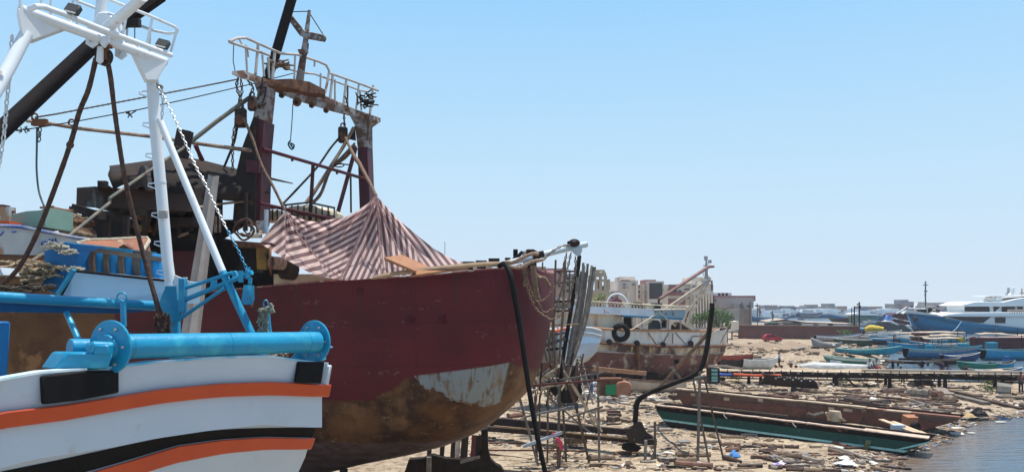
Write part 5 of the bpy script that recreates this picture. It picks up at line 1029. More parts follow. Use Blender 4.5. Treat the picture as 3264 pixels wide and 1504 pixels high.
MB().box(c('G', 876, 866, 44), (.22, .2, .22)).build('brace_joint', WOODD, kl)
for a_, b_, Y, w_, lab in (((122, 410), (104, 1187), 40.3, .115, 'pale upright pole standing in front of the green barge'), ((170, 450), (345, 1200), 40.6, .09, 'brown pole leaning right in front of the green barge')):
    p, q = c('K', *a_, Y), c('K', *b_, Y); q = q+(q-p)*((q.z-.2)/(p.z-q.z)); MB().beam(p, q, w_, w_, up=V3((0, 1, 0)), seg=6, wob=.01).build('pole', WOODG if w_ > .1 else WOOD, None, lab, 'pole')
p, q = c('K', 40, 520, 41), c('N', 500, 870, 40); MB().beam(p, q+(q-p)*.02, .09, .09, up=V3((0, 1, 0)), seg=5, wob=.01).build('pole', WOOD, None, 'thin brown pole leaning between the pale pole and the long keel', 'pole')
MB().beam(c('K', 55, 490, 40.2), c('K', 190, 460, 40.2), .05, .06).build('cross_piece', WOODG, None, 'short cross piece nailed on the pale upright pole', 'cross piece')

# ============================================================ small white boat by the frame
def pxhull(root, name, mat, levels, k, Y0, Y1, x0, x1, depth, R_=2., n=26, mfn=None, endf=.16, botback=None):
    rows = []
    for li, ln in enumerate(levels):
        xs_ = [q[0] for q in ln]; r = []
        bb = (botback[li] if botback else 0)
        for i in range(n+1):
            t = i/n; x = lerp(xs_[0], xs_[-1], t if t < .8 else .8+.2*math.sin((t-.8)/.2*math.pi/2)); y = interp(x, ln)
            q = max(0, (t-(1-endf))/endf); Y = lerp(Y0, Y1, (x-x0)/(x1-x0))+R_*(1-math.sqrt(max(0, 1-q*q)))+bb
            r.append(c(k, x, y, Y))
        nb = (r[-1]-r[0]); nb.z = 0; nb.normalize(); back = V3((-nb.y, nb.x, 0)); 
        if back.y < 0: back = -back
        dep = depth-2*bb
        f_ = [p+back*max(.05, (dep-2*R_*(1-math.sqrt(max(0, 1-max(0, (i/n-(1-endf))/endf)**2))))) for i, p in enumerate(r)]
        rows.append(r+f_[::-1])
    m = MB(); m.loft(rows, mf=mfn); m.build(name, mat, root, smooth=50); return rows
wb = thing('white_boat', 'small white boat end with a pale blue band showing right of the ship frame', 'boat', c('G', 250, 880, 60))
PB = M('pale_blue_band', (.50, .68, .84), (.42, .62, .80), 2, .5)
rw = pxhull(wb, 'hull', [WHITEH, PB, M('cream_bottom', (.58, .56, .46), None, 2, .6)], [[(60, 640), (200, 632), (290, 636), (356, 655)], [(60, 668), (200, 665), (290, 672), (357, 690)], [(60, 700), (200, 695), (290, 698), (355, 712)], [(60, 745), (200, 745), (290, 738), (350, 740)], [(60, 860), (200, 850), (265, 838), (330, 800)], [(60, 905), (160, 900), (220, 885), (270, 860)]], 'G', 58, 61, 60, 356, 4, 1.6, mfn=lambda i, j: 1 if i == 1 and 0 or i == 2 else (2 if i >= 4 else 0), endf=.5)
MB().tube([p+V3((0, -.03, 0)) for p in rw[0][:27]], .1, 6).tube([p+V3((0, -.05, 0)) for p in rw[1][:27]], .07, 6).build('rail', WHITEH, wb)
MB().loft([[p+V3((0, 0, -.1)) for p in rw[0][:27]], [p+V3((0, 0, -.1)) for p in rw[0][27:][::-1]]]).build('deck', WOODL, wb)
MB().tube([c('G', 20, 662, 57), c('G', 60, 656, 57), c('G', 110, 640, 57.3)], .12, 6).build('orange_rail', M('red_orange', (.6, .09, .04), None, 2, .5), wb)

# ============================================================ rusty trawler
tr = thing('rusty_trawler', 'white rust streaked trawler with brown peeling bottom propped on the sand', 'trawler', c('G', 800, 1000, 80)-V3((0, 0, .3)))
TB = M('trawler_white', (.72, .69, .62), (.60, .57, .50), .7, .6, bump=.2, rust=[((.42, .24, .10), .34, .9), ((.20, .09, .04), .22, 1.4)], streak=.22, soft=.12)
TC = M('trawler_belt', (.60, .50, .36), (.22, .13, .09), .8, .7, bump=.3, rust=[((.085, .045, .035), .5, .5), ((.50, .36, .14), .28, 1.3)], streak=.6)
TR = M('trawler_bottom', (.20, .085, .07), (.13, .06, .05), .8, .8, bump=.3, rust=[((.40, .33, .26), .36, 1.1), ((.10, .055, .04), .35, .6)])
TD = M('trawler_keel', (.10, .075, .062), (.05, .038, .034), .8, .85)
lv = [[(-150, 600), (250, 636), (500, 652), (760, 656), (1000, 660), (1130, 655), (1228, 638)],
      [(-150, 700), (250, 734), (500, 748), (760, 760), (1000, 764), (1130, 762), (1221, 758)],
      [(-150, 770), (250, 792), (500, 806), (760, 818), (1000, 822), (1130, 815), (1210, 800)],
      [(-150, 880), (250, 905), (500, 925), (760, 935), (950, 930), (1100, 905), (1180, 862)],
      [(-150, 940), (250, 960), (500, 985), (760, 995), (900, 990), (1000, 975), (1080, 935)],
      [(-150, 970), (250, 985), (500, 1002), (760, 1008), (860, 1006), (900, 1003), (940, 1000)]]
rw = pxhull(tr, 'hull', [TB, TC, TR, TD], lv, 'G', 74, 83, -150, 1228, 6.2, 3.0, n=44, mfn=lambda i, j: (0, 1, 2, 2, 3)[i] if i < 5 else 3, endf=.2, botback=[0, -.05, .1, .7, 1.7, 2.6])
nn = 45
MB().tube([p+V3((0, -.06, .05)) for p in rw[0][:nn]], .13, 6).build('gunwale', M('orange_rust', (.42, .20, .08), (.3, .2, .14), 2, .7), tr)
MB().tube([p+V3((0, -.1, 0)) for p in rw[1][:nn]], .13, 6, jit=.15).build('rubbing_strake', RUSTY, tr); MB().tube([p+V3((0, -.05, 0)) for p in rw[2][:nn]], .07, 6, jit=.4).build('paint_edge', M('flaking_white', (.5, .48, .44), (.2, .1, .07), 1, .7), tr)
MB().loft([[p+V3((0, 0, -.7)) for p in rw[0][:nn]], [p+V3((0, 0, -.7)) for p in rw[0][nn:][::-1]]]).build('deck', RUSTY, tr)
def tg(poly, Y, th, nm, mat, par=None): MB().plate([c('G', q[0], q[1], q[2] if len(q) > 2 else Y) for q in poly], (-.3*th/5, th, 0)).build(nm, mat, par or tr)
def ty(x): return lerp(74, 83, (x+150)/1378)
def tgl(poly, off, th, nm, mat): tg([(x, y, ty(x)+off) for x, y in poly], 0, th, nm, mat)
CRW = M('cream_wall', (.72, .65, .52), (.60, .52, .40), .6, .6, rust=[((.42, .25, .12), .3, .9)], streak=.3, soft=.25)
tgl([(60, 525), (500, 548), (500, 648), (60, 625)], .8, 4.2, 'wheelhouse', CRW)
UPW = M('upper_deck_white', (.66, .72, .77), (.52, .58, .63), .8, .55, rust=((.3, .2, .14), .25, 2))
tgl([(60, 470), (275, 487), (500, 497), (725, 508), (725, 560), (500, 548), (60, 528)], .1, 5.6, 'upper_deck', UPW)
tgl([(725, 508), (935, 508), (940, 530), (925, 572), (725, 562)], .1, 5.4, 'upper_deck_blue', M('sea_blue_grey', (.18, .32, .40), (.30, .38, .42), .9, .55, rust=((.15, .10, .08), .3, 2)))
tgl([(510, 549), (925, 570), (915, 582), (510, 560)], .0, 5.2, 'deck_edge', M('teal_edge', (.03, .22, .34), None, 2, .5))
tgl([(512, 556), (568, 558), (570, 640), (512, 640)], 1.5, 3, 'dark_cabin', WOODD)
for x, w_ in ((510, 3), (640, 3), (820, 4), (905, 5), (575, 3), (770, 3)):
    MB().tube([c('G', x, 560, ty(x)+.4), c('G', x, 652, ty(x)+.4)], .06*w_/3, 6).build('deck_post', DIRTY, tr)
tgl([(705, 650), (706, 600), (722, 582), (752, 584), (768, 604), (768, 655)], .9, 1.5, 'winch_housing', M('slate_paint', (.06, .08, .10), (.04, .05, .06), 2, .6))
tgl([(575, 622), (600, 632), (640, 642), (700, 648), (700, 658), (575, 655)], .6, .4, 'deck_clutter', RUSTK); tgl([(775, 575), (812, 580), (810, 640), (775, 640)], 2.5, .5, 'deck_box', DIRTY); tgl([(860, 620), (900, 598), (940, 625), (975, 650), (860, 655)], 1.2, 1.2, 'net_heap', RUSTY); tgl([(860, 600), (885, 595), (880, 618), (858, 625)], 1.0, .3, 'yellow_sack', M('ochre_sack', (.55, .40, .20), None, 2, .8))
tgl([(780, 600), (800, 590), (806, 628), (782, 630)], .8, .4, 'dark_box', RUSTK)
# truss rail
def ttube(a_, b_, r, nm, mat=DIRTY, o=0.): MB().tube([c('G', *a_, ty(a_[0])+.15+o), c('G', *b_, ty(b_[0])+.15+o)], r, 6).build(nm, mat, tr)
CR2 = M('cream_rail', (.66, .60, .47), (.45, .36, .26), 2, .6)
ttube((60, 440), (500, 465), .06, 'guard_rail', CR2); ttube((500, 465), (960, 492), .06, 'guard_rail', CR2); ttube((280, 452), (990, 488), .05, 'guard_rail', CR2, 5.2)
m = MB()
for x in range(70, 720, 22):
    yt = lerp(441, 478, (x-60)/660); yb_ = lerp(474, 507, (x-60)/660)
    for a_, b_ in (((x, yt), (x+9, yb_)), ((x+18, yt), (x+9, yb_)), ((x+9, (yt+yb_)/2-4), (x+9, yb_))): m.tube([c('G', *a_, ty(x)+.12), c('G', *b_, ty(x)+.12)], .028, 4)
m.build('truss_bars', CR2, tr)
for poly, mt in (([(428, 462), (440, 440), (470, 432), (498, 445), (508, 466), (500, 494), (425, 490)], M('maroon_drum', (.16, .05, .06), None, 2, .6)), ([(565, 470), (600, 458), (640, 465), (660, 500), (565, 495)], RUSTK), ([(725, 464), (780, 466), (780, 482), (725, 480)], M('dark_green', (.03, .06, .05), None, 2, .6)), ([(735, 482), (770, 484), (770, 504), (735, 504)], RUSTK), ([(660, 480), (700, 470), (712, 500), (660, 500)], M('cream_nets', (.5, .42, .28), (.3, .22, .14), 3, .9)), ([(525, 478), (555, 472), (560, 494), (525, 494)], M('cream_nets2', (.5, .45, .35), (.3, .26, .2), 3, .9))):
    tgl(poly, 1.6, 1.6, 'roof_gear', mt)
MB().ring(c('G', 468, 470, ty(468)+1.4), 1.0, .07, (0, 1, 0), 18, 5).build('roof_hoop', UPW, tr)
# mast, boom, A frame
GM = M('grey_mast', (.42, .44, .46), (.3, .3, .31), 2, .5, rust=(.25, .14, .08), ramt=.25)
MB().tube([c('G', 1082, 150, 82), c('G', 1082, 210, 82), c('G', 1083, 300, 82)], [.07, .12, .22], 8).box(c('G', 1079, 157, 82), (.32, .3, .4)).box(c('G', 1106, 180, 82), (.3, .3, .3)).tube([c('G', 1072, 212, 82), c('G', 1106, 182, 82)], .05, 5).tube([c('G', 1062, 208, 82), c('G', 1100, 210, 82)], .06, 5).build('mast', GM, tr)
MB().tube([c('G', 755, 438, 77), c('G', 760, 436, 77), c('G', 1100, 215, 81.5), c('G', 1134, 214, 82)], [.12, .16, .17, .12], 8).build('cargo_boom', M('faded_maroon', (.24, .13, .12), (.15, .09, .08), 2, .6), tr)
MB().tube([c('G', 755, 440, 77), c('G', 755, 470, 77)], .12, 6).build('boom_post', RUSTY, tr)
for a_, b_, r in (((800, 505), (1066, 322), .15), ((835, 505), (1072, 335), .13), ((958, 530), (1078, 335), .15), ((985, 535), (1100, 330), .15), ((1055, 310), (1110, 310), .2), ((1062, 215), (1060, 300), .06), ((1092, 250), (1110, 310), .1), ((1072, 320), (1045, 400), .16)):
    MB().tube([c('G', *a_, ty(a_[0])+.5), c('G', *b_, 81.5)], r*.65, 8).build('frame_leg', CR2 if r < .2 else DIRTY, tr)
MB().plate([c('G', x, y, 81.4) for x, y in ((1045, 345), (1050, 322), (1085, 300), (1110, 305), (1098, 330), (1075, 350))], (0, .4, 0)).build('gusset', GM, tr)
MB().tube([c('G', 1008, 335, 81), c('G', 1018, 312, 81), c('G', 1045, 305, 81), (c('G', 1085, 308, 81))], .08, 6, sub=4).build('davit', CR2, tr)
for a_, b_ in (((565, 650), (745, 535)), ((620, 652), (720, 575)), ((760, 530), (870, 625)), ((940, 560), (985, 650)), ((900, 585), (1000, 655)), ((962, 520), (935, 600)), ((990, 535), (940, 570)), ((725, 512), (940, 508))):
    ttube(a_, b_, .06, 'brace', CR2 if a_[0] != 962 else RUSTY, -.3)
for a_, b_ in (((680, 668), (742, 755)), ((868, 668), (940, 748)), ((850, 672), (850, 745)), ((825, 670), (780, 745)), ((960, 745), (985, 695)), ((985, 692), (1090, 692)), ((605, 745), (612, 925)), ((1175, 740), (1225, 650))):
    w_ = .22 if a_[0] == 605 else .04; pp = [c('G', *a_, ty(a_[0])+.0), c('G', *b_, ty(b_[0])+.0)]
    MB().tube([p+V3((0, -.12, 0)) for p in pp], w_, 5, jit=.2).build('rust_seam', RUSTY, tr)
for x, y in ((605, 742), (785, 752), (975, 742), (415, 733)): MB().tube([c('G', x, y, ty(x)-.4), c('G', x, y, ty(x)+.3)], .3, 10).build('drain', RUSTK, tr)
tyr = MB(); tyr.ring(c('G', 493, 668, ty(493)-.35), .68, .26, (.1, 1, 0), 24, 10); tyr.build('tyre', BLACK, None, 'black tyre fender hanging on the side of the rusty trawler', 'tyre')
MB().tube([c('G', 505, 560, ty(500)), c('G', 500, 600, ty(500)-.3), c('G', 520, 650, ty(500)-.35)], .05, 5).build('rope', ROPET, None, 'short rope holding the tyre fender of the rusty trawler', 'rope')
tgl([(1165, 650), (1228, 636), (1218, 648), (1130, 664)], -.6, .3, 'bow_rail', DIRTY); MB().tube([c('G', 1180, 645, 82), c('G', 1245, 634, 83)], .12, 6).build('bow_roller', RUSTK, tr)
for x in (450, 660, 850, 300): MB().beam(c('G', x, 925, ty(x)-1.5), c('G', x-8, 1010, ty(x)-2.2), .3, .3).build('prop', WOODD, None, 'dark prop shoring up the rusty trawler', 'prop', 'props under the rusty trawler')
for x in (520, 700): MB().box((c('G', x, 1000, ty(x)).x, ty(x)+1.5, .6), (1.4, 3.4, 1.2)).build('keel_block', WOODD, None, 'dark keel block under the rusty trawler', 'block', 'keel blocks under the rusty trawler')

# ============================================================ boats on the sand
def boat(root, L, B, D, mats, sheer=.35, rake=.12, stern=.75, inside=True, z0=0., n=18, rail=.04, mid=None):
    """open boat in root coordinates, bow to +x; mats: bottom, top, rail, inside"""
    def sec(t, k, s_):
        b = B/2*((stern+(1-stern)*min(1, t/.45)) if t < .45 else (1-((t-.45)/.55)**2.3))
        zt = D*(1+sheer*(max(0, t-.35)/.65)**2+sheer*.35*(max(0, .35-t)/.35)**2); zk = D*.55*max(0, (t-.8)/.2)**2+D*.12*max(0, (.15-t)/.15)
        x = -L/2+L*t+rake*L*.5*max(0, (t-.6)/.4)**2*k
        y = b*math.sin(k*math.pi/2)**.65; return V3((x*(1 if s_ else 1), y*s_, z0+zk+(zt-zk)*(k**1.5)))
    ks = [0, .18, .4, .6, .82, 1]
    def rw_(t, off=0): return [sec(t, k, -1) for k in ks[::-1]]+[sec(t, k, 1) for k in ks[1:]]
    rows = [rw_(i/n) for i in range(n+1)]; m = L_(); m.loft(rows, mf=lambda i, j: 1 if j in (0, 9) or (mid and j in (1, 8)) else 0)
    m.f.append(tuple(range(len(rows[0])))); m.m.append(1 if not mid else 1); m.part(root, 'hull', mats[:2])
    if inside:
        m = L_(); ir = []
        for r in rows:
            cc = V3((r[0].x, 0, r[5].z)); ir.append([p.lerp(V3((p.x, 0, p.z)), .08)+V3((0, 0, .06 if 0 < j < 10 else -.01)) for j, p in enumerate(r)])
        m.loft(ir); m.f.append(tuple(range(11))[::-1]); m.m.append(0); m.part(root, 'lining', mats[3])
        for t in (.25, .5, .72):
            p, q = sec(t, .7, -1), sec(t, .7, 1); L_().beam(p.lerp(q, .04), q.lerp(p, .04), L*.035, .04).part(root, 'thwart', mats[2])
    L_().tube([r[0] for r in rows]+[rows[-1][10]], rail, 5).tube([r[10] for r in rows], rail, 5).part(root, 'gunwale', mats[2])
def hull_thing(name, lab, x0, x1, yb_, B, D, mats, flip=False, yaw_extra=0., group=None, z=None, cat='boat', **k):
    """boat between photo columns x0..x1 with its keel resting at photo row yb_"""
    p, q = gr(x0, yb_), gr(x1, yb_)
    if yaw_extra: q = gr(x1, yb_+yaw_extra)
    L = (q-p).length; m_ = (p+q)/2; zz = (gz(m_.x, m_.y) if z is None else z)
    t = thing(name, lab, cat, (m_.x, m_.y, zz), math.atan2((q-p).y, (q-p).x)+(math.pi if flip else 0), group)
    boat(t, L, B, D, mats, **k); return t
cW = M('boat_white', (.62, .64, .63), (.50, .51, .49), 2, .6, rust=(.3, .25, .2), ramt=.2); cG = M('boat_grey', (.30, .31, .33), (.22, .22, .23), 2, .7); cBl = M('boat_blue', (.02, .17, .34), (.02, .13, .26), 2, .5); cTe = M('boat_teal', (.012, .27, .38), (.012, .20, .30), 2, .5)
cGr = M('boat_green', (.03, .20, .13), (.025, .15, .10), 2, .6); cDG = M('boat_dark_green', (.025, .06, .052), (.02, .045, .04), 2, .6); cNv = M('boat_navy', (.02, .05, .16), (.015, .04, .12), 2, .5); cIn = M('boat_inside', (.26, .20, .14), (.14, .11, .08), 2, .85); cRd = M('boat_red', (.32, .06, .035), (.22, .045, .03), 2, .6); cDk = M('boat_dark', (.045, .04, .042), (.025, .022, .024), 2, .7); cMint = M('boat_mint', (.22, .46, .40), (.18, .38, .34), 2, .6)
hull_thing('beached_boat', 'grey and white long boat beached in front of the brick wall', 2598, 2738, 1088, 2.2, 1.15, [cG, cW, cBl, cIn], sheer=.5)
hull_thing('beached_boat', 'dark green boat with a pale square mark beached on the dirt road edge', 2662, 2780, 1105, 2.4, 1.25, [cDG, cDG, cW, cIn], flip=True, sheer=.15, yaw_extra=2)
L_().box((0, 0, 0), (.5, .04, .45)).part(thing('name_board', 'pale square patch on the side of the dark green beached boat', 'board', gr(2724, 1100)+V3((0, -.9, .1))), 'board', cW)
hull_thing('beached_boat', 'small grey boat tucked behind the end of the brick wall', 2738, 2772, 1082, 1.8, .8, [cG, cG, cW, cIn])
hull_thing('rowing_boat', 'grey rowing boat with an upswept bow on the dirt slope', 2590, 2682, 1130, 1.7, .75, [cG, cG, cW, cIn], flip=True, sheer=1.1, yaw_extra=3)
hull_thing('rowing_boat', 'long teal rowing boat with green ribs lying on the beach behind the pier', 2664, 2862, 1140, 1.9, .75, [cTe, cTe, cMint, M('ribbed_inside', (.33, .40, .30), (.36, .28, .18), 1.3, .8)], sheer=.7, yaw_extra=2)
hull_thing('rowing_boat', 'green and white skiff behind the overturned white boat', 2632, 2800, 1160, 1.8, .8, [cGr, cW, cMint, cIn], sheer=.4, yaw_extra=9, flip=True)
hull_thing('rowing_boat', 'red topped dark boat at the left end of the pier', 2290, 2396, 1176, 2.0, 1.5, [cDk, cRd, cRd, RUSTK], sheer=.15, stern=.9)
hull_thing('rowing_boat', 'white boat between the red topped boat and the man in blue', 2364, 2474, 1177, 1.9, 1.15, [cW, cW, cW, cIn], sheer=.2, stern=.9)
# overturned white boat
ov = thing('overturned_boat', 'long white boat lying upside down on the beach beside the standing man', 'boat', gr(2650, 1172), -.06)
m = L_(); rows = []
for i in range(29):
    t = i/28; b = .95*min(1, .5+t*2.2)*(1-.9*t**2.4); zt = .8*min(1, .42+t*3.2)*(1-.5*t); x = -3.6+8.2*t
    rows.append([V3((x-(.8-.8*abs(math.cos(a)))*(t < .05), b*math.cos(a), zt*math.sin(a)**.7)) for a in [math.pi*j/8 for j in range(9)]])
m.loft(rows, caps=True); m.part(ov, 'hull', M('grey_white_hull', (.50, .51, .50), (.38, .39, .38), 1.5, .7, rust=(.25, .22, .18), ramt=.2))
L_().tube([rows[k][0]+V3((0, 0, .03)) for k in range(0, 29, 2)], .04, 5).part(ov, 'gunwale', cMint)
# dinghy and fuel tank under the trawler
hull_thing('dinghy', 'cream dinghy lying in the shade under the rusty trawler', 1996, 2186, 1248, 1.7, .95, [M('cream_boat', (.52, .45, .36), (.4, .34, .27), 2, .7), M('cream_boat2', (.55, .48, .38), None, 2, .7), RUSTY, cIn], sheer=.3, yaw_extra=2, flip=True)
ftk = thing('fuel_tank', 'old orange steel fuel tank with a green end plate on the sand', 'tank', gr(1968, 1262))
tb = gr(1932, 1258); m = MB()
fr = [c('G', x, y, 68) for x, y in ((388, 1028), (470, 1022), (474, 1095), (388, 1095))]; m.plate([p+V3((0, -.02, 0)) for p in fr], (0, .04, 0)); m.build('green_end', M('green_plate', (.02, .26, .10), (.02, .20, .08), 2, .6, rust=(.08, .05, .03), ramt=.2, rscale=4), ftk)
prof = [(462, 1100), (462, 1030), (475, 1008), (520, 1000), (560, 1010), (568, 1035), (568, 1090), (555, 1105), (480, 1112)]
MB().plate([c('G', x, y, 67.9) for x, y in prof], (-.3, 1.8, 0)).build('tank_body', M('orange_rust_tank', (.40, .19, .11), (.28, .13, .08), 1.5, .7, bump=.2, rust=(.14, .07, .045), ramt=.3), ftk, bevel=.08)
MB().box(c('G', 425, 1062, 68.8), (1.9, 1.5, 2.05)).build('tank_rear', RUSTY, ftk); MB().tube([c('G', 535, 1000, 68.5), c('G', 537, 975, 68.5)], .06, 6).build('vent_pipe', RUSTY, ftk)

# ============================================================ barges
def barge(name, lab, A, B_, W, H, levs_, end_r, end_l, cap, inner):
    A, B_ = V3(A), V3(B_); d = (B_-A); L = d.length; yaw = math.atan2(d.y, d.x); t = thing(name, lab, 'barge', (A.x, A.y, A.z), yaw); pi_ = math.atan2(A.z-B_.z, L); t.rotation_euler = (0, pi_, yaw); WM[t.name] = Matrix.Translation(A)@Matrix.Rotation(yaw, 4, 'Z')@Matrix.Rotation(pi_, 4, 'Y')
    slope = 0
    def row(z, off, near=True):
        f_ = z/H; x0 = end_l*(1-f_)**1.3; x1 = L-end_r*(1-f_)**1.2
        y0, y1 = off, W-off
        return [V3((x0, y0, z)), V3((lerp(x0, x1, .5), y0, z)), V3((x1, y0, z)), V3((x1, y1, z)), V3((lerp(x0, x1, .5), y1, z)), V3((x0, y1, z))]
    for (z0, z1, off, nm, mt) in levs_:
        L_().loft([row(z0, off), row(z1, off)], cu=True).loft([row(z1, off), row(z1, off+.06)], cu=True).loft([row(z0, off), row(z0, off+.06)], cu=True).part(t, nm, mt)
    L_().loft([row(0, .02)[:3], row(0, .02)[3:][::-1]]).part(t, 'bottom', levs_[0][4])
    L_().loft([row(H*.35, .12)[:3], row(H*.35, .12)[3:][::-1]]).loft([row(H*.35, .1), row(H-.02, .1)], cu=True).part(t, 'inner_floor', inner)
    return t, L
GRN = M('barge_green', (.012, .075, .060), (.010, .055, .045), 1.5, .55, bump=.15, rust=(.02, .10, .08), ramt=.3); MNT = M('barge_mint', (.40, .70, .62), (.32, .58, .52), 3, .6, rust=(.05, .10, .08), ramt=.25, rscale=5); DKB = M('barge_dark', (.03, .02, .016), (.025, .018, .016), 2, .8)
gA, gB = gr(2082, 1358), gr(2968, 1440, .35)
gb, L1 = barge('long_barge', 'long dark green timber barge with a mint stripe at the water edge', (gA.x, gA.y, .42), (gB.x, gB.y, -.18), 1.9, 1.22,
    [(0, .32, .04, 'bottom_strake', DKB), (.32, .44, .0, 'mint_stripe', MNT), (.44, .92, .03, 'green_side', GRN), (.92, 1.22, .12, 'upper_strake', M('barge_brown', (.085, .055, .045), (.05, .035, .03), 2, .75, bump=.3))], 1.9, 1.0, None, WOODD)
PINKP = M('sun_bleached_plank', (.60, .46, .35), (.42, .29, .22), 3, .8, bump=.3, streak=1)
for x0, x1 in ((.1, 4.6), (4.65, 9.4), (9.45, L1-2.6)): L_().beam((x0, .17, 1.25), (x1, .17+rnd(-.02, .02), 1.25), .34, .07, seg=8, wob=.015).part(gb, 'cap_plank', PINKP)
L_().beam((L1-3.4, .3, 1.25), (L1-.2, .5, 1.20), .9, .05).part(gb, 'end_deck', PINKP)
L_().loft([[V3((L1-1.95, -.035, .36)), V3((L1-.15, -.035, 1.08))], [V3((L1-1.75, -.035, .36)), V3((L1-.02, -.035, 1.02))]]).loft([[V3((L1-1.95, -.02, .36)), V3((L1-.15, -.02, 1.08))], [V3((L1-1.75, -.02, .36)), V3((L1-.02, -.02, 1.02))]]).part(gb, 'mint_corner', MNT)
for i in range(14):
    x = rnd(.8, L1-2); L_().box((x, .10, rnd(1.05, 1.25)), (rnd(.1, .35), .06, rnd(.06, .14))).part(gb, 'patch_block', WOODR)
m = L_()
for i in range(16): m.tube([V3((L1-3.1+rnd(-.15, .15), -.08, .75)), V3((L1-3.1+rnd(-.3, .3), -.12, rnd(.1, .6)))], .03, 4)
m.part(gb, 'weed_tuft', M('weed', (.22, .25, .12), (.12, .12, .07), 5, .9)); L_().box((L1-3.1, .3, -.25), (.28, .3, .7)).part(gb, 'skeg', DKB)
for u in (4.6, 8.7): L_().tube([V3((u, -.02, 1.25)), V3((u+.1, -.12, 1.1)), V3((u+.25, -.1, .98))], .035, 5).part(gb, 'hook', GREY)
bA, bB = gr(2150, 1300), gr(3060, 1378)
BRN = M('barge_red_brown', (.17, .065, .042), (.10, .045, .032), 1.2, .7, bump=.3, rust=[((.05, .035, .03), .3, 1.4)])
bb, L2 = barge('long_barge', 'long red brown timber barge lying behind the green one', (bA.x, bA.y, .4), (bB.x, bB.y, -.1), 2.3, 1.25, [(0, .25, .03, 'bottom_strake', DKB), (.25, .9, .0, 'side_planking', BRN), (.9, 1.25, .05, 'upper_strake', M('barge_brown2', (.15, .085, .06), (.09, .05, .04), 2, .75))], 2.8, .9, None, WOODD)
TANP = M('tan_plank', (.50, .40, .28), (.33, .25, .17), 3, .8, bump=.3)
for x0, x1, zz in ((.0, 3.6, 1.34), (2.2, 8.4, 1.31), (8.0, 13.4, 1.33), (12.6, L2-2.8, 1.30)): L_().beam((x0, .3, zz), (x1, .3+rnd(-.05, .05), zz), .55, .09, seg=8, wob=.02).part(bb, 'cap_plank', TANP)
L_().beam((L2-5.5, .25, 1.30), (L2-.1, .6, 1.26), .6, .08).part(bb, 'end_cap', M('end_cap_red', (.24, .10, .06), None, 2, .7))
for i in range(12): x = rnd(1.2, L2-3); L_().box((x, .02, rnd(.95, 1.15)), (rnd(.25, .6), .08, .2)).part(bb, 'patch_block', WOODR if i % 2 else TANP)
L_().tube([V3((1.5, -.05, .32)), V3((8.5, -.05, .30))], .05, 5).part(bb, 'rope_line', ROPET)
L_().box((L2-3.6, -.03, .55), (.35, .04, .28)).part(bb, 'hatch_mark', DKB)
# loose planks over the barge ends
def plank(lab, a_, b_, w_, th, mat, Ya, Yb, k='L', name='plank', cat='plank', group=None): 
    MB().beam(c(k, *a_, Ya), c(k, *b_, Yb), w_, th, seg=5, wob=.01).build(name, mat, None, lab, cat, group)
PLL = M('new_plank', (.58, .44, .28), (.48, .35, .22), 2, .6)
plank('pale plank lying aslant across the ends of the two barges, longer', (385, 738), (770, 882), .3, .06, PLL, 49, 44.6)
plank('second pale plank lying aslant beside the longer one on the barge', (485, 755), (805, 878), .3, .06, PLL, 48.5, 44.6)
plank('brown block of timber propped in the red brown barge end', (605, 735), (655, 760), .7, .6, M('orange_timber', (.38, .16, .08), None, 2, .7), 49.5, 48.8, name='timber_block', cat='timber')
plank('flat board resting on the end of the green barge', (610, 870), (825, 888), .5, .06, PINKP, 45.5, 44.8)
MB().tube([c('L', 655, 800, 47.5), c('L', 700, 805, 47.2)], .28, 14).build('bucket', BLACKM, None, 'dark bucket lying on its side between the two barges', 'bucket')
MB().box(c('L', 530, 815, 46.8), (.7, .4, .45)).build('foam_block', WHITEH, None, 'small white foam block on the green barge', 'block')
st = thing('wooden_stump', 'pale upright stump standing between the barges', 'stump', c('K', 1820, 1020, 50.5))
MB().tube([c('K', 1815, 1030, 50.2), c('K', 1820, 960, 50.2), c('K', 1822, 905, 50.2)], [.42, .42, .36], 10, jit=.05).build('stump', TANP, st)
MB().beam(c('K', 1770, 1020, 50), c('K', 1715, 925, 50), .2, .12).build('side_board', TANP, st); MB().plate([c('K', x, y, 49.8) for x, y in ((1870, 990), (1930, 995), (1980, 1030), (1940, 1038))], (0, .3, 0)).build('chip', TANP, st)
MB().tube([c('K', 1480, 935, 50), c('K', 1560, 960, 50), c('K', 1680, 930, 50)], .1, 6).tube([c('K', 1560, 960, 50), c('K', 1565, 1005, 50)], .06, 5).build('branch', WOODG, None, 'grey forked branch lying on the barge beside the stump', 'branch')

# ============================================================ pier / slipway trestle
P0, P1 = V3((19.2, 79, 0)), V3((45.2, 71, 0)); PD = (P1-P0).normalized(); PN = V3((-PD.y, PD.x, 0)); PL_ = 44.
pr = thing('pier', 'low timber trestle pier with pale planks crossing the beach', 'pier', (P0.x, P0.y, .2))
def pp(s_, n, z): return P0+PD*s_+PN*n+V3((0, 0, z))
def pz(s_): return lerp(1.42, 1.75, s_/27)
for a_, b_ in ((0, 9), (9, 18), (18, 27), (27, 36), (36, PL_)):
    MB().beam(pp(a_, 0, pz(a_)-.28), pp(b_, 0, pz(b_)-.28), .25, .32, seg=5, wob=.02).build('main_beam', WOODD, pr); MB().beam(pp(a_, 2.6, pz(a_)-.25), pp(b_, 2.6, pz(b_)-.25), .25, .3, seg=5, wob=.02).build('main_beam', WOODD, pr)
    MB().beam(pp(a_, -.02, pz(a_)-.62), pp(b_, -.02, pz(b_)-.62), .12, .12, seg=4, wob=.02).build('lower_beam', WOODD, pr)
s_ = 0.
while s_ < PL_: 
    MB().beam(pp(s_, -.25, pz(s_)-.08), pp(s_+rnd(-.1, .1), 2.9, pz(s_)-.08), .18, .12).build('cross_sleeper', WOOD, pr); s_ += rnd(.9, 1.3)
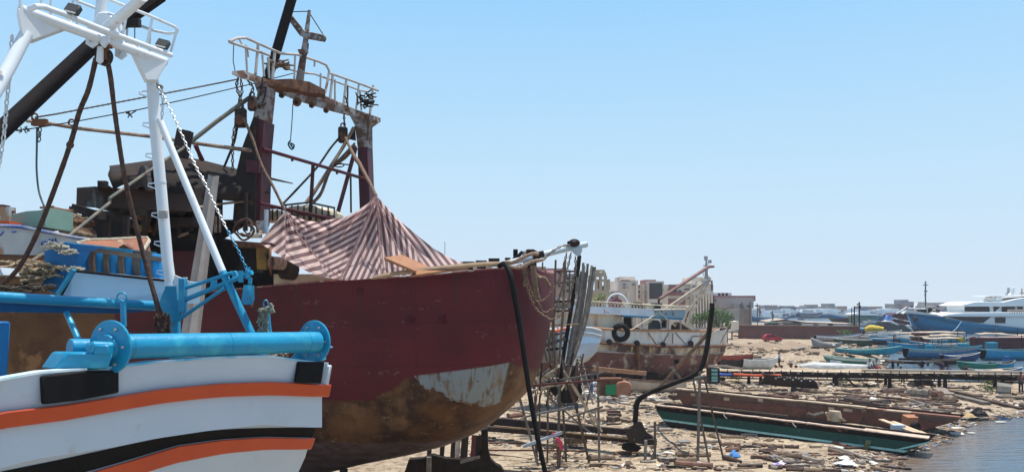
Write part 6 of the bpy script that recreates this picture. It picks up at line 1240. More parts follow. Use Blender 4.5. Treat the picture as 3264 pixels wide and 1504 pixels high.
CANV = M('bleached_boards', (.64, .52, .38), (.48, .38, .26), 1, .8, bump=.3)
s_ = -1.
while s_ < 26:
    l_ = rnd(3, 6); MB().beam(pp(s_, .2+rnd(0, .2), pz(s_)+.05), pp(s_+l_, .3+rnd(0, .3), pz(s_+l_)+.06), .42, .07, seg=4, wob=.03).build('deck_board', CANV, pr)
    if s_ < 14:
        MB().beam(pp(s_, 1.0, pz(s_)+.05), pp(s_+l_, 1.1+rnd(0, .3), pz(s_)+.06), .6, .07, seg=4, wob=.03).build('deck_board', TANP, pr); MB().beam(pp(s_, 1.9, pz(s_)+.05), pp(s_+l_, 2.0+rnd(0, .3), pz(s_)+.06), .6, .07, seg=4, wob=.03).build('deck_board', CANV, pr)
    s_ += l_*.97
MB().beam(pp(14, .1, pz(14)+.28), pp(PL_, .1, pz(PL_)+.28), .3, .22, seg=12, wob=.012).build('top_rail', CANV, pr)
for s_ in (3.9, 5, 11.8, 16.4, 21, 25.6, 30.3, 35): 
    MB().plate([pp(s_-.18, 0, .1), pp(s_+.18, 0, .1), pp(s_+.12, 0, pz(s_)-.35), pp(s_-.12, 0, pz(s_)-.35)], PN*.3).build('trestle_post', WOODD, pr); MB().plate([pp(s_-.15, 2.5, .1), pp(s_+.15, 2.5, .1), pp(s_+.1, 2.5, pz(s_)-.3), pp(s_-.1, 2.5, pz(s_)-.3)], PN*.25).build('trestle_post', WOODD, pr)
for s_ in (6.2, 12.8): MB().beam(pp(s_+.9, 0, .15), pp(s_-.2, 0, pz(s_)-.4), .16, .16).build('brace', WOODD, pr)
s_ = 1.
while s_ < PL_: MB().beam(pp(s_, -.15, pz(s_)-.65), pp(s_, -.15, pz(s_)+.25), .05, .07).build('stake', WOODD, pr); s_ += rnd(.6, 1.4)
for lab, a_, b_, mt, r in (('blue tarpaulin roll along the left end of the pier', .9, 2.4, M('blue_tarp', (.02, .09, .42), None, 3, .6), .13), ('orange tarpaulin roll along the left part of the pier', 2.5, 6.9, M('orange_tarp', (.62, .12, .05), (.5, .08, .03), 2, .6), .12)):
    MB().tube([pp(a_, -.3, pz(a_)-.22), pp((a_+b_)/2, -.34, pz(a_)-.26), pp(b_, -.3, pz(b_)-.26)], r, 10, sub=5, jit=.2).build('tarpaulin_roll', mt, None, lab, 'tarpaulin')
MB().beam(c('K', 225, 340, 76.5), c('K', 450, 340, 76.5), .12, .2).build('board', PINKP, None, 'pale pink board on the left tip of the pier', 'board'); MB().beam(c('K', 450, 340, 76.5), c('K', 665, 378, 76.5), .12, .22).build('board', PINKP, None, 'second pale pink board sloping down along the pier', 'board')
bxk = thing('crate_stack', 'brown crate stack with mint green panels at the left end of the pier', 'crates', c('K', 310, 560, 74))
MB().plate([c('K', x, y, 74) for x, y in ((235, 360), (372, 368), (375, 560), (240, 570))], (0, 1, 0)).build('crate_frame', RUSTK, bxk)
for y in (395, 440, 485, 522): MB().plate([c('K', x, yy, 73.9) for x, yy in ((272, y-16), (348, y-14), (344, y+16), (268, y+14))], (0, .05, 0)).build('mint_panel', cMint, bxk)
# brown hull fragment in front of the pier
hf = thing('hull_fragment', 'dark brown broken hull section with pale bolts in front of the pier', 'hull section', c('K', 1260, 625, 71.5))
MB().plate([c('K', x, y, Y) for x, y, Y in ((885, 560, 72.3), (950, 470, 72.0), (905, 440, 71.9), (1560, 515, 70.6), (1590, 540, 70.7), (1630, 632, 71), (1100, 595, 71.9))], (0, .25, 0)).build('planking', M('wreck_brown', (.05, .032, .026), (.03, .022, .019), 1.4, .85, bump=.4), hf)
MB().beam(c('K', 905, 442, 71.8), c('K', 1640, 520, 70.5), .12, .1).build('wale', WOODR, hf)
for i in range(14):
    x = 1080+i*36; MB().box(c('K', x, lerp(465, 505, i/14)+rnd(0, 8)+(25 if i % 3 == 0 else 0), 71.5-.07*i), (.13, .1, .13)).build('bolt', cW, hf)

# ============================================================ people
def person(lab, loc_, yaw, pose, shirt, trousers, hair, sc_=1., hat=None):
    t = thing('person', lab, 'person', loc_, yaw); t.scale = (sc_,)*3; 
    J = dict(pel=(0, 0, .95), che=(.01, 0, 1.28), nek=(.02, 0, 1.48), hb=(.03, 0, 1.56), ht=(.03, 0, 1.70))
    for s_, n in ((1, 'l'), (-1, 'r')):
        J.update({n+'sh': (.0, .17*s_, 1.42), n+'el': (-.02, .24*s_, 1.14), n+'wr': (.06, .24*s_, .90), n+'ha': (.08, .24*s_, .80), n+'hi': (0, .09*s_, .90), n+'kn': (.02, .11*s_, .50), n+'an': (0, .12*s_, .09), n+'to': (.16, .13*s_, .04)})
    if pose in ('bend', 'reach'):
        a = 1.25 if pose == 'bend' else .55
        for k_ in list(J):
            x, y, z = J[k_]
            if z > .96 and not k_.endswith(('kn', 'an')) or k_[1:] in ('wr', 'ha', 'el', 'sh'):
                dx, dz = x, z-.95; J[k_] = (dx*math.cos(a)+dz*math.sin(a)-.1, y, .95-dx*math.sin(a)+dz*math.cos(a))
        for n, s_ in (('l', 1), ('r', -1)):
            sx_, _, sz_ = J[n+'sh']; J[n+'el'] = (sx_+.06, .2*s_, sz_-.27); J[n+'wr'] = (sx_+.2, .16*s_, sz_-.46); J[n+'ha'] = (sx_+.24, .15*s_, sz_-.54)
    if pose == 'sit':
        for k_ in list(J):
            x, y, z = J[k_]
            if k_[1:] in ('kn',): J[k_] = (.42, y*1.2, .52)
            elif k_[1:] == 'an': J[k_] = (.45, y, .1)
            elif k_[1:] == 'to': J[k_] = (.6, y, .04)
            else: J[k_] = (x, y, z-.48)
        for n, s_ in (('l', 1), ('r', -1)): J[n+'el'] = (.12, .24*s_, .72); J[n+'wr'] = (.32, .16*s_, .62); J[n+'ha'] = (.4, .13*s_, .6)
    def skin(name, names, edges, rad, mat, lvl=1):
        me = bpy.data.meshes.new(name); me.from_pydata([J[n_] for n_ in names], [(names.index(a), names.index(b)) for a, b in edges], []); me.materials.append(mat)
        o = bpy.data.objects.new(name, me); COL.objects.link(o); o.parent = t; mo = o.modifiers.new('skin', 'SKIN'); mo.use_smooth_shade = True
        me.skin_vertices.new() if not len(me.skin_vertices) else None
        for i, n_ in enumerate(names): me.skin_vertices[0].data[i].radius = (rad[n_[1:]] if n_[1:] in rad and n_[0] in 'lr' and n_ not in rad else rad[n_],)*2
        me.skin_vertices[0].data[0].use_root = True
        q = o.modifiers.new('sub', 'SUBSURF'); q.levels = lvl; q.render_levels = lvl; return o
    E = [('pel', 'che'), ('che', 'nek'), ('nek', 'hb'), ('hb', 'ht')]
    for n in 'lr': E += [('nek', n+'sh'), (n+'sh', n+'el'), (n+'el', n+'wr'), (n+'wr', n+'ha'), ('pel', n+'hi'), (n+'hi', n+'kn'), (n+'kn', n+'an'), (n+'an', n+'to')]
    R_ = dict(pel=.12, che=.13, nek=.06, hb=.085, ht=.09, sh=.06, el=.042, wr=.03, ha=.04, hi=.08, kn=.055, an=.04, to=.035)
    skin('person_body', list(J), E, R_, SKIN)
    sk2 = [n for n in J if n in ('pel', 'che', 'nek') or n[1:] in ('sh', 'el')]
    skin('shirt', sk2, [e for e in E if e[0] in sk2 and e[1] in sk2], dict(pel=.15, che=.16, nek=.085, sh=.09, el=.06), shirt)
    tk2 = [n for n in J if n == 'pel' or n[1:] in ('hi', 'kn', 'an')]
    skin('trousers', tk2, [e for e in E if e[0] in tk2 and e[1] in tk2], dict(pel=.145, hi=.105, kn=.08, an=.06), trousers)
    h_ = V3(J["ht"])

    hd = bpy.data.meshes.new('hair'); bm = bmesh.new(); bmesh.ops.create_icosphere(bm, subdivisions=2, radius=.105)
    for v in bm.verts:
        v.co.z *= .8; v.co += h_+V3((-.02, 0, .03))
    bm.to_mesh(hd); bm.free(); hd.materials.append(hat or hair); o = bpy.data.objects.new('headscarf' if hat else 'hair', hd); COL.objects.link(o); o.parent = t
    return t
cl = lambda n, a: M(n, a, None, 3, .85)
S_lb, S_wh, S_dk, S_nv, S_bl, S_st, S_pk = cl('light_blue_cloth', (.22, .34, .55)), cl('white_cloth', (.66, .68, .70)), cl('dark_cloth', (.035, .03, .04)), cl('navy_cloth', (.03, .035, .10)), cl('blue_cloth', (.05, .14, .36)), cl('beige_cloth', (.45, .34, .25)), cl('pink_cloth', (.68, .07, .16))
HR = cl('dark_hair', (.02, .015, .012))
def pg(x, y, z=None): 
    p = gr(x, y); p.z = gz(p.x, p.y) if z is None else z; return p
person('person in a light blue shirt standing on the sand beside the upturned white boat', pg(2484, 1172), 2.6, 'stand', S_lb, S_dk, HR, 1.0)
pk = at(1782, 1490, 38.9); person('person in a pink headscarf and striped beige shirt bending behind the scaffold', (pk.x, 38.9, .25), 2.7, 'reach', S_st, cl('brown_trousers', (.16, .10, .075)), HR, 1.0, S_pk)
MB().plate([c('M', x, y, 38.6) for x, y in ((905, 815), (945, 825), (985, 870), (990, 945), (955, 945), (935, 880))], (0, .12, 0)).build('pink_shawl', S_pk, None, 'bright pink shawl over the shoulder of the bending scaffold worker', 'shawl')
person('person in a white shirt bending over beside the ladder', pg(1886, 1262, .3), 0.2, 'bend', S_wh, S_bl, HR, 1.05)
person('person in a white shirt sitting on the pier beside another in pale clothes', (pp(9.6, .8, pz(16)).x*0+at(2772, 1185, 77).x, 77, 1.5), -1.6, 'sit', S_wh, S_nv, HR, 1.0)
person('person in pale clothes and red trousers sitting at the right of the seated pair', (at(2797, 1185, 77).x, 77.2, 1.5), -1.4, 'sit', cl('pale_cloth', (.5, .5, .45)), cl('red_cloth', (.4, .05, .08)), HR, 1.0)
person('person in a blue shirt standing behind the middle of the pier', pg(2878, 1222), 3.6, 'reach', S_bl, S_dk, HR, 1.05)
person('person with a white bag strap standing behind the pier against the water', (at(3003, 1210, 79).x, 79, .7), -1.9, 'stand', S_nv, S_dk, HR, 1.0)
person('person in dark blue crouching low behind the pier rail', (at(3023, 1205, 78).x, 78, .75), 1, 'sit', S_bl, S_dk, HR, 1.05)
person('person in a dark top sitting between the pier and the blue boats', (at(3079, 1190, 82).x, 82, .5), 2, 'sit', S_dk, S_nv, HR, 1.1)
person('person in brown at the right edge of the picture by the pier', (at(3254, 1240, 70).x, 70, .3), -1.7, 'stand', cl('brown_cloth', (.20, .10, .08)), S_dk, HR, 1.05)
for i in range(26):
    x = rnd(1690, 1860); y = rnd(1215, 1330); Y = rnd(44, 52); p = at(x, y, Y); d = V3((rnd(-.9, .9), rnd(-.3, .3), rnd(1., 2.6)))
    p.z = max(p.z, .25); MB().beam(p, p+d, rnd(.06, .11), rnd(.06, .12), up=V3((0, 1, 0)), seg=3, wob=.02).build('prop', random.choice((WOODD, WOOD, WOODG, WOODR)), tf)
for a_, b_ in (((660, 60), (960, 300)), ((720, 240), (940, 60)), ((850, 420), (700, 180)), ((1040, 200), (860, 480)), ((900, 130), (1010, 470)), ((640, 320), (1000, 240))):
    MB().beam(c('M', *a_, 45.5), c('M', *b_, 45), .09, .12, up=V3((0, 1, 0)), seg=4, wob=.02).build('brace', random.choice((WOODD, WOOD, WOODL)), tf)
# ============================================================ right-hand harbour boats
cSea = M('boat_sea_blue', (.01, .28, .48), (.01, .22, .40), 2, .45)
WL = .0
def moored(lab, x0, x1, yb_, B, D, mats, z=-.15, **k): return hull_thing('moored_boat', lab, x0, x1, yb_, B, D, mats, z=z, **k)
b_a = moored('medium blue boat with a white rail moored in the back row under the tan awnings', 2834, 2944, 1112, 2.4, 1.3, [cSea, cSea, cW, cIn], flip=True)
b_b = moored('grey blue boat with a teal cabin moored in the middle of the harbour', 2886, 3118, 1134, 2.8, 1.35, [cBl, cG, cTe, cIn], sheer=.5)
b_c = moored('navy blue rowing boat moored just below the grey blue boat', 3002, 3118, 1143, 1.8, .85, [cNv, cNv, cW, cIn], sheer=.6)
b_d = moored('big bright blue boat moored at the right edge of the picture', 3130, 3330, 1140, 3.2, 1.5, [cSea, cSea, cTe, cIn], sheer=.15)
b_e = moored('green boat heaped with nets moored behind the pier at right', 3056, 3182, 1172, 2., 1.0, [cGr, cGr, cMint, cIn], sheer=.3, flip=True)
b_f = moored('blue boat carrying a blue box moored behind the green boat', 3162, 3232, 1172, 2., 1.0, [cTe, cTe, cG, cIn], sheer=.4)
b_g = moored('long navy boat moored close behind the pier at far right', 3096, 3250, 1194, 1.9, .95, [cBl, cBl, cW, cIn], sheer=.35)
b_h = moored('thin dark boat moored at the end of the rough jetty', 2980, 3058, 1152, 1.5, .7, [cDk, cNv, cG, cIn], sheer=.5)
MB().box(gr(3208, 1160)+V3((0, 0, .7)), (.75, .6, .65)).build('blue_box', BLUED, None, 'dark blue box standing on a boat behind the pier', 'box')
# cabins and awnings
def onb(x, y, Y, sz, nm, mat, lab, cat): MB().box(at(x, y, Y), sz).build(nm, mat, None, lab, cat, bevel=.05)
onb(3071, 1104, 124, (1.3, 1.1, 1.0), 'teal_cabin', cTe, 'teal cabin box on the grey blue moored boat', 'cabin'); onb(2963, 1106, 124, (1.1, .9, .8), 'blue_engine_box', cTe, 'blue engine box on the middle moored boat', 'box')
onb(3160, 1100, 118, (1.3, 1.1, .9), 'teal_cabin', cTe, 'teal cabin at the left end of the bright blue boat', 'cabin')
def awning(lab, x0, x1, y0, y1, Y, dy, dep, mat):
    t = thing('boat_awning', lab, 'awning', at((x0+x1)/2, y1, Y)); xs_ = [lerp(x0, x1, i/8) for i in range(9)]
    r1 = [at(x, y0+dy*math.sin(i*.9)+rnd(-1, 1), Y) for i, x in enumerate(xs_)]; r2 = [p+V3((0, dep*.6, .1)) for p in r1]
    m = MB(); m.loft([[p+V3((0, 0, -.18)) for p in r1], r1, [p.lerp(q, .5)+V3((0, 0, .12+rnd(-.1, .1))) for p, q in zip(r1, r2)], r2]); m.build('cloth', mat, t)
    for i in range(0, 9, 2): MB().tube([r1[i], V3((r1[i].x, r1[i].y, at(0, y1, Y).z))], .05, 5).build('awning_post', RUSTK, t)
CL = M('awning_tan', (.44, .36, .27), (.26, .20, .15), .8, .85)
awning('tan canvas awning over the back row boats, the one farthest left', 2852, 3080, 1060, 1090, 142, 1.5, 3, CL); awning('tan awning in the middle of the back row of moored boats', 2902, 3075, 1070, 1095, 136, 1.2, 2.5, CL)
awning('lowest tan awning over the boats in front of the blue ship', 2944, 3060, 1078, 1102, 131, 1, 2.2, CL); awning('pale awning rounded over the boats at the right edge', 3124, 3330, 1066, 1095, 134, -3, 3, CL); awning('second awning at the right edge just below the rounded one', 3130, 3330, 1076, 1100, 128, 1, 3, M('awning_brown', (.36, .27, .2), (.24, .17, .13), .8, .85))
onb(2934, 1084, 137, (2.5, 1.5, 2.6), 'maroon_drape', MAROON, 'maroon cloth draped under the left tan awning', 'cloth'); onb(3190, 1091, 126, (9, 1.5, 1.6), 'maroon_drape', MAROON, 'long maroon cloth hanging under the right edge awnings', 'cloth')
YEL = M('yellow_tarp', (.62, .44, .04), (.48, .33, .04), 1, .7)
MB().plate([at(x, y, 130) for x, y in ((3052, 1078), (3070, 1076), (3078, 1094), (3074, 1094), (3064, 1086))], (0, .6, 0)).build('yellow_cloth', YEL, None, 'yellow cloth hanging on the moored boats', 'cloth')
yb2 = moored('dark boat covered by a bright yellow tarpaulin beyond the brick wall', 2752, 2822, 1070, 3, 1.3, [cDk, cG, cW, cIn])
MB().tube([at(x, y, 190) for x, y in ((2758, 1051), (2775, 1046), (2790, 1047), (2814, 1048))], [.55, .8, .75, .5], 10, sub=4, jit=.12).build('yellow_tarpaulin', YEL, None, 'bright yellow tarpaulin bundled over the dark boat', 'tarpaulin')
# more boats, small, as copies
mini = thing('small_boat', 'small dark boat moored in the cluttered harbour before the blue ship', 'boat', (0, 0, 0), 0, 'small boats crowded before the blue ship'); boat(mini, 8, 2.4, 1.3, [cDk, cSea, cW, cIn], n=8)
mini2 = thing('small_boat', 'small white and teal boat moored in the cluttered harbour before the blue ship', 'boat', (0, 0, 0), 0, 'pale boats crowded before the blue ship'); boat(mini2, 8, 2.4, 1.3, [cTe, cW, cW, cIn], n=8)
sp = [(2800, 1082, .2), (2770, 1063, 2.9), (2830, 1075, .4), (2865, 1092, .1), (2905, 1088, 3), (2960, 1092, .2), (3010, 1095, 3.1), (3100, 1100, 1.), (3125, 1108, .6), (2845, 1064, .5), (3220, 1105, .1), (3250, 1110, .2), (2945, 1100, 2.9), (2830, 1098, .1), (3045, 1120, .1), (2990, 1118, 3.)]
for i, (x, y, a_) in enumerate(sp):
    p = gr(x, y, 0); src = mini if i % 2 else mini2
    if i < 2: src.location = (p.x, p.y, -.1); src.rotation_euler = (0, 0, a_)
    else: copy_tree(src, (p.x, p.y, -.1), a_)
for i in range(46):
    x = rnd(2830, 3264); y = rnd(1072, 1128); Y = 20800/(y+8-HZ); p = at(x, y, Y)
    if i % 3 == 0: MB().tube([V3((p.x, p.y, .2)), V3((p.x+rnd(-.3, .3), p.y, rnd(2.2, 4.2)))], .06, 5).build('boat_pole', WOODD if i % 2 else WOOD, None, 'thin upright pole on the boats crowded before the blue ship', 'pole', 'poles on the crowded boats')
    else: MB().beam(p, p+V3((rnd(1.5, 5), rnd(-1, 1), rnd(-.2, .3))), .16, .12, seg=3, wob=.05).build('boat_spar', random.choice((WOODL, WOOD, WOODD, cTe)), None, 'spar or plank lying across the boats crowded before the blue ship', 'spar', 'spars on the crowded boats')
# rough jetty behind the pier
jt = thing('rough_jetty', 'rough dark jetty of logs on piles in the water behind the pier', 'jetty', gr(2920, 1160, 0))
for i in range(16):
    x0 = rnd(2810, 3000); y = rnd(1143, 1156); Y = 21265/(y+14-HZ); MB().beam(at(x0, y, Y), at(x0+rnd(40, 90), y+rnd(-1, 2), Y-rnd(0, 1)), .35, .25, seg=3, wob=.05).build('log', WOODD if i % 3 else WOOD, jt)
for i in range(12):
    x0 = rnd(2825, 3050); Y = rnd(100, 107); MB().beam(at(x0, 1150, Y), V3((at(x0, 1150, Y).x, Y, -.5)), .22, .22).build('pile', WOODD, jt)
# ---------------- blue ship / yacht
yt = thing('blue_ship', 'large blue hulled ship with white streamlined superstructure moored at right', 'ship', gr(3130, 1062, 0))
SB = M('ship_blue', (.005, .27, .50), (.004, .23, .44), .15, .5, bump=.1); SW = M('ship_white', (.88, .88, .85), (.83, .84, .82), .2, .45); SR = M('ship_red', (.16, .03, .03), None, .5, .6); GL = M('ship_glass', (.012, .011, .014), (.02, .017, .02), .5, .35)
lvy = [[(590, 600), (850, 640), (1130, 690), (1400, 760), (1650, 803), (2000, 840), (2374, 880), (3000, 920)], [(600, 652), (850, 675), (1130, 706), (1400, 768), (1650, 808), (2000, 845), (2374, 886), (3000, 925)], [(655, 790), (850, 810), (1130, 830), (1400, 850), (1650, 875), (2000, 905), (2374, 930), (3000, 960)], [(700, 900), (850, 912), (1130, 938), (1400, 965), (1650, 975), (2000, 985), (2374, 985), (3000, 990)], [(712, 935), (850, 945), (1130, 965), (1400, 990), (1650, 1005), (2000, 1010), (2374, 1010), (3000, 1010)]]
rows = []
for li, ln in enumerate(lvy):
    r = []; n = 30
    for i in range(n+1):
        t = i/n; x = lerp(ln[0][0], ln[-1][0], t); q = max(0, (.35-t)/.35); Y = 205+7.*(q**1.8)+(li*.35 if li < 3 else li*.6)
        r.append(c('J', x, interp(x, ln), Y))
    f_ = [V3((p.x, 2*212-p.y+.01, p.z)) for p in r]; rows.append(f_[::-1]+r)
MB().loft(rows, mf=lambda i, j: (0 if i == 0 else (2 if i == 3 else 1)) if True else 0).build('hull', [SW, SB, SR], yt, smooth=50)
MB().loft([[p+V3((0, 0, -1.2)) for p in rows[0][:31]], [p+V3((0, 0, -1.2)) for p in rows[0][31:][::-1]]]).build('deck', cIn, yt)
def jp(poly, Y, th, nm, mat): return MB().plate([c('J', x, y, Y) for x, y in poly], (0, th, 0)).build(nm, mat, yt, bevel=.08)
jp([(1130, 700), (1250, 665), (1450, 645), (1850, 640), (2150, 640), (3000, 650), (3000, 700), (1250, 702)], 205.2, 13, 'lower_roof', SW)
jp([(1250, 702), (3000, 700), (3000, 925), (2374, 880), (2000, 842), (1650, 803), (1400, 765), (1200, 745)], 206.5, 10.5, 'main_cabin', SW)
jp([(1160, 704), (1230, 706), (1230, 750), (1200, 745)], 206, .3, 'cream_panel', M('ship_cream', (.4, .33, .25), None, 1, .6))
jp([(1235, 708), (1520, 712), (1875, 712), (1760, 800), (1600, 790), (1400, 765), (1250, 748)], 206.3, .25, 'window_band', GL); jp([(1938, 716), (2098, 716), (2098, 804), (1942, 802)], 206.3, .25, 'window', GL)
jp([(1430, 535), (1620, 485), (1700, 480), (2050, 485), (2250, 440), (2374, 420), (3000, 380), (3000, 548), (1480, 552)], 206, 11.5, 'upper_roof', SW)
jp([(1470, 550), (3000, 548), (3000, 645), (1480, 640)], 207.5, 8.5, 'upper_cabin', SW)
jp([(1480, 552), (1840, 552), (1858, 570), (1858, 634), (1480, 625)], 207.3, .25, 'window_band', GL); jp([(1916, 556), (2010, 556), (2010, 572), (1922, 638)], 207.3, .25, 'window', GL); jp([(2042, 556), (2240, 556), (2240, 600), (2130, 640), (2042, 640)], 207.3, .25, 'window', GL); jp([(2280, 556), (2360, 556), (2360, 610), (2280, 605)], 207.3, .25, 'window', GL)
jp([(1848, 388), (2374, 382), (3000, 380), (3000, 400), (1850, 400)], 207, 8, 'sun_deck', SW); jp([(1830, 470), (1920, 465), (1970, 400), (2050, 400), (2052, 480)], 208, 5, 'deck_support', SW); jp([(1905, 400), (1915, 400), (1915, 440), (1905, 440)], 208, .4, 'column', SW)
jp([(2120, 378), (2155, 340), (2158, 270), (2195, 265), (2185, 350), (2150, 380)], 209, 1.2, 'funnel', M('funnel_grey', (.35, .36, .38), (.1, .1, .1), 1, .5)); jp([(2165, 378), (2195, 340), (2205, 265), (2242, 265), (2232, 350), (2242, 380)], 207.5, 1.2, 'funnel', SW)
MB().tube([c('J', 2343, 280, 208), c('J', 2343, 400, 208)], .15, 6).tube([c('J', 2315, 350, 208), c('J', 2374, 350, 208)], .2, 6).build('antenna', GREY, yt)
jp([(2135, 600), (3000, 600), (3000, 672), (2140, 672)], 205.4, .5, 'balcony', M('balcony_cream', (.5, .40, .32), None, 1, .6))
for i in range(7): jp([(2152+i*36, 640), (2170+i*36, 640), (2170+i*36, 672), (2152+i*36, 672)], 205.2, .15, 'slot', GL)
jp([(702, 708), (770, 708), (792, 782), (712, 780)], 206.9, .6, 'anchor_recess', GL)
for a_, b_ in (((620, 575), (880, 590)), ((880, 590), (1040, 605)), ((790, 620), (1040, 640))): MB().tube([c('J', *a_, 212), c('J', *b_, 210)], .1, 5).build('bow_rail', SW, yt)
for i in range(12): x = rnd(700, 1040); MB().box(c('J', x, rnd(600, 640), 211), (rnd(.5, 2), .8, rnd(.5, 1.6))).build('deck_gear', RUSTK if i % 2 else DIRTY, yt)
MB().tube([c('J', 1280, 945, 203), c('J', 1350, 885, 204), c('J', 1425, 780, 205)], .09, 5, sub=4).build('mooring_line', M('line_blue', (.35, .5, .6), None, 1, .8), yt)
for k_ in range(2): jp([(1080+k_*700, 800-k_*60), (1090+k_*700, 800-k_*60), (1090+k_*700, 806-k_*60), (1080+k_*700, 806-k_*60)], 204.5, .1, 'scupper', GL)
# dark boats left of the bow
jg = thing('grey_boat', 'grey wooden boat with raised bow left of the blue ship', 'boat', c('J', 500, 940, 195))
def jq(poly, Y, th, nm, mat, root): MB().plate([c('J', x, y, Y) for x, y in poly], (0, th, 0)).build(nm, mat, root, bevel=.1)
jq([(235, 785), (400, 790), (700, 850), (708, 925), (640, 940), (330, 930), (290, 860)], 196, 4, 'hull', M('dark_grey_hull', (.10, .10, .11), (.06, .06, .065), .5, .7), jg); jq([(290, 780), (360, 765), (490, 830), (470, 840)], 195.6, 3, 'foredeck', cW, jg)
jm = thing('maroon_boat', 'maroon wooden boat behind the blue tarpaulin left of the blue ship', 'boat', c('J', 520, 900, 200))
jq([(370, 690), (430, 650), (600, 655), (690, 920), (560, 900), (420, 780)], 200, 5, 'hull', M('dark_maroon_hull', (.10, .035, .04), (.05, .03, .035), .5, .7), jm); jq([(380, 722), (640, 775), (640, 785), (380, 732)], 199.6, .3, 'rubbing_strake', cW, jm); jq([(595, 840), (640, 830), (705, 925), (690, 925), (600, 860)], 195, .6, 'bow_board', cW, jm)
for a_, b_ in (((440, 660), (600, 560)), ((520, 660), (560, 600)), ((540, 665), (590, 610)), ((700, 585), (760, 500))): MB().tube([c('J', *a_, 199), c('J', *b_, 201)], .16, 5).build('spar', cW, jm)
MB().plate([c('J', x, y, 194) for x, y in ((288, 760), (330, 680), (375, 690), (400, 745), (360, 770))], (0, 1.5, 0)).build('blue_tarpaulin', M('tarp_blue', (.03, .12, .5), (.35, .5, .75), .5, .6), None, 'blue and white tarpaulin draped over the grey boat bow', 'tarpaulin')
# dark wooden boat with green far boat right of the bay
dk_ = thing('wooden_boat', 'dark wooden fishing boat with curved bow at the edge of the bay', 'boat', gr(2720, 1040, 0))
MB().plate([c('I', x, y, 250) for x, y in ((1700, 730), (1760, 745), (1900, 760), (2040, 762), (2060, 835), (1820, 820), (1760, 785))], (0, 5, 0)).build('hull', cDk, dk_); MB().plate([c('I', x, y, 251) for x, y in ((1840, 725), (1935, 725), (1935, 765), (1845, 762))], (0, 3, 0)).build('cabin', M('cabin_maroon', (.10, .04, .04), None, 1, .6), dk_)
gn = thing('green_workboat', 'pale green workboat with white roof behind the wooden boat', 'boat', c('I', 2200, 850, 240))
MB().plate([c('I', x, y, 240) for x, y in ((2040, 700), (2374, 730), (2374, 880), (2180, 870), (2070, 860))], (0, 6, 0)).build('hull', M('grey_green_hull', (.14, .24, .22), (.10, .17, .16), .5, .6), gn); MB().plate([c('I', x, y, 241) for x, y in ((1960, 665), (2090, 645), (2374, 660), (2374, 690), (1960, 685))], (0, 5, 0)).build('roof', SW, gn); MB().plate([c('I', x, y, 242) for x, y in ((2040, 690), (2374, 690), (2374, 735), (2040, 735))], (0, 4, 0)).build('cabin', M('teal_grey_cabin', (.16, .30, .30), None, 1, .6), gn)
for i, (x, y) in enumerate(((2240, 770), (2150, 800), (2330, 760))): MB().plate([c('I', x-40, y, 230-i) , c('I', x+50, y+10, 230-i), c('I', x+40, y+40, 230-i), c('I', x-20, y+40, 230-i)], (0, 3, 0)).build('small_boat', cW, None, 'white skiff moored beside the pale green workboat', 'boat', 'white skiffs beside the green workboat')

# ============================================================ brick wall, car, poles, shed
bw = thing('brick_wall', 'long low red brown brick wall behind the red car', 'wall', gr(2550, 1078))
def brick_mat():
    m = bpy.data.materials.new('brick'); m.use_nodes = True; n = m.node_tree; b = n.nodes['Principled BSDF']; b.inputs['Roughness'].default_value = .9
    tc = n.nodes.new('ShaderNodeTexCoord'); mp = n.nodes.new('ShaderNodeMapping'); mp.inputs['Rotation'].default_value = (math.pi/2, 0, 0); n.links.new(tc.outputs['Object'], mp.inputs[0])
    t = n.nodes.new('ShaderNodeTexBrick'); t.inputs['Scale'].default_value = 2.; t.inputs['Color1'].default_value = (.20, .085, .075, 1); t.inputs['Color2'].default_value = (.15, .06, .055, 1); t.inputs['Mortar'].default_value = (.20, .13, .12, 1); t.inputs['Mortar Size'].default_value = .012; n.links.new(mp.outputs[0], t.inputs[0])
    z = n.nodes.new('ShaderNodeTexNoise'); z.inputs['Scale'].default_value = .4; z.inputs['Detail'].default_value = 6; n.links.new(tc.outputs['Object'], z.inputs[0]); x = n.nodes.new('ShaderNodeMix'); x.data_type = 'RGBA'; x.blend_type = 'MULTIPLY'; x.inputs[0].default_value = .6; n.links.new(t.outputs[0], x.inputs[6]); n.links.new(z.outputs[0], x.inputs[7]); n.links.new(x.outputs[2], b.inputs[0]); return m
YW = 172
wl, wr_ = at(2355, 1078, YW), at(2741, 1078, YW-4)
pts = [at(2355, 1037, YW), at(2550, 1038, YW-2), at(2741, 1041, YW-4)]
MB().plate([V3((wl.x, wl.y, .1))]+pts+[V3((wr_.x, wr_.y, .1))], (.0, .5, 0)).build('brickwork', brick_mat(), bw); MB().beam(V3((wl.x, wl.y+.2, .8)), V3((wl.x-.2, wl.y+3, .8)), .4, .3).build('buttress', MAROON, bw)
MB().beam(pts[0]+V3((0, .2, .1)), pts[2]+V3((0, .2, .1)), .7, .18, seg=8, wob=.03).build('coping', M('dusty_cap', (.30, .24, .19), (.2, .13, .11), 1, .9), bw)
sdh = thing('low_shed', 'low shed with a pale sheet roof behind the brick wall', 'shed', at(2600, 1036, 178))
MB().plate([c('I', x, y, 178) for x, y in ((640, 835), (740, 770), (960, 745), (1200, 790), (2000, 815), (2050, 835))], (0, .25, 0)).plate([c('I', x, y, 178) for x, y in ((700, 785), (960, 748), (1280, 790), (2040, 822), (2040, 832), (1280, 805), (960, 765), (700, 800))], (0, 6, .2)).build('roof', M('roof_sheet', (.45, .38, .31), (.3, .24, .19), .8, .8), sdh)
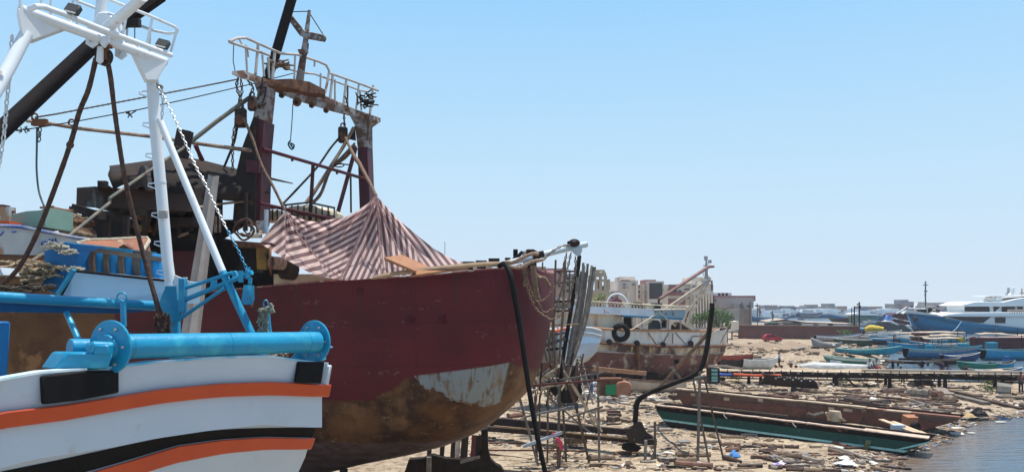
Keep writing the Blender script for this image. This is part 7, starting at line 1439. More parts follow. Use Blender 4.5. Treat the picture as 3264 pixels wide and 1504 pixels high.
MB().plate([c('I', x, y, 177.5) for x, y in ((650, 845), (650, 805), (1210, 812), (1210, 845))], (0, .2, 0)).build('wall', M('shed_dark', (.10, .11, .11), None, 1, .8), sdh); MB().plate([c('I', x, y, 177.6) for x, y in ((1210, 850), (1210, 812), (1900, 825), (1900, 850))], (0, .2, 0)).build('front', cW, sdh)
for x in (1430, 1650): MB().plate([c('I', x-34, 818, 177.2), c('I', x+34, 820, 177.2), c('I', x+34, 846, 177.2), c('I', x-34, 842, 177.2)], (0, .2, 0)).build('opening', cDk, sdh)
for i, (x0, x1, y) in enumerate(((720, 830, 792), (840, 940, 795), (890, 930, 818), (1120, 1180, 790), (1190, 1250, 750))): MB().plate([c('I', x0, y-9, 176+i*.1), c('I', x1, y-6, 176+i*.1), c('I', x1, y+9, 176+i*.1), c('I', x0, y+8, 176+i*.1)], (0, 1.5, 0)).build('boat_cover', [cMint, M('peach', (.6, .42, .3), None, 1, .7), cW, MAROON, MAROON][i], None, ['mint cover lying behind the brick wall', 'peach coloured cover lying behind the brick wall', 'small white cover just above the brick wall', 'maroon crate behind the brick wall', 'maroon box on the shed roof ridge'][i], 'cover')
# car
def car():
    p = gr(2461, 1089); p.z = gz(p.x, p.y); t = thing('parked_car', 'small red hatchback parked on the dirt road before the brick wall', 'car', p, 0)
    RP = M('red_car_paint', (.42, .008, .018), (.40, .008, .018), 2, .45, coat=.15); prof = [(-1.72, .35), (-1.78, .8), (-1.66, 1.05), (-1.45, 1.38), (-1.1, 1.5), (-.1, 1.52), (.35, 1.42), (.95, 1.02), (1.55, .88), (1.76, .65), (1.78, .33)]
    rows = []
    for s_, in_ in ((-.80, 0), (-.84, 0), (.84, 0), (.80, 0)):
        k = .0 if abs(s_) > .82 else .03; rows.append([V3((x*(1-k), s_*(1 if z < 1.05 else .86), z*(1-k*.3))) for x, z in prof])
    L_().loft(rows, caps=True).loft([[r[0] for r in rows], [r[-1] for r in rows]]).part(t, 'body', RP)
    for s_ in (-1, 1):
        for poly in ([(-1.3, 1.08), (-1.12, 1.38), (-.62, 1.42), (-.62, 1.06)], [(-.54, 1.06), (-.54, 1.42), (.1, 1.42), (.3, 1.34), (.72, 1.04)]):
            L_().plate([V3((x, s_*(.845-(z-1.0)*.25), z)) for x, z in poly], (0, s_*.02, 0)).part(t, 'side_window', GL)
    L_().plate([V3((.42, -.68, 1.38)), V3((.42, .68, 1.38)), V3((.93, .72, 1.05)), V3((.93, -.72, 1.05))], (.03, 0, .03)).part(t, 'windscreen', M('bright_glass', (.35, .38, .42), None, 2, .1))
    for x in (-1.12, 1.12):
        for s_ in (-.76, .76):
            wl_ = L_(); wl_.tube([V3((x, s_-.1, .3)), V3((x, s_+.1, .3))], .31, 18); o = wl_.part(t, 'wheel', BLACK); L_().disc((x, s_+math.copysign(.11, s_), .3), (0, 1, 0), .19, .02, 14).part(o, 'rim', GREY)
    L_().box((1.74, 0, .42), (.12, 1.5, .22)).part(t, 'bumper', BLACKM); L_().box((1.62, -.62, .75), (.28, .26, .16)).part(t, 'headlight', cW); L_().box((1.62, .62, .75), (.28, .26, .16)).part(t, 'headlight', cW)
car()
# poles
def post(lab, x, y0, y1, Y, r, top=None, cat='pole', name='pole', mat=None):
    p = at(x, y0, Y); q = at(x, y1, Y); m = MB(); r *= .5; m.tube([q, p], r, 7)
    if top == 'lamp': m.disc(p+V3((0, 0, -.5)), (0, 0, 1), .55, .3, 10)
    if top == 'cross': m.box(at(x, 908, Y), (1.7, .2, .22)); m.box(at(x+1, 928, Y), (1.0, .3, .35)); m.box(at(x-1, 940, Y), (.4, .3, .6))
    if top == 'gear': m.box(p+V3((-.2, 0, -.5)), (.6, .2, .25)); m.box(p+V3((.15, 0, -1.1)), (.3, .2, .7)); m.tube([p+V3((-.4, 0, -.8)), p+V3((.1, 0, -1.4))], .08, 5)
    m.build(name, mat or WOODD, None, lab, cat)
PM = M('hazy_pole', (.14, .13, .14), None, 1, .8)
post('tall mast with a cross bar standing beyond the bow of the blue ship', 2950, 896, 1000, 260, .45, 'cross', 'mast', 'mast', M('mast_teal', (.10, .15, .17), None, 1, .7))
post('tall wooden pole with fittings by the end of the brick wall', 2739, 962, 1046, 170, .3, 'gear'); post('leaning wooden pole left of the tall one by the brick wall end', 2723, 976, 1044, 171, .28, None); post('shorter pole left of the pair at the brick wall end', 2715, 980, 1030, 174, .2)
post('round topped lamp post behind the brick wall', 2414, 967, 1036, 176, .2, 'lamp', 'lamp post', 'lamp_post', PM); post('pole with a dark bracket above the left end of the brick wall', 2365, 962, 1036, 176, .22, 'gear', mat=PM); post('tall pole beside the brown ruin behind the brick wall', 2391, 962, 1034, 177, .28, None, mat=PM); post('thin leaning pole at the left end of the brick wall', 2359, 970, 1036, 176, .18, mat=PM)
post('short dark pole with an angled top in the middle of the brick wall', 2463, 990, 1022, 180, .28, 'gear', mat=PM); post('pole with a pointed shroud right of the lamp post', 2422, 980, 1014, 200, .25, 'gear', mat=PM); post('thin green topped harbour pole before the far boats', 2499, 988, 1012, 300, .3, mat=cGr)
post('thin pole standing on the sand beside the stern of the rusty trawler', 2320, 1094, 1142, 125, .12); post('thin pole on the sand left of the brick wall', 2333, 1018, 1082, 170, .3)
# lattice of the brown ruin
# ============================================================ buildings
BE = M('beige_render', (.66, .58, .50), (.58, .51, .44), .12, .85, rust=(.38, .33, .29), ramt=.3, rscale=.3); BE2 = M('cream_render', (.74, .66, .54), (.66, .58, .47), .12, .85); MR = M('maroon_render', (.30, .14, .135), (.25, .12, .115), .2, .8); DW = M('dark_opening', (.035, .038, .045), (.05, .05, .055), .3, .6); GW2 = M('grey_render', (.36, .33, .31), (.29, .27, .26), .15, .85)
BLK = []
def bld(name, lab, x0, x1, ytop, Y, dep, mat, yb_=1040, cat='building', k='V'):
    p = at(px(k, x0), 0, Y); q = at(px(k, x1), 0, Y); z1 = at(0, py(k, ytop), Y).z
    t = thing(name, lab, cat, ((p.x+q.x)/2, Y, .2)); MB().box(((p.x+q.x)/2, Y+dep/2, (z1+.2)/2), (q.x-p.x, dep, z1-.2)).build('walls', mat, t); BLK.append((x0, x1, t, k)); return t
def bp(t, nm, mat, x0, x1, y0, y1, Y, th=.3, k='V'): return MB().plate([c(k, x0, y0, Y), c(k, x1, y0, Y), c(k, x1, y1, Y), c(k, x0, y1, Y)], (0, th, 0)).build(nm, mat, t)
yB = 200
t = bld('apartment_block', 'low beige block with a flat roof and arched shadows left of the blank tower', 165, 640, 425, yB, 20, BE)
for x0, x1 in ((250, 380), (460, 600)): bp(t, 'window', DW, x0, x1, 500, 560, yB-.1, .12)
bp(t, 'parapet', GW2, 170, 640, 420, 430, yB-.3, .5)
t = bld('tower_block', 'blank beige stair tower with a narrow slot near its top', 568, 862, 245, yB-1, 18, BE); MB().box((at(px('V', 711), 0, yB).x, yB+6, (at(0, py('V', 195), yB).z+at(0, py('V', 245), yB).z)/2), ((830-592)/4.684*yB/F, 9, 50/4.684*yB/F)).build('upper_storey', BE, t); bp(t, 'slot', DW, 610, 738, 243, 256, yB-1.2, .3); bp(t, 'pilaster', BE2, 828, 862, 262, 1000, yB-1.6, .6); bp(t, 'pilaster', BE2, 700, 735, 425, 1000, yB-1.5, .5)
t = bld('apartment_block', 'beige and maroon block with a huge dark framed opening', 862, 1310, 315, yB+1, 20, BE2)
bp(t, 'top_storey', MR, 965, 1130, 240, 318, yB+3, 8); bp(t, 'frame', BE, 1010, 1250, 262, 600, yB-2, 3); bp(t, 'opening', DW, 1032, 1224, 288, 525, yB-2.2, .2)
for x0, x1, y0, y1, mt in ((870, 890, 318, 365, MR), (870, 890, 400, 440, DW), (870, 890, 465, 515, MR), (975, 1006, 318, 365, MR), (975, 1006, 400, 440, DW), (975, 1006, 460, 515, MR), (975, 1006, 560, 592, DW), (918, 960, 300, 1000, BE)): bp(t, 'window' if mt is DW else 'panel', mt, x0, x1, y0, y1, yB+.7, .25)
t = bld('apartment_block', 'beige block with broad maroon panels right of the dark opening', 1300, 1640, 310, yB+2, 20, BE2)
for x0, x1, y0, y1, mt in ((1325, 1432, 315, 362, MR), (1255, 1560, 428, 476, MR), (1262, 1565, 524, 616, MR), (1310, 1440, 395, 425, DW), (1465, 1505, 398, 424, DW), (1440, 1700, 308, 318, GW2)): bp(t, 'window' if mt is DW else 'panel', mt, x0, x1, y0, y1, yB+1.6, .3)
t = bld('apartment_block', 'tall beige corner block with vertical fins at the right of the complex', 1640, 1985, 310, yB+1, 22, BE); MB().box((at(px('V', 1837), 0, yB).x, yB+8, (at(0, py('V', 198), yB).z+at(0, py('V', 310), yB).z)/2), ((1980-1692)/4.684*yB/F, 12, 112/4.684*yB/F)).build('roof_storey', BE2, t)
for i in range(7): x = 1700+i*43; bp(t, 'fin', BE2, x, x+20, 462, 1000, yB-.6, 1.6); bp(t, 'window', DW, x+22, x+40, 470, 800, yB+.8, .2)
bp(t, 'window', DW, 1955, 1975, 250, 400, yB+.6, .2); bp(t, 'panel', M('white_band', (.6, .58, .56), None, .5, .8), 1800, 1900, 400, 440, yB+.5, .4)
t = bld('house_block', 'pinkish block with a row of windows and roof tanks right of the complex', 2000, 2310, 530, 235, 20, M('pink_grey', (.72, .62, .60), (.64, .55, .53), .1, .85))
bp(t, 'upper_band', MR, 2000, 2310, 530, 575, 234.7, .25)
for x in (2030, 2105, 2175, 2250): bp(t, 'window', DW, x, x+42, 600, 625, 234.7, .2)
MB().box((at(px('V', 2120), 0, 235).x, 240, at(0, py('V', 518), 235).z), (20, 8, 1.6)).build('roof_room', MR, t)
for i in range(4): q = c('V', 2035+i*55, 492, 238); MB().box(q, (1.8, 1.8, 2.2)).build('roof_tank', cW, t)
bld('long_wall', 'long dark grey wall behind the trees right of the complex', 1990, 2430, 682, 205, 3, GW2, cat='wall')
t = bld('house_block', 'brown grey unfinished house behind the left end of the brick wall', 2330, 2560, 600, 225, 16, GW2); MB().box((at(px('V', 2395), 0, 225).x, 232, at(0, py('V', 585), 225).z), (9, 8, 3)).build('roof_room', GW2, t); bp(t, 'window', DW, 2500, 2540, 620, 650, 224.7, .2); bp(t, 'wing', M('brown_wall', (.22, .17, .15), None, .3, .9), 2400, 2540, 675, 960, 222, 2)
t = bld('shed', 'small cream building at the right of the trees', 2345, 2395, 1035-840, 190, 4, BE2, k='P') if 0 else None
p = at(2347, 1050, 165); MB().plate([c('I', x, y, 168) for x, y in ((120, 940), (120, 830), (165, 780), (260, 775), (262, 900))], (0, 5, 0)).build('cream_hut', BE2, None, 'small cream hut between the trees and the brick wall', 'hut')
MB().box((at(2235, 0, 150).x, 150, 1.4), (7, .4, 2.2)).build('white_garden_wall', M('white_wall', (.50, .47, .43), (.40, .38, .35), .5, .85), None, 'pale wall section behind the trawler net heap', 'wall')
for x0, x1, y0, y1 in ((652, 672, 300, 318), (652, 672, 350, 368), (790, 808, 300, 318), (1345, 1360, 370, 388), (1385, 1400, 370, 388), (1600, 1625, 370, 390), (1600, 1625, 500, 520), (1720, 1740, 330, 352), (1770, 1790, 330, 352), (1850, 1870, 330, 352)):
    MB().plate([c('V', x, y, yB-2.2) for x, y in ((x0, y0), (x1, y0), (x1, y1), (x0, y1))], (0, 1.5 if x0 < 900 else 3.8, 0)).build('window', DW, next(b[2] for b in BLK if b[3] == 'V' and b[0] <= x0 < b[1]))
# skeleton building
sk = thing('concrete_skeleton', 'unfinished concrete frame building with open floors behind the timber planks', 'building', at(1905, 1040, 190))
CC = M('raw_concrete', (.44, .36, .26), (.36, .30, .22), .2, .9)
def sl(x0, x1, y0, y1, Y0=190, dep=10): MB().box(((c('V', x0, 0, Y0).x+c('V', x1, 0, Y0).x)/2, Y0+dep/2, (c('V', 0, y0, Y0).z+c('V', 0, y1, Y0).z)/2), (abs(c('V', x1, 0, Y0).x-c('V', x0, 0, Y0).x), dep, abs(c('V', 0, y0, Y0).z-c('V', 0, y1, Y0).z))).build('slab', CC, sk)
sl(150, 445, 232, 250); sl(180, 385, 155, 180); sl(200, 350, 92, 105, dep=7); sl(150, 430, 395, 1000); sl(180, 385, 130, 158, 196, 1)
for x in (235, 300, 370, 420): 
    for Y in (190.3, 199): MB().beam(c('V', x, 250, Y), c('V', x, 400, Y), .7, .7).build('column', CC, sk)
for x in (215, 300, 375):
    MB().beam(c('V', x, 180, 190.5), c('V', x, 235, 190.5), .7, .7).build('column', CC, sk)
for x in (205, 260, 345): MB().beam(c('V', x, 100, 190.5), c('V', x, 158, 190.5), .6, .6).build('column', CC, sk)
MB().plate([c('V', x, y, 191) for x, y in ((255, 400), (330, 330), (370, 330), (400, 400))], (0, 1, 0)).build('stair_flight', CC, sk); bp(sk, 'brick_infill', MR, 250, 282, 262, 380, 192, .3)
# pink and white houses seen between the ribs
t = bld('house_block', 'pinkish house seen between the ribs of the timber frame', 1738, 1800, 855, 160, 12, M('pink_house', (.42, .28, .25), (.36, .25, .22), .2, .85), k='P')
for x in (1745, 1762, 1780):
    for y in (866, 886, 906): bp(t, 'window', DW, x, x+7, y, y+9, 159.8, .15, k='P')
t = bld('house_block', 'grey house seen between the ribs and the black stem', 1800, 1862, 872, 165, 12, GW2, k='P')
for x in (1806, 1824, 1842):
    for y in (882, 902, 922): bp(t, 'window', DW, x, x+8, y, y+9, 164.8, .15, k='P')
t = bld('house_block', 'white roofed house just above the maroon trawler gunwale', 1440, 1566, 836, 150, 12, M('pale_pink_house', (.52, .42, .38), (.45, .38, .34), .2, .85), k='P')
bp(t, 'roof_edge', cW, 1436, 1568, 834, 838, 149.2, .8, k='P')
for x in range(1450, 1560, 13): bp(t, 'window', DW, x, x+7, 843, 850, 149.8, .15, k='P')
t = bld('house_block', 'grey roof top room above the chains at the hull end', 1668, 1700, 800, 150, 6, GW2, k='P'); bp(t, 'vent', DW, 1682, 1698, 794, 800, 149.6, .4, k='P')
bld('house_block', 'low pinkish house behind the pipe bracket', 1690, 1740, 850, 155, 8, M('salmon_house', (.44, .27, .22), None, .2, .85), k='P')
MB().tube([at(1418, 770, 140), at(1418, 836, 140)], .05, 5).build('radio_mast', PM, None, 'thin radio mast rising behind the striped awning', 'mast')

# ---------------- far town across the water
HZM = [M('far_%s' % n, a, None, .05, .9) for n, a in (('pinkish', (.42, .34, .32)), ('greyish', (.30, .31, .34)), ('beige', (.44, .40, .36)), ('bluish', (.26, .30, .36)))]
RF = M('far_roof', (.62, .58, .55), None, .05, .8)
town = []
for x0, x1, yt_ in ((640, 780, 552), (780, 940, 545), (950, 1150, 572), (1150, 1340, 560), (1340, 1480, 590), (1480, 1630, 585), (1620, 1730, 560), (1730, 1890, 530), (1890, 2045, 605), (2045, 2150, 580), (2150, 2290, 512), (2290, 2360, 600), (2360, 2576, 570), (340, 500, 620), (500, 640, 625)): town.append((px('W', x0), px('W', x1), py('W', yt_)))
for x0, x1, yt_ in ((-60, 20, 560), (20, 230, 563), (230, 410, 590), (410, 545, 525), (545, 625, 458), (625, 705, 490), (790, 1020, 552), (1022, 1165, 505), (1165, 1205, 590), (1200, 1300, 575), (1300, 1420, 560), (1420, 1700, 590), (1700, 2400, 600)): town.append((px('J', x0), px('J', x1), py('J', yt_)))
for i, (x0, x1, yt_) in enumerate(town):
    Y = 470+(i*37 % 5)*9; p, q = at(x0, 0, Y), at(x1, 0, Y); z1 = at(0, yt_, Y).z; t = thing('far_building', 'hazy flat roofed building in the town across the bay', 'building', ((p.x+q.x)/2, Y, 0), 0, 'hazy buildings across the bay')
    MB().box(((p.x+q.x)/2, Y+6, z1/2), (q.x-p.x, 12, z1)).build('walls', HZM[i % 4] if not 1 < (x0-2870)/20 < 3 else HZM[0], t)
    MB().box(((p.x+q.x)/2, Y+6, z1+.15), ((q.x-p.x)*1.02, 12.6, .5)).build('roof', RF if i % 2 else HZM[1], t)
    if (q.x-p.x) > 9:
        w2 = (q.x-p.x)*.3; MB().box(((p.x+q.x)/2+rnd(-.3, .3)*(q.x-p.x)*.6, Y+5, z1+1.5), (w2, 6, 2.4)).build('roof_room', HZM[(i+1) % 4], t)
    m = MB(); nf = max(1, int(z1/3.4))
    for f_ in range(nf):
        for j in range(max(1, int((q.x-p.x)/4))): m.box((p.x+2+j*4, Y-.05, 1.8+f_*3.3), (1.5, .1, 1.3))
    m.build('window_rows', DW, t)
# far moored boats
fbt = thing('far_boat', 'little white boat in the row moored along the far shore', 'boat', (0, 0, 0), 0, 'boats moored along the far shore'); boat(fbt, 9, 3, 1.7, [cBl, cW, cW, cIn], n=6, inside=False); L_().box((-.8, 0, 2.2), (3.4, 2, 1.8)).part(fbt, 'cabin', SW)
fbt2 = thing('far_boat', 'little dark boat in the row moored along the far shore', 'boat', (0, 0, 0), 0, 'dark boats moored along the far shore'); boat(fbt2, 9, 3, 1.7, [cG, cNv, cW, cIn], n=6, inside=False); L_().box((-.8, 0, 2.2), (3., 2, 1.6)).part(fbt2, 'cabin', cW)
for i in range(84):
    x = rnd(2370, 2860); Y = rnd(330, 440) if x > 2690 or x < 2500 else rnd(400, 455); p = at(x, 0, Y); src = fbt if i % 3 else fbt2
    if i in (0, 1): src = (fbt2, fbt)[i]; src.location = (p.x, Y, -.1); src.rotation_euler = (0, 0, rnd(-.5, .5)+(math.pi if i else 0)); continue
    copy_tree(src, (p.x, Y, -.1), rnd(-.5, .5)+random.choice((0, math.pi)), None, rnd(.8, 1.5))
# far shore strip
# ============================================================ trees
LEAF = [M('leaf_dark', (.03, .075, .02), (.04, .095, .025), .8, .7), M('leaf_light', (.10, .20, .045), (.08, .16, .04), .8, .7)]
BARK = M('bark', (.10, .07, .05), None, 2, .9)
def tree(name, lab, cc, sx, sz, n, ls, base=None, cat='tree', mats=LEAF, sq=1.):
    cc = V3(cc); b0 = V3((cc.x, cc.y, gz(cc.x, cc.y) if base is None else base)); t = thing(name, lab, cat, b0)
    if cat == 'tree':
        m = MB(); m.tube([b0-V3((0, 0, .2)), b0.lerp(cc, .6), cc], [sx*.09, sx*.06, sx*.03], 7)
        for i in range(5): a = rnd(0, 6.3); m.tube([b0.lerp(cc, rnd(.4, .8)), cc+V3((math.cos(a)*sx*.6, math.sin(a)*sx*.6, rnd(-.2, .5)*sz))], [sx*.04, sx*.015], 5)
        m.build('trunk', BARK, t)
    bl_ = [(cc+V3((rnd(-1, 1)*sx*.65, rnd(-1, 1)*sx*.5, rnd(-.55, .65)*sz)), rnd(.28, .5)) for _ in range(14)]; m = MB()
    for i in range(n):
        q, r = random.choice(bl_); d = V3((rnd(-1, 1), rnd(-1, 1), rnd(-1, 1))); 
        if d.length > 1 or d.length < .2: continue
        d = d.normalized()*(d.length**.4); p = q+V3((d.x*sx*r, d.y*sx*r, d.z*sz*r))
        a = V3((rnd(-1, 1), rnd(-1, 1), rnd(-.6, .6))).normalized()*ls; b = V3((rnd(-1, 1), rnd(-1, 1), rnd(-1, 1))).normalized()*ls*.6
        m.add([p-a, p-b, p+a, p+b], [(0, 1, 2, 3)], 1 if random.random() < .45 else 0)
    m.build('crown', mats, t, normals=False, smooth=0)
tree('green_tree', 'bushy green tree left of the black stem behind the trawler', at(2232, 1014, 145), 1.9, 1.5, 1800, .16)
tree('green_tree', 'biggest bushy green tree right of the black stem', at(2292, 1013, 146), 2.4, 2.2, 2400, .16); tree('green_tree', 'darker tree at the right end of the tree clump', at(2318, 1016, 150), 1.5, 1.6, 1300, .16)
tree('green_tree', 'small tree between the two bushy trees', at(2262, 1002, 150), 1.6, 1.7, 1300, .16)
tree('green_tree', 'bright yellow green treetop above the trawler roof at left', at(1903, 955, 120), 1.5, 1.0, 900, .14, mats=[M('leaf_y', (.12, .17, .04), None, 1, .7), M('leaf_y2', (.25, .30, .07), None, 1, .7)])
for lab, x, y, s_ in (('green weed bush growing in front of the crate stack by the pier', 2342, 1212, .75), ('small weed tuft left of the bush under the pier', 2302, 1214, .35), ('green weed bush under the pier right of the hull fragment', 2682, 1222, .7), ('dark green bush beside the grey rock near the pier at right', 3150, 1248, .8)):
    p = gr(x, y); p.z = gz(p.x, p.y); tree('bush', lab, p+V3((0, 0, s_*.6)), s_, s_*.7, 700, .07, cat='bush')
tree('bush', 'green bush growing behind the grey beached boat by the brick wall', at(2695, 1060, 163), 1.9, .8, 700, .13, cat='bush')
MB().tube([c('L', 1370, 490, 70.5), c('L', 1490, 500, 70)], [.8, .75], 9, jit=.1).build('grey_rock', M('grey_boulder', (.22, .21, .18), (.15, .14, .12), 2, .9), None, 'big grey boulder beside the dark bush near the pier', 'boulder')
# ============================================================ driftwood, planks, rubbish
DW_ = [M('driftwood', (.24, .175, .12), (.12, .085, .06), 2.5, .9, bump=.5, vary=.3), M('driftwood_grey', (.27, .23, .19), (.15, .125, .1), 2.5, .9, bump=.5, vary=.3), M('driftwood_dark', (.095, .06, .045), (.05, .034, .028), 2.5, .85, bump=.5, vary=.3), M('driftwood_red', (.19, .10, .07), (.10, .055, .04), 2.5, .85, bump=.5, vary=.3)]
def log(lab, x0, y0, x1, y1, th, mt=0, flat=False, group=None, name='log'):
    p, q = gr(x0, y0), gr(x1, y1); p.z = max(gz(p.x, p.y), .02)+th*.32; q.z = max(gz(q.x, q.y), .02)+th*.32; n = 6; m = MB()
    if flat: m.beam(p, q, th*1.5, th*.55, seg=5, wob=.02)
    else:
        b_ = V3((rnd(-.05, .05), rnd(-.05, .05), 0))*(q-p).length
        m.tube([p.lerp(q, i/n)+b_*math.sin(i/n*math.pi)+V3((0, 0, rnd(-.02, .02))) for i in range(n+1)], [th*.5*rnd(.6, 1.1) for _ in range(n+1)], 8, jit=.12)
    m.build(name, DW_[mt] if isinstance(mt, int) else mt, None, lab, name.replace('_', ' '), group, smooth=40)
N_ = lambda *a: tuple(px('N', v) if i % 2 == 0 else py('N', v) for i, v in enumerate(a))
M_ = lambda *a: tuple(px('M', v) if i % 2 == 0 else py('M', v) for i, v in enumerate(a))
Lc = lambda *a: tuple(px('L', v) if i % 2 == 0 else py('L', v) for i, v in enumerate(a))
Kc = lambda *a: tuple(px('K', v) if i % 2 == 0 else py('K', v) for i, v in enumerate(a))
near = [('brown log lying just left of the pale upright pole', N_(20, 670, 490, 650), .32, 0), ('big brown log with a pale painted end at the foot of the pale pole', N_(10, 800, 520, 830), .36, 3), ('dark split log under the big brown log', N_(0, 815, 300, 850), .16, 2), ('dark log wrapped in blue cloth on the sand', N_(660, 680, 900, 750), .26, 2),
 ('knotty log lying below the green barge', N_(1065, 500, 1480, 530), .24, 0), ('short dark log beneath the knotty one', N_(1215, 585, 1390, 560), .18, 2), ('thick pale log in the driftwood below the green barge', N_(1365, 640, 1740, 670), .42, 0), ('long log running right from the thick pale log', N_(1750, 670, 2035, 730), .36, 1),
 ('curved dark log left of the purple bag', N_(1210, 690, 1420, 760), .2, 2), ('dark plank right of the purple bag', N_(1555, 810, 1800, 760), .3, 2), ('dark broken log right of the dark plank', N_(1810, 770, 2030, 770), .26, 2), ('long weathered log touching the green barge', N_(2115, 570, 2460, 650), .26, 0), ('longest pale log running down toward the water', N_(2120, 540, 2700, 690), .26, 1),
 ('small log in the shade at the foot of the green barge', N_(640, 400, 960, 400), .22, 0), ('rounded log beside the small one by the green barge', N_(910, 370, 1140, 385), .24, 1), ('leaning log propped on the mint stripe of the green barge', N_(1985, 450, 2360, 520), .24, 3),
 ('dark log right at the bottom edge left of the water', N_(2000, 840, 2280, 850), .2, 2), ('brown log at the bottom edge of the picture', N_(1770, 850, 2020, 865), .3, 0), ('low dark log below the purple bag', N_(1530, 850, 1760, 855), .2, 2)]
for lab, (x0, y0, x1, y1), th, mt in near: log(lab, x0, y0, x1, y1, th, mt)
for lab, (x0, y0, x1, y1), th, mt, fl in (
 ('log lying by the foot of the right scaffold pole', M_(1275, 1065, 1535, 1040), .34, 0, 0), ('log lying under the keel stem at right', M_(1890, 750, 2160, 750), .3, 1, 0), ('short stacked beam behind the right scaffold pole', M_(1460, 560, 1600, 560), .3, 3, 1), ('second short beam behind the right scaffold pole', M_(1465, 590, 1610, 590), .3, 2, 1), ('pale timber offcut right of the stacked beams', M_(1570, 625, 1720, 665), .3, 0, 1),
 ('log lying left under the short stacked beams', M_(1350, 640, 1470, 655), .3, 3, 0), ('brown offcut in front of the stacked beams', M_(1480, 645, 1570, 640), .5, 0, 1), ('dark plank behind the curved stem', M_(1740, 480, 1900, 490), .28, 2, 1), ('pale plank behind the curved stem', M_(1745, 510, 1900, 500), .2, 1, 1), ('plank pile behind the scaffold at left', M_(400, 600, 560, 590), .4, 3, 0), ('dark block left of the red brown barge', M_(2140, 410, 2230, 405), .55, 2, 1),
 ('long thin dark strip as keel shadow on the sand below the scaffold', M_(200, 1000, 655, 1050), .1, 2, 0), ('second thin dark strip as keel shadow right of the scaffold', M_(1340, 1105, 1760, 1165), .1, 2, 0), ('coil shaped dark scrap on the sand below the keel', M_(1640, 1150, 1705, 1150), .22, 2, 0),  # the two thin dark strips imitate the keel beam's cast shadow
 ('reddish beam lying behind the scaffold left', M_(200, 870, 560, 890), .14, 3, 1), ('second reddish beam behind the scaffold left', M_(190, 850, 540, 868), .1, 2, 1), ('big log with a pale end left of the tripod poles', M_(2190, 1100, 2400, 1090), .45, 0, 0), ('grey block beside the big log', M_(2010, 1075, 2200, 1070), .3, 1, 1)):
    log(lab, x0, y0, x1, y1, th, mt, bool(fl), name='beam' if fl else 'log')
for lab, (x0, y0, x1, y1), th, mt, fl in (
 ('thick log lying behind the red brown barge end', Lc(300, 625, 90, 590), .55, 2, 0), ('pale trunk in the driftwood below the pier', Lc(615, 540, 790, 555), .9, 1, 0), ('sawn log right of the pale trunk', Lc(835, 550, 900, 560), .8, 3, 0), ('short log in front of the sawn log', Lc(920, 580, 1015, 590), .7, 0, 0), ('long squared beam slanting to the shore, upper', Lc(880, 490, 1215, 560), .45, 0, 1), ('long squared beam slanting to the shore, lower', Lc(930, 530, 1285, 610), .4, 1, 1),
 ('thin beam running on toward the water', Lc(1215, 570, 1580, 640), .3, 2, 1), ('flat board on the sand spit below the pier', Lc(1370, 555, 1604, 560), .3, 1, 1), ('beam lying just under the pier at right', Lc(880, 475, 1130, 480), .3, 3, 1), ('standing slab of timber leaning in the driftwood', Lc(870, 505, 965, 555), .6, 1, 1), ('long reddish plank in the middle of the driftwood field', Lc(130, 535, 640, 580), .26, 3, 1), ('second reddish plank in the driftwood field', Lc(640, 570, 800, 585), .26, 3, 1), ('dark rotten trunk below the pier', Lc(390, 520, 590, 510), .6, 2, 0),
 ('curved branch in the driftwood field', Lc(640, 590, 770, 630), .35, 1, 0), ('long dark plank behind the red brown barge', Lc(320, 615, 450, 628), .26, 2, 1), ('long plank lying near the barge tip', Lc(540, 655, 800, 670), .3, 2, 1), ('pipe lying behind the pier posts', Lc(10, 405, 280, 415), .5, 1, 0), ('tyre like black scrap at the right edge shore', Lc(1585, 625, 1640, 640), .5, 2, 0),
 ('beam just in front of the hull fragment', Kc(1280, 660, 1600, 680), .5, 2, 0), ('thin pole in front of the hull fragment', Kc(1840, 650, 2170, 690), .22, 3, 0), ('small log on the pebbles', Kc(1160, 690, 1250, 715), .3, 3, 0), ('stub of timber on the pebbles', Kc(1280, 740, 1345, 755), .5, 3, 0), ('log lying right of the pebbles', Kc(1590, 800, 1880, 820), .35, 2, 0), ('dark log left below the crate stack', Kc(380, 570, 500, 590), .3, 2, 0), ('beam left of the red brown barge head', Kc(105, 640, 330, 680), .3, 2, 1), ('dark beam by the foot of the crate stack', Kc(110, 560, 340, 575), .35, 3, 1)):
    log(lab, x0, y0, x1, y1, th, mt, bool(fl), name='beam' if fl else 'log')
zones = [('weathered timber scrap scattered behind the red brown barge', 'timber scraps behind the barges', (2200, 3040), (1238, 1318), 100, lambda x, y: y > 1245 and y < 1262+(x-2200)*.07), ('weathered timber scrap strewn on the near sand below the green barge', 'timber scraps on the near sand', (2330, 2880), (1420, 1500), 52, lambda x, y: y > 1372+(x-2330)*.075), ('short scrap of wood on the sand round the long keel', 'wood scraps round the keel', (1880, 2330), (1290, 1495), 30, lambda x, y: not (y < 1400 and x > 2060)),
         ('scrap of wood littering the shore under the jetty', 'wood scraps by the jetty', (2760, 2880), (1092, 1132), 30, lambda x, y: True)]
for lab, grp, (xa, xb), (ya, yb_), n, ok in zones:
    k = 0
    while k < n:
        x, y = rnd(xa, xb), rnd(ya, yb_)
        if not ok(x, y): continue
        k += 1; Y = 20500/(y-HZ); w_ = rnd(.5, 2.2)*F/Y*(.6 if 'near' in lab or 'keel' in lab else 1); s_ = rnd(-.06, .10)
        log(lab, x-w_/2, y-s_*w_/2, x+w_/2, y+s_*w_/2, rnd(.10, .26)*(1.3 if 'behind' in lab else 1), random.choice((0, 1, 2, 2, 3)), random.random() < .5, grp, 'driftwood')
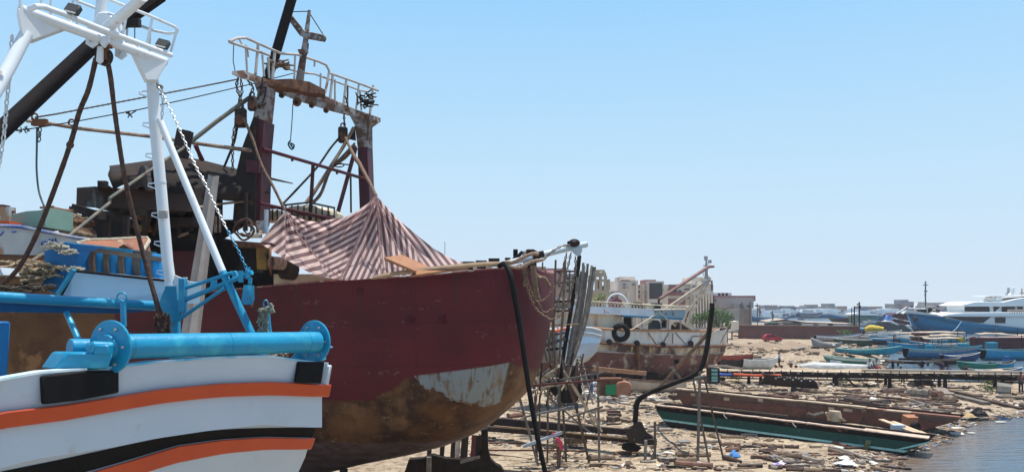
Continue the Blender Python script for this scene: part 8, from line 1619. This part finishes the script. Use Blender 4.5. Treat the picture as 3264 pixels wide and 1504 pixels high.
# litter that nobody could count
LCH = [M('chip_sand', (.34, .27, .19), (.26, .2, .14), 1, .9), M('chip_brown', (.14, .09, .06), (.08, .055, .04), 1, .9), M('chip_white', (.62, .62, .58), (.5, .48, .42), 1, .8), M('chip_dark', (.045, .037, .035), None, 1, .8), M('chip_grey', (.24, .23, .22), None, 1, .9), M('chip_tan', (.46, .36, .24), None, 1, .9), M('chip_blue', (.08, .18, .35), None, 1, .7)]
lt = MB(); rng = np.random.default_rng(5)
def scatter(n, xr, yr, dens, pal, smin, smax, flat=.35):
    X = rng.uniform(*xr, n); Y = rng.uniform(*yr, n); h_, d_ = land_h(X, Y)
    for x, y, hh, dd in zip(X, Y, h_, d_):
        if dd < -.4: continue
        if rng.random() > dens(x, y, dd): continue
        z = gz(x, y) if dd > .3 else max(hh, 0); s_ = rng.uniform(smin, smax)*(1+1.2*(rng.random() < .1)); el = rng.uniform(1, 2.6)
        lt.rock((x, y, z+s_*.12), (s_*el, s_, s_*flat*rng.uniform(.6, 1.6)), int(rng.choice(len(pal), p=None) if 0 else pal[rng.integers(len(pal))]))
clump = lambda x, y, s, t0: max(0, min(1, (nz2(x, y, s)-t0)*5+.2))
inb = lambda x, y: not (9 < x < 22 and abs(y-(53-(x-9)*.69)+1) < 1.2)
scatter(9000, (-3, 26), (38, 60), lambda x, y, d: clump(x, y, .28, 0)*.95+.05, [0, 0, 1, 1, 1, 5, 3, 2, 3, 4], .05, .16)
scatter(6500, (10, 46), (56, 80), lambda x, y, d: clump(x, y, .2, -.05)+.05, [0, 0, 1, 1, 1, 5, 2, 3, 3, 4], .07, .24)
scatter(9000, (15, 60), (36, 66), lambda x, y, d: math.exp(-max(0, d-.6)/1.5), [2, 2, 0, 0, 1, 1, 5, 4, 3, 3, 6, 1], .06, .2)
scatter(3000, (22, 72), (100, 140), lambda x, y, d: clump(x, y, .16, .02), [0, 0, 0, 5, 1, 1, 4], .12, .45, .5)
scatter(2600, (0, 16), (60, 80), lambda x, y, d: clump(x, y, .2, -.05)+.1, [0, 1, 3, 5, 2, 4], .08, .3)
scatter(900, (40, 75), (98, 130), lambda x, y, d: math.exp(-max(0, d-1)/5), [1, 1, 3, 4, 2], .2, .7, .5)
lt.build('litter', LCH, None, 'wood chips, shells, stones and plastic litter strewn over the beach', 'litter', None, 'stuff', smooth=0, normals=False, org=(0, 0, 0))
# distinct rubbish
def rag(lab, x, y, s_, mat, name='plastic_bag', flat=.35):
    p = gr(x, y); m = MB(); n = 9; rows = []
    for j in range(5):
        a = j/4; rows.append([p+V3((math.cos(t)*s_*(math.sin(a*1.5)+.15)*rnd(.6, 1.15), math.sin(t)*s_*(math.sin(a*1.5)+.15)*rnd(.6, 1.1), s_*flat*(1.2-a*1.2)*rnd(.7, 1.3))) for t in [2*math.pi*k/n for k in range(n)]])
    m.loft(rows, cu=True, caps=True); m.build(name, mat, None, lab, 'rubbish', smooth=20)
rag('purple and white plastic bag lying in the driftwood', 2488, 1480, .34, M('purple_plastic', (.20, .13, .48), (.6, .6, .7), 6, .4))
rag('blue cloth rag on the dark log', 2341, 1452, .3, M('blue_rag', (.08, .25, .55), None, 4, .8), 'rag', .8)
rag('white sheet of plastic crumpled near the near shore', 2700, 1478, .5, M('white_plastic', (.7, .72, .75), (.5, .5, .55), 5, .4)); rag('smaller white plastic scrap above the crumpled sheet', 2692, 1460, .3, LCH[2]); rag('black rubbish sack among the shells on the shore', 3118, 1324, .6, BLACK, 'rubbish_sack', .7)
rag('yellow brown rubbish heap at the waterline', 3085, 1326, .5, M('ochre_plastic', (.45, .33, .14), (.3, .2, .1), 2, .7)); rag('dark net heap under the pier', 2940, 1228, 1.3, RUSTK, 'net_heap', .6); rag('grey tarpaulin heap by the pier rail', 2955, 1200, 1.0, M('grey_tarp', (.35, .36, .36), (.2, .2, .21), 1, .8), 'tarpaulin_heap', .6)
for i, (x, y, s_) in enumerate(((2990, 1340, .9), (3048, 1364, 1.1), (3098, 1380, .6), (3188, 1345, .8), (2925, 1418, .6))):
    p = gr(x, y, .02); MB().plate([p+V3((math.cos(a)*s_*.6*rnd(.6, 1), math.sin(a)*s_*.35*rnd(.6, 1), 0)) for a in [k*.9 for k in range(7)]], (0, 0, .04)).build('floating_scrap', LCH[2], None, 'white scrap floating on the near water', 'rubbish', 'white scraps floating on the near water')
MB().plate([c('L', x, y, 74) for x, y in ((1140, 375), (1190, 340), (1250, 378), (1240, 385), (1150, 384))], (0, 1.6, 0)).build('white_tarpaulin', CL, None, 'pale tarpaulin tent standing on the pier', 'tarpaulin')
MB().tube([c('L', x, y, 75.5) for x, y in ((1270, 388), (1340, 378), (1420, 380), (1500, 395))], [.5, .75, .8, .5], 10, sub=3, jit=.1).build('pale_tarpaulin', CL, None, 'long pale tarpaulin bundle lying behind the pier at right', 'tarpaulin')
for i in range(7):
    x = 640+i*88; q = (V3((0, 0, 0)))
for x, y in ((1080, 345), (1150, 345), (1270, 340), (1335, 345)):
    q = c('K', x, y, 88); MB().disc(q, (.2, 1, 0), .17, .2, 12).build('float', RUSTY, None, 'round rusty float lying on the sand behind the pier', 'float', 'round floats behind the pier')

# ============================================================ haze
hz = MB().box((150, 300, 34), (2300, 640, 76)); 
hm = bpy.data.materials.new('haze_air'); hm.use_nodes = True; n = hm.node_tree; n.nodes.remove(n.nodes['Principled BSDF']); pv = n.nodes.new('ShaderNodeVolumePrincipled'); pv.inputs['Color'].default_value = (.86, .92, 1, 1); pv.inputs['Density'].default_value = .00022; pv.inputs['Anisotropy'].default_value = .2
n.links.new(pv.outputs[0], n.nodes['Material Output'].inputs['Volume'])
hz.build('haze', hm, None, 'thin pale sea haze over the whole harbour', 'haze', None, 'stuff', smooth=0)
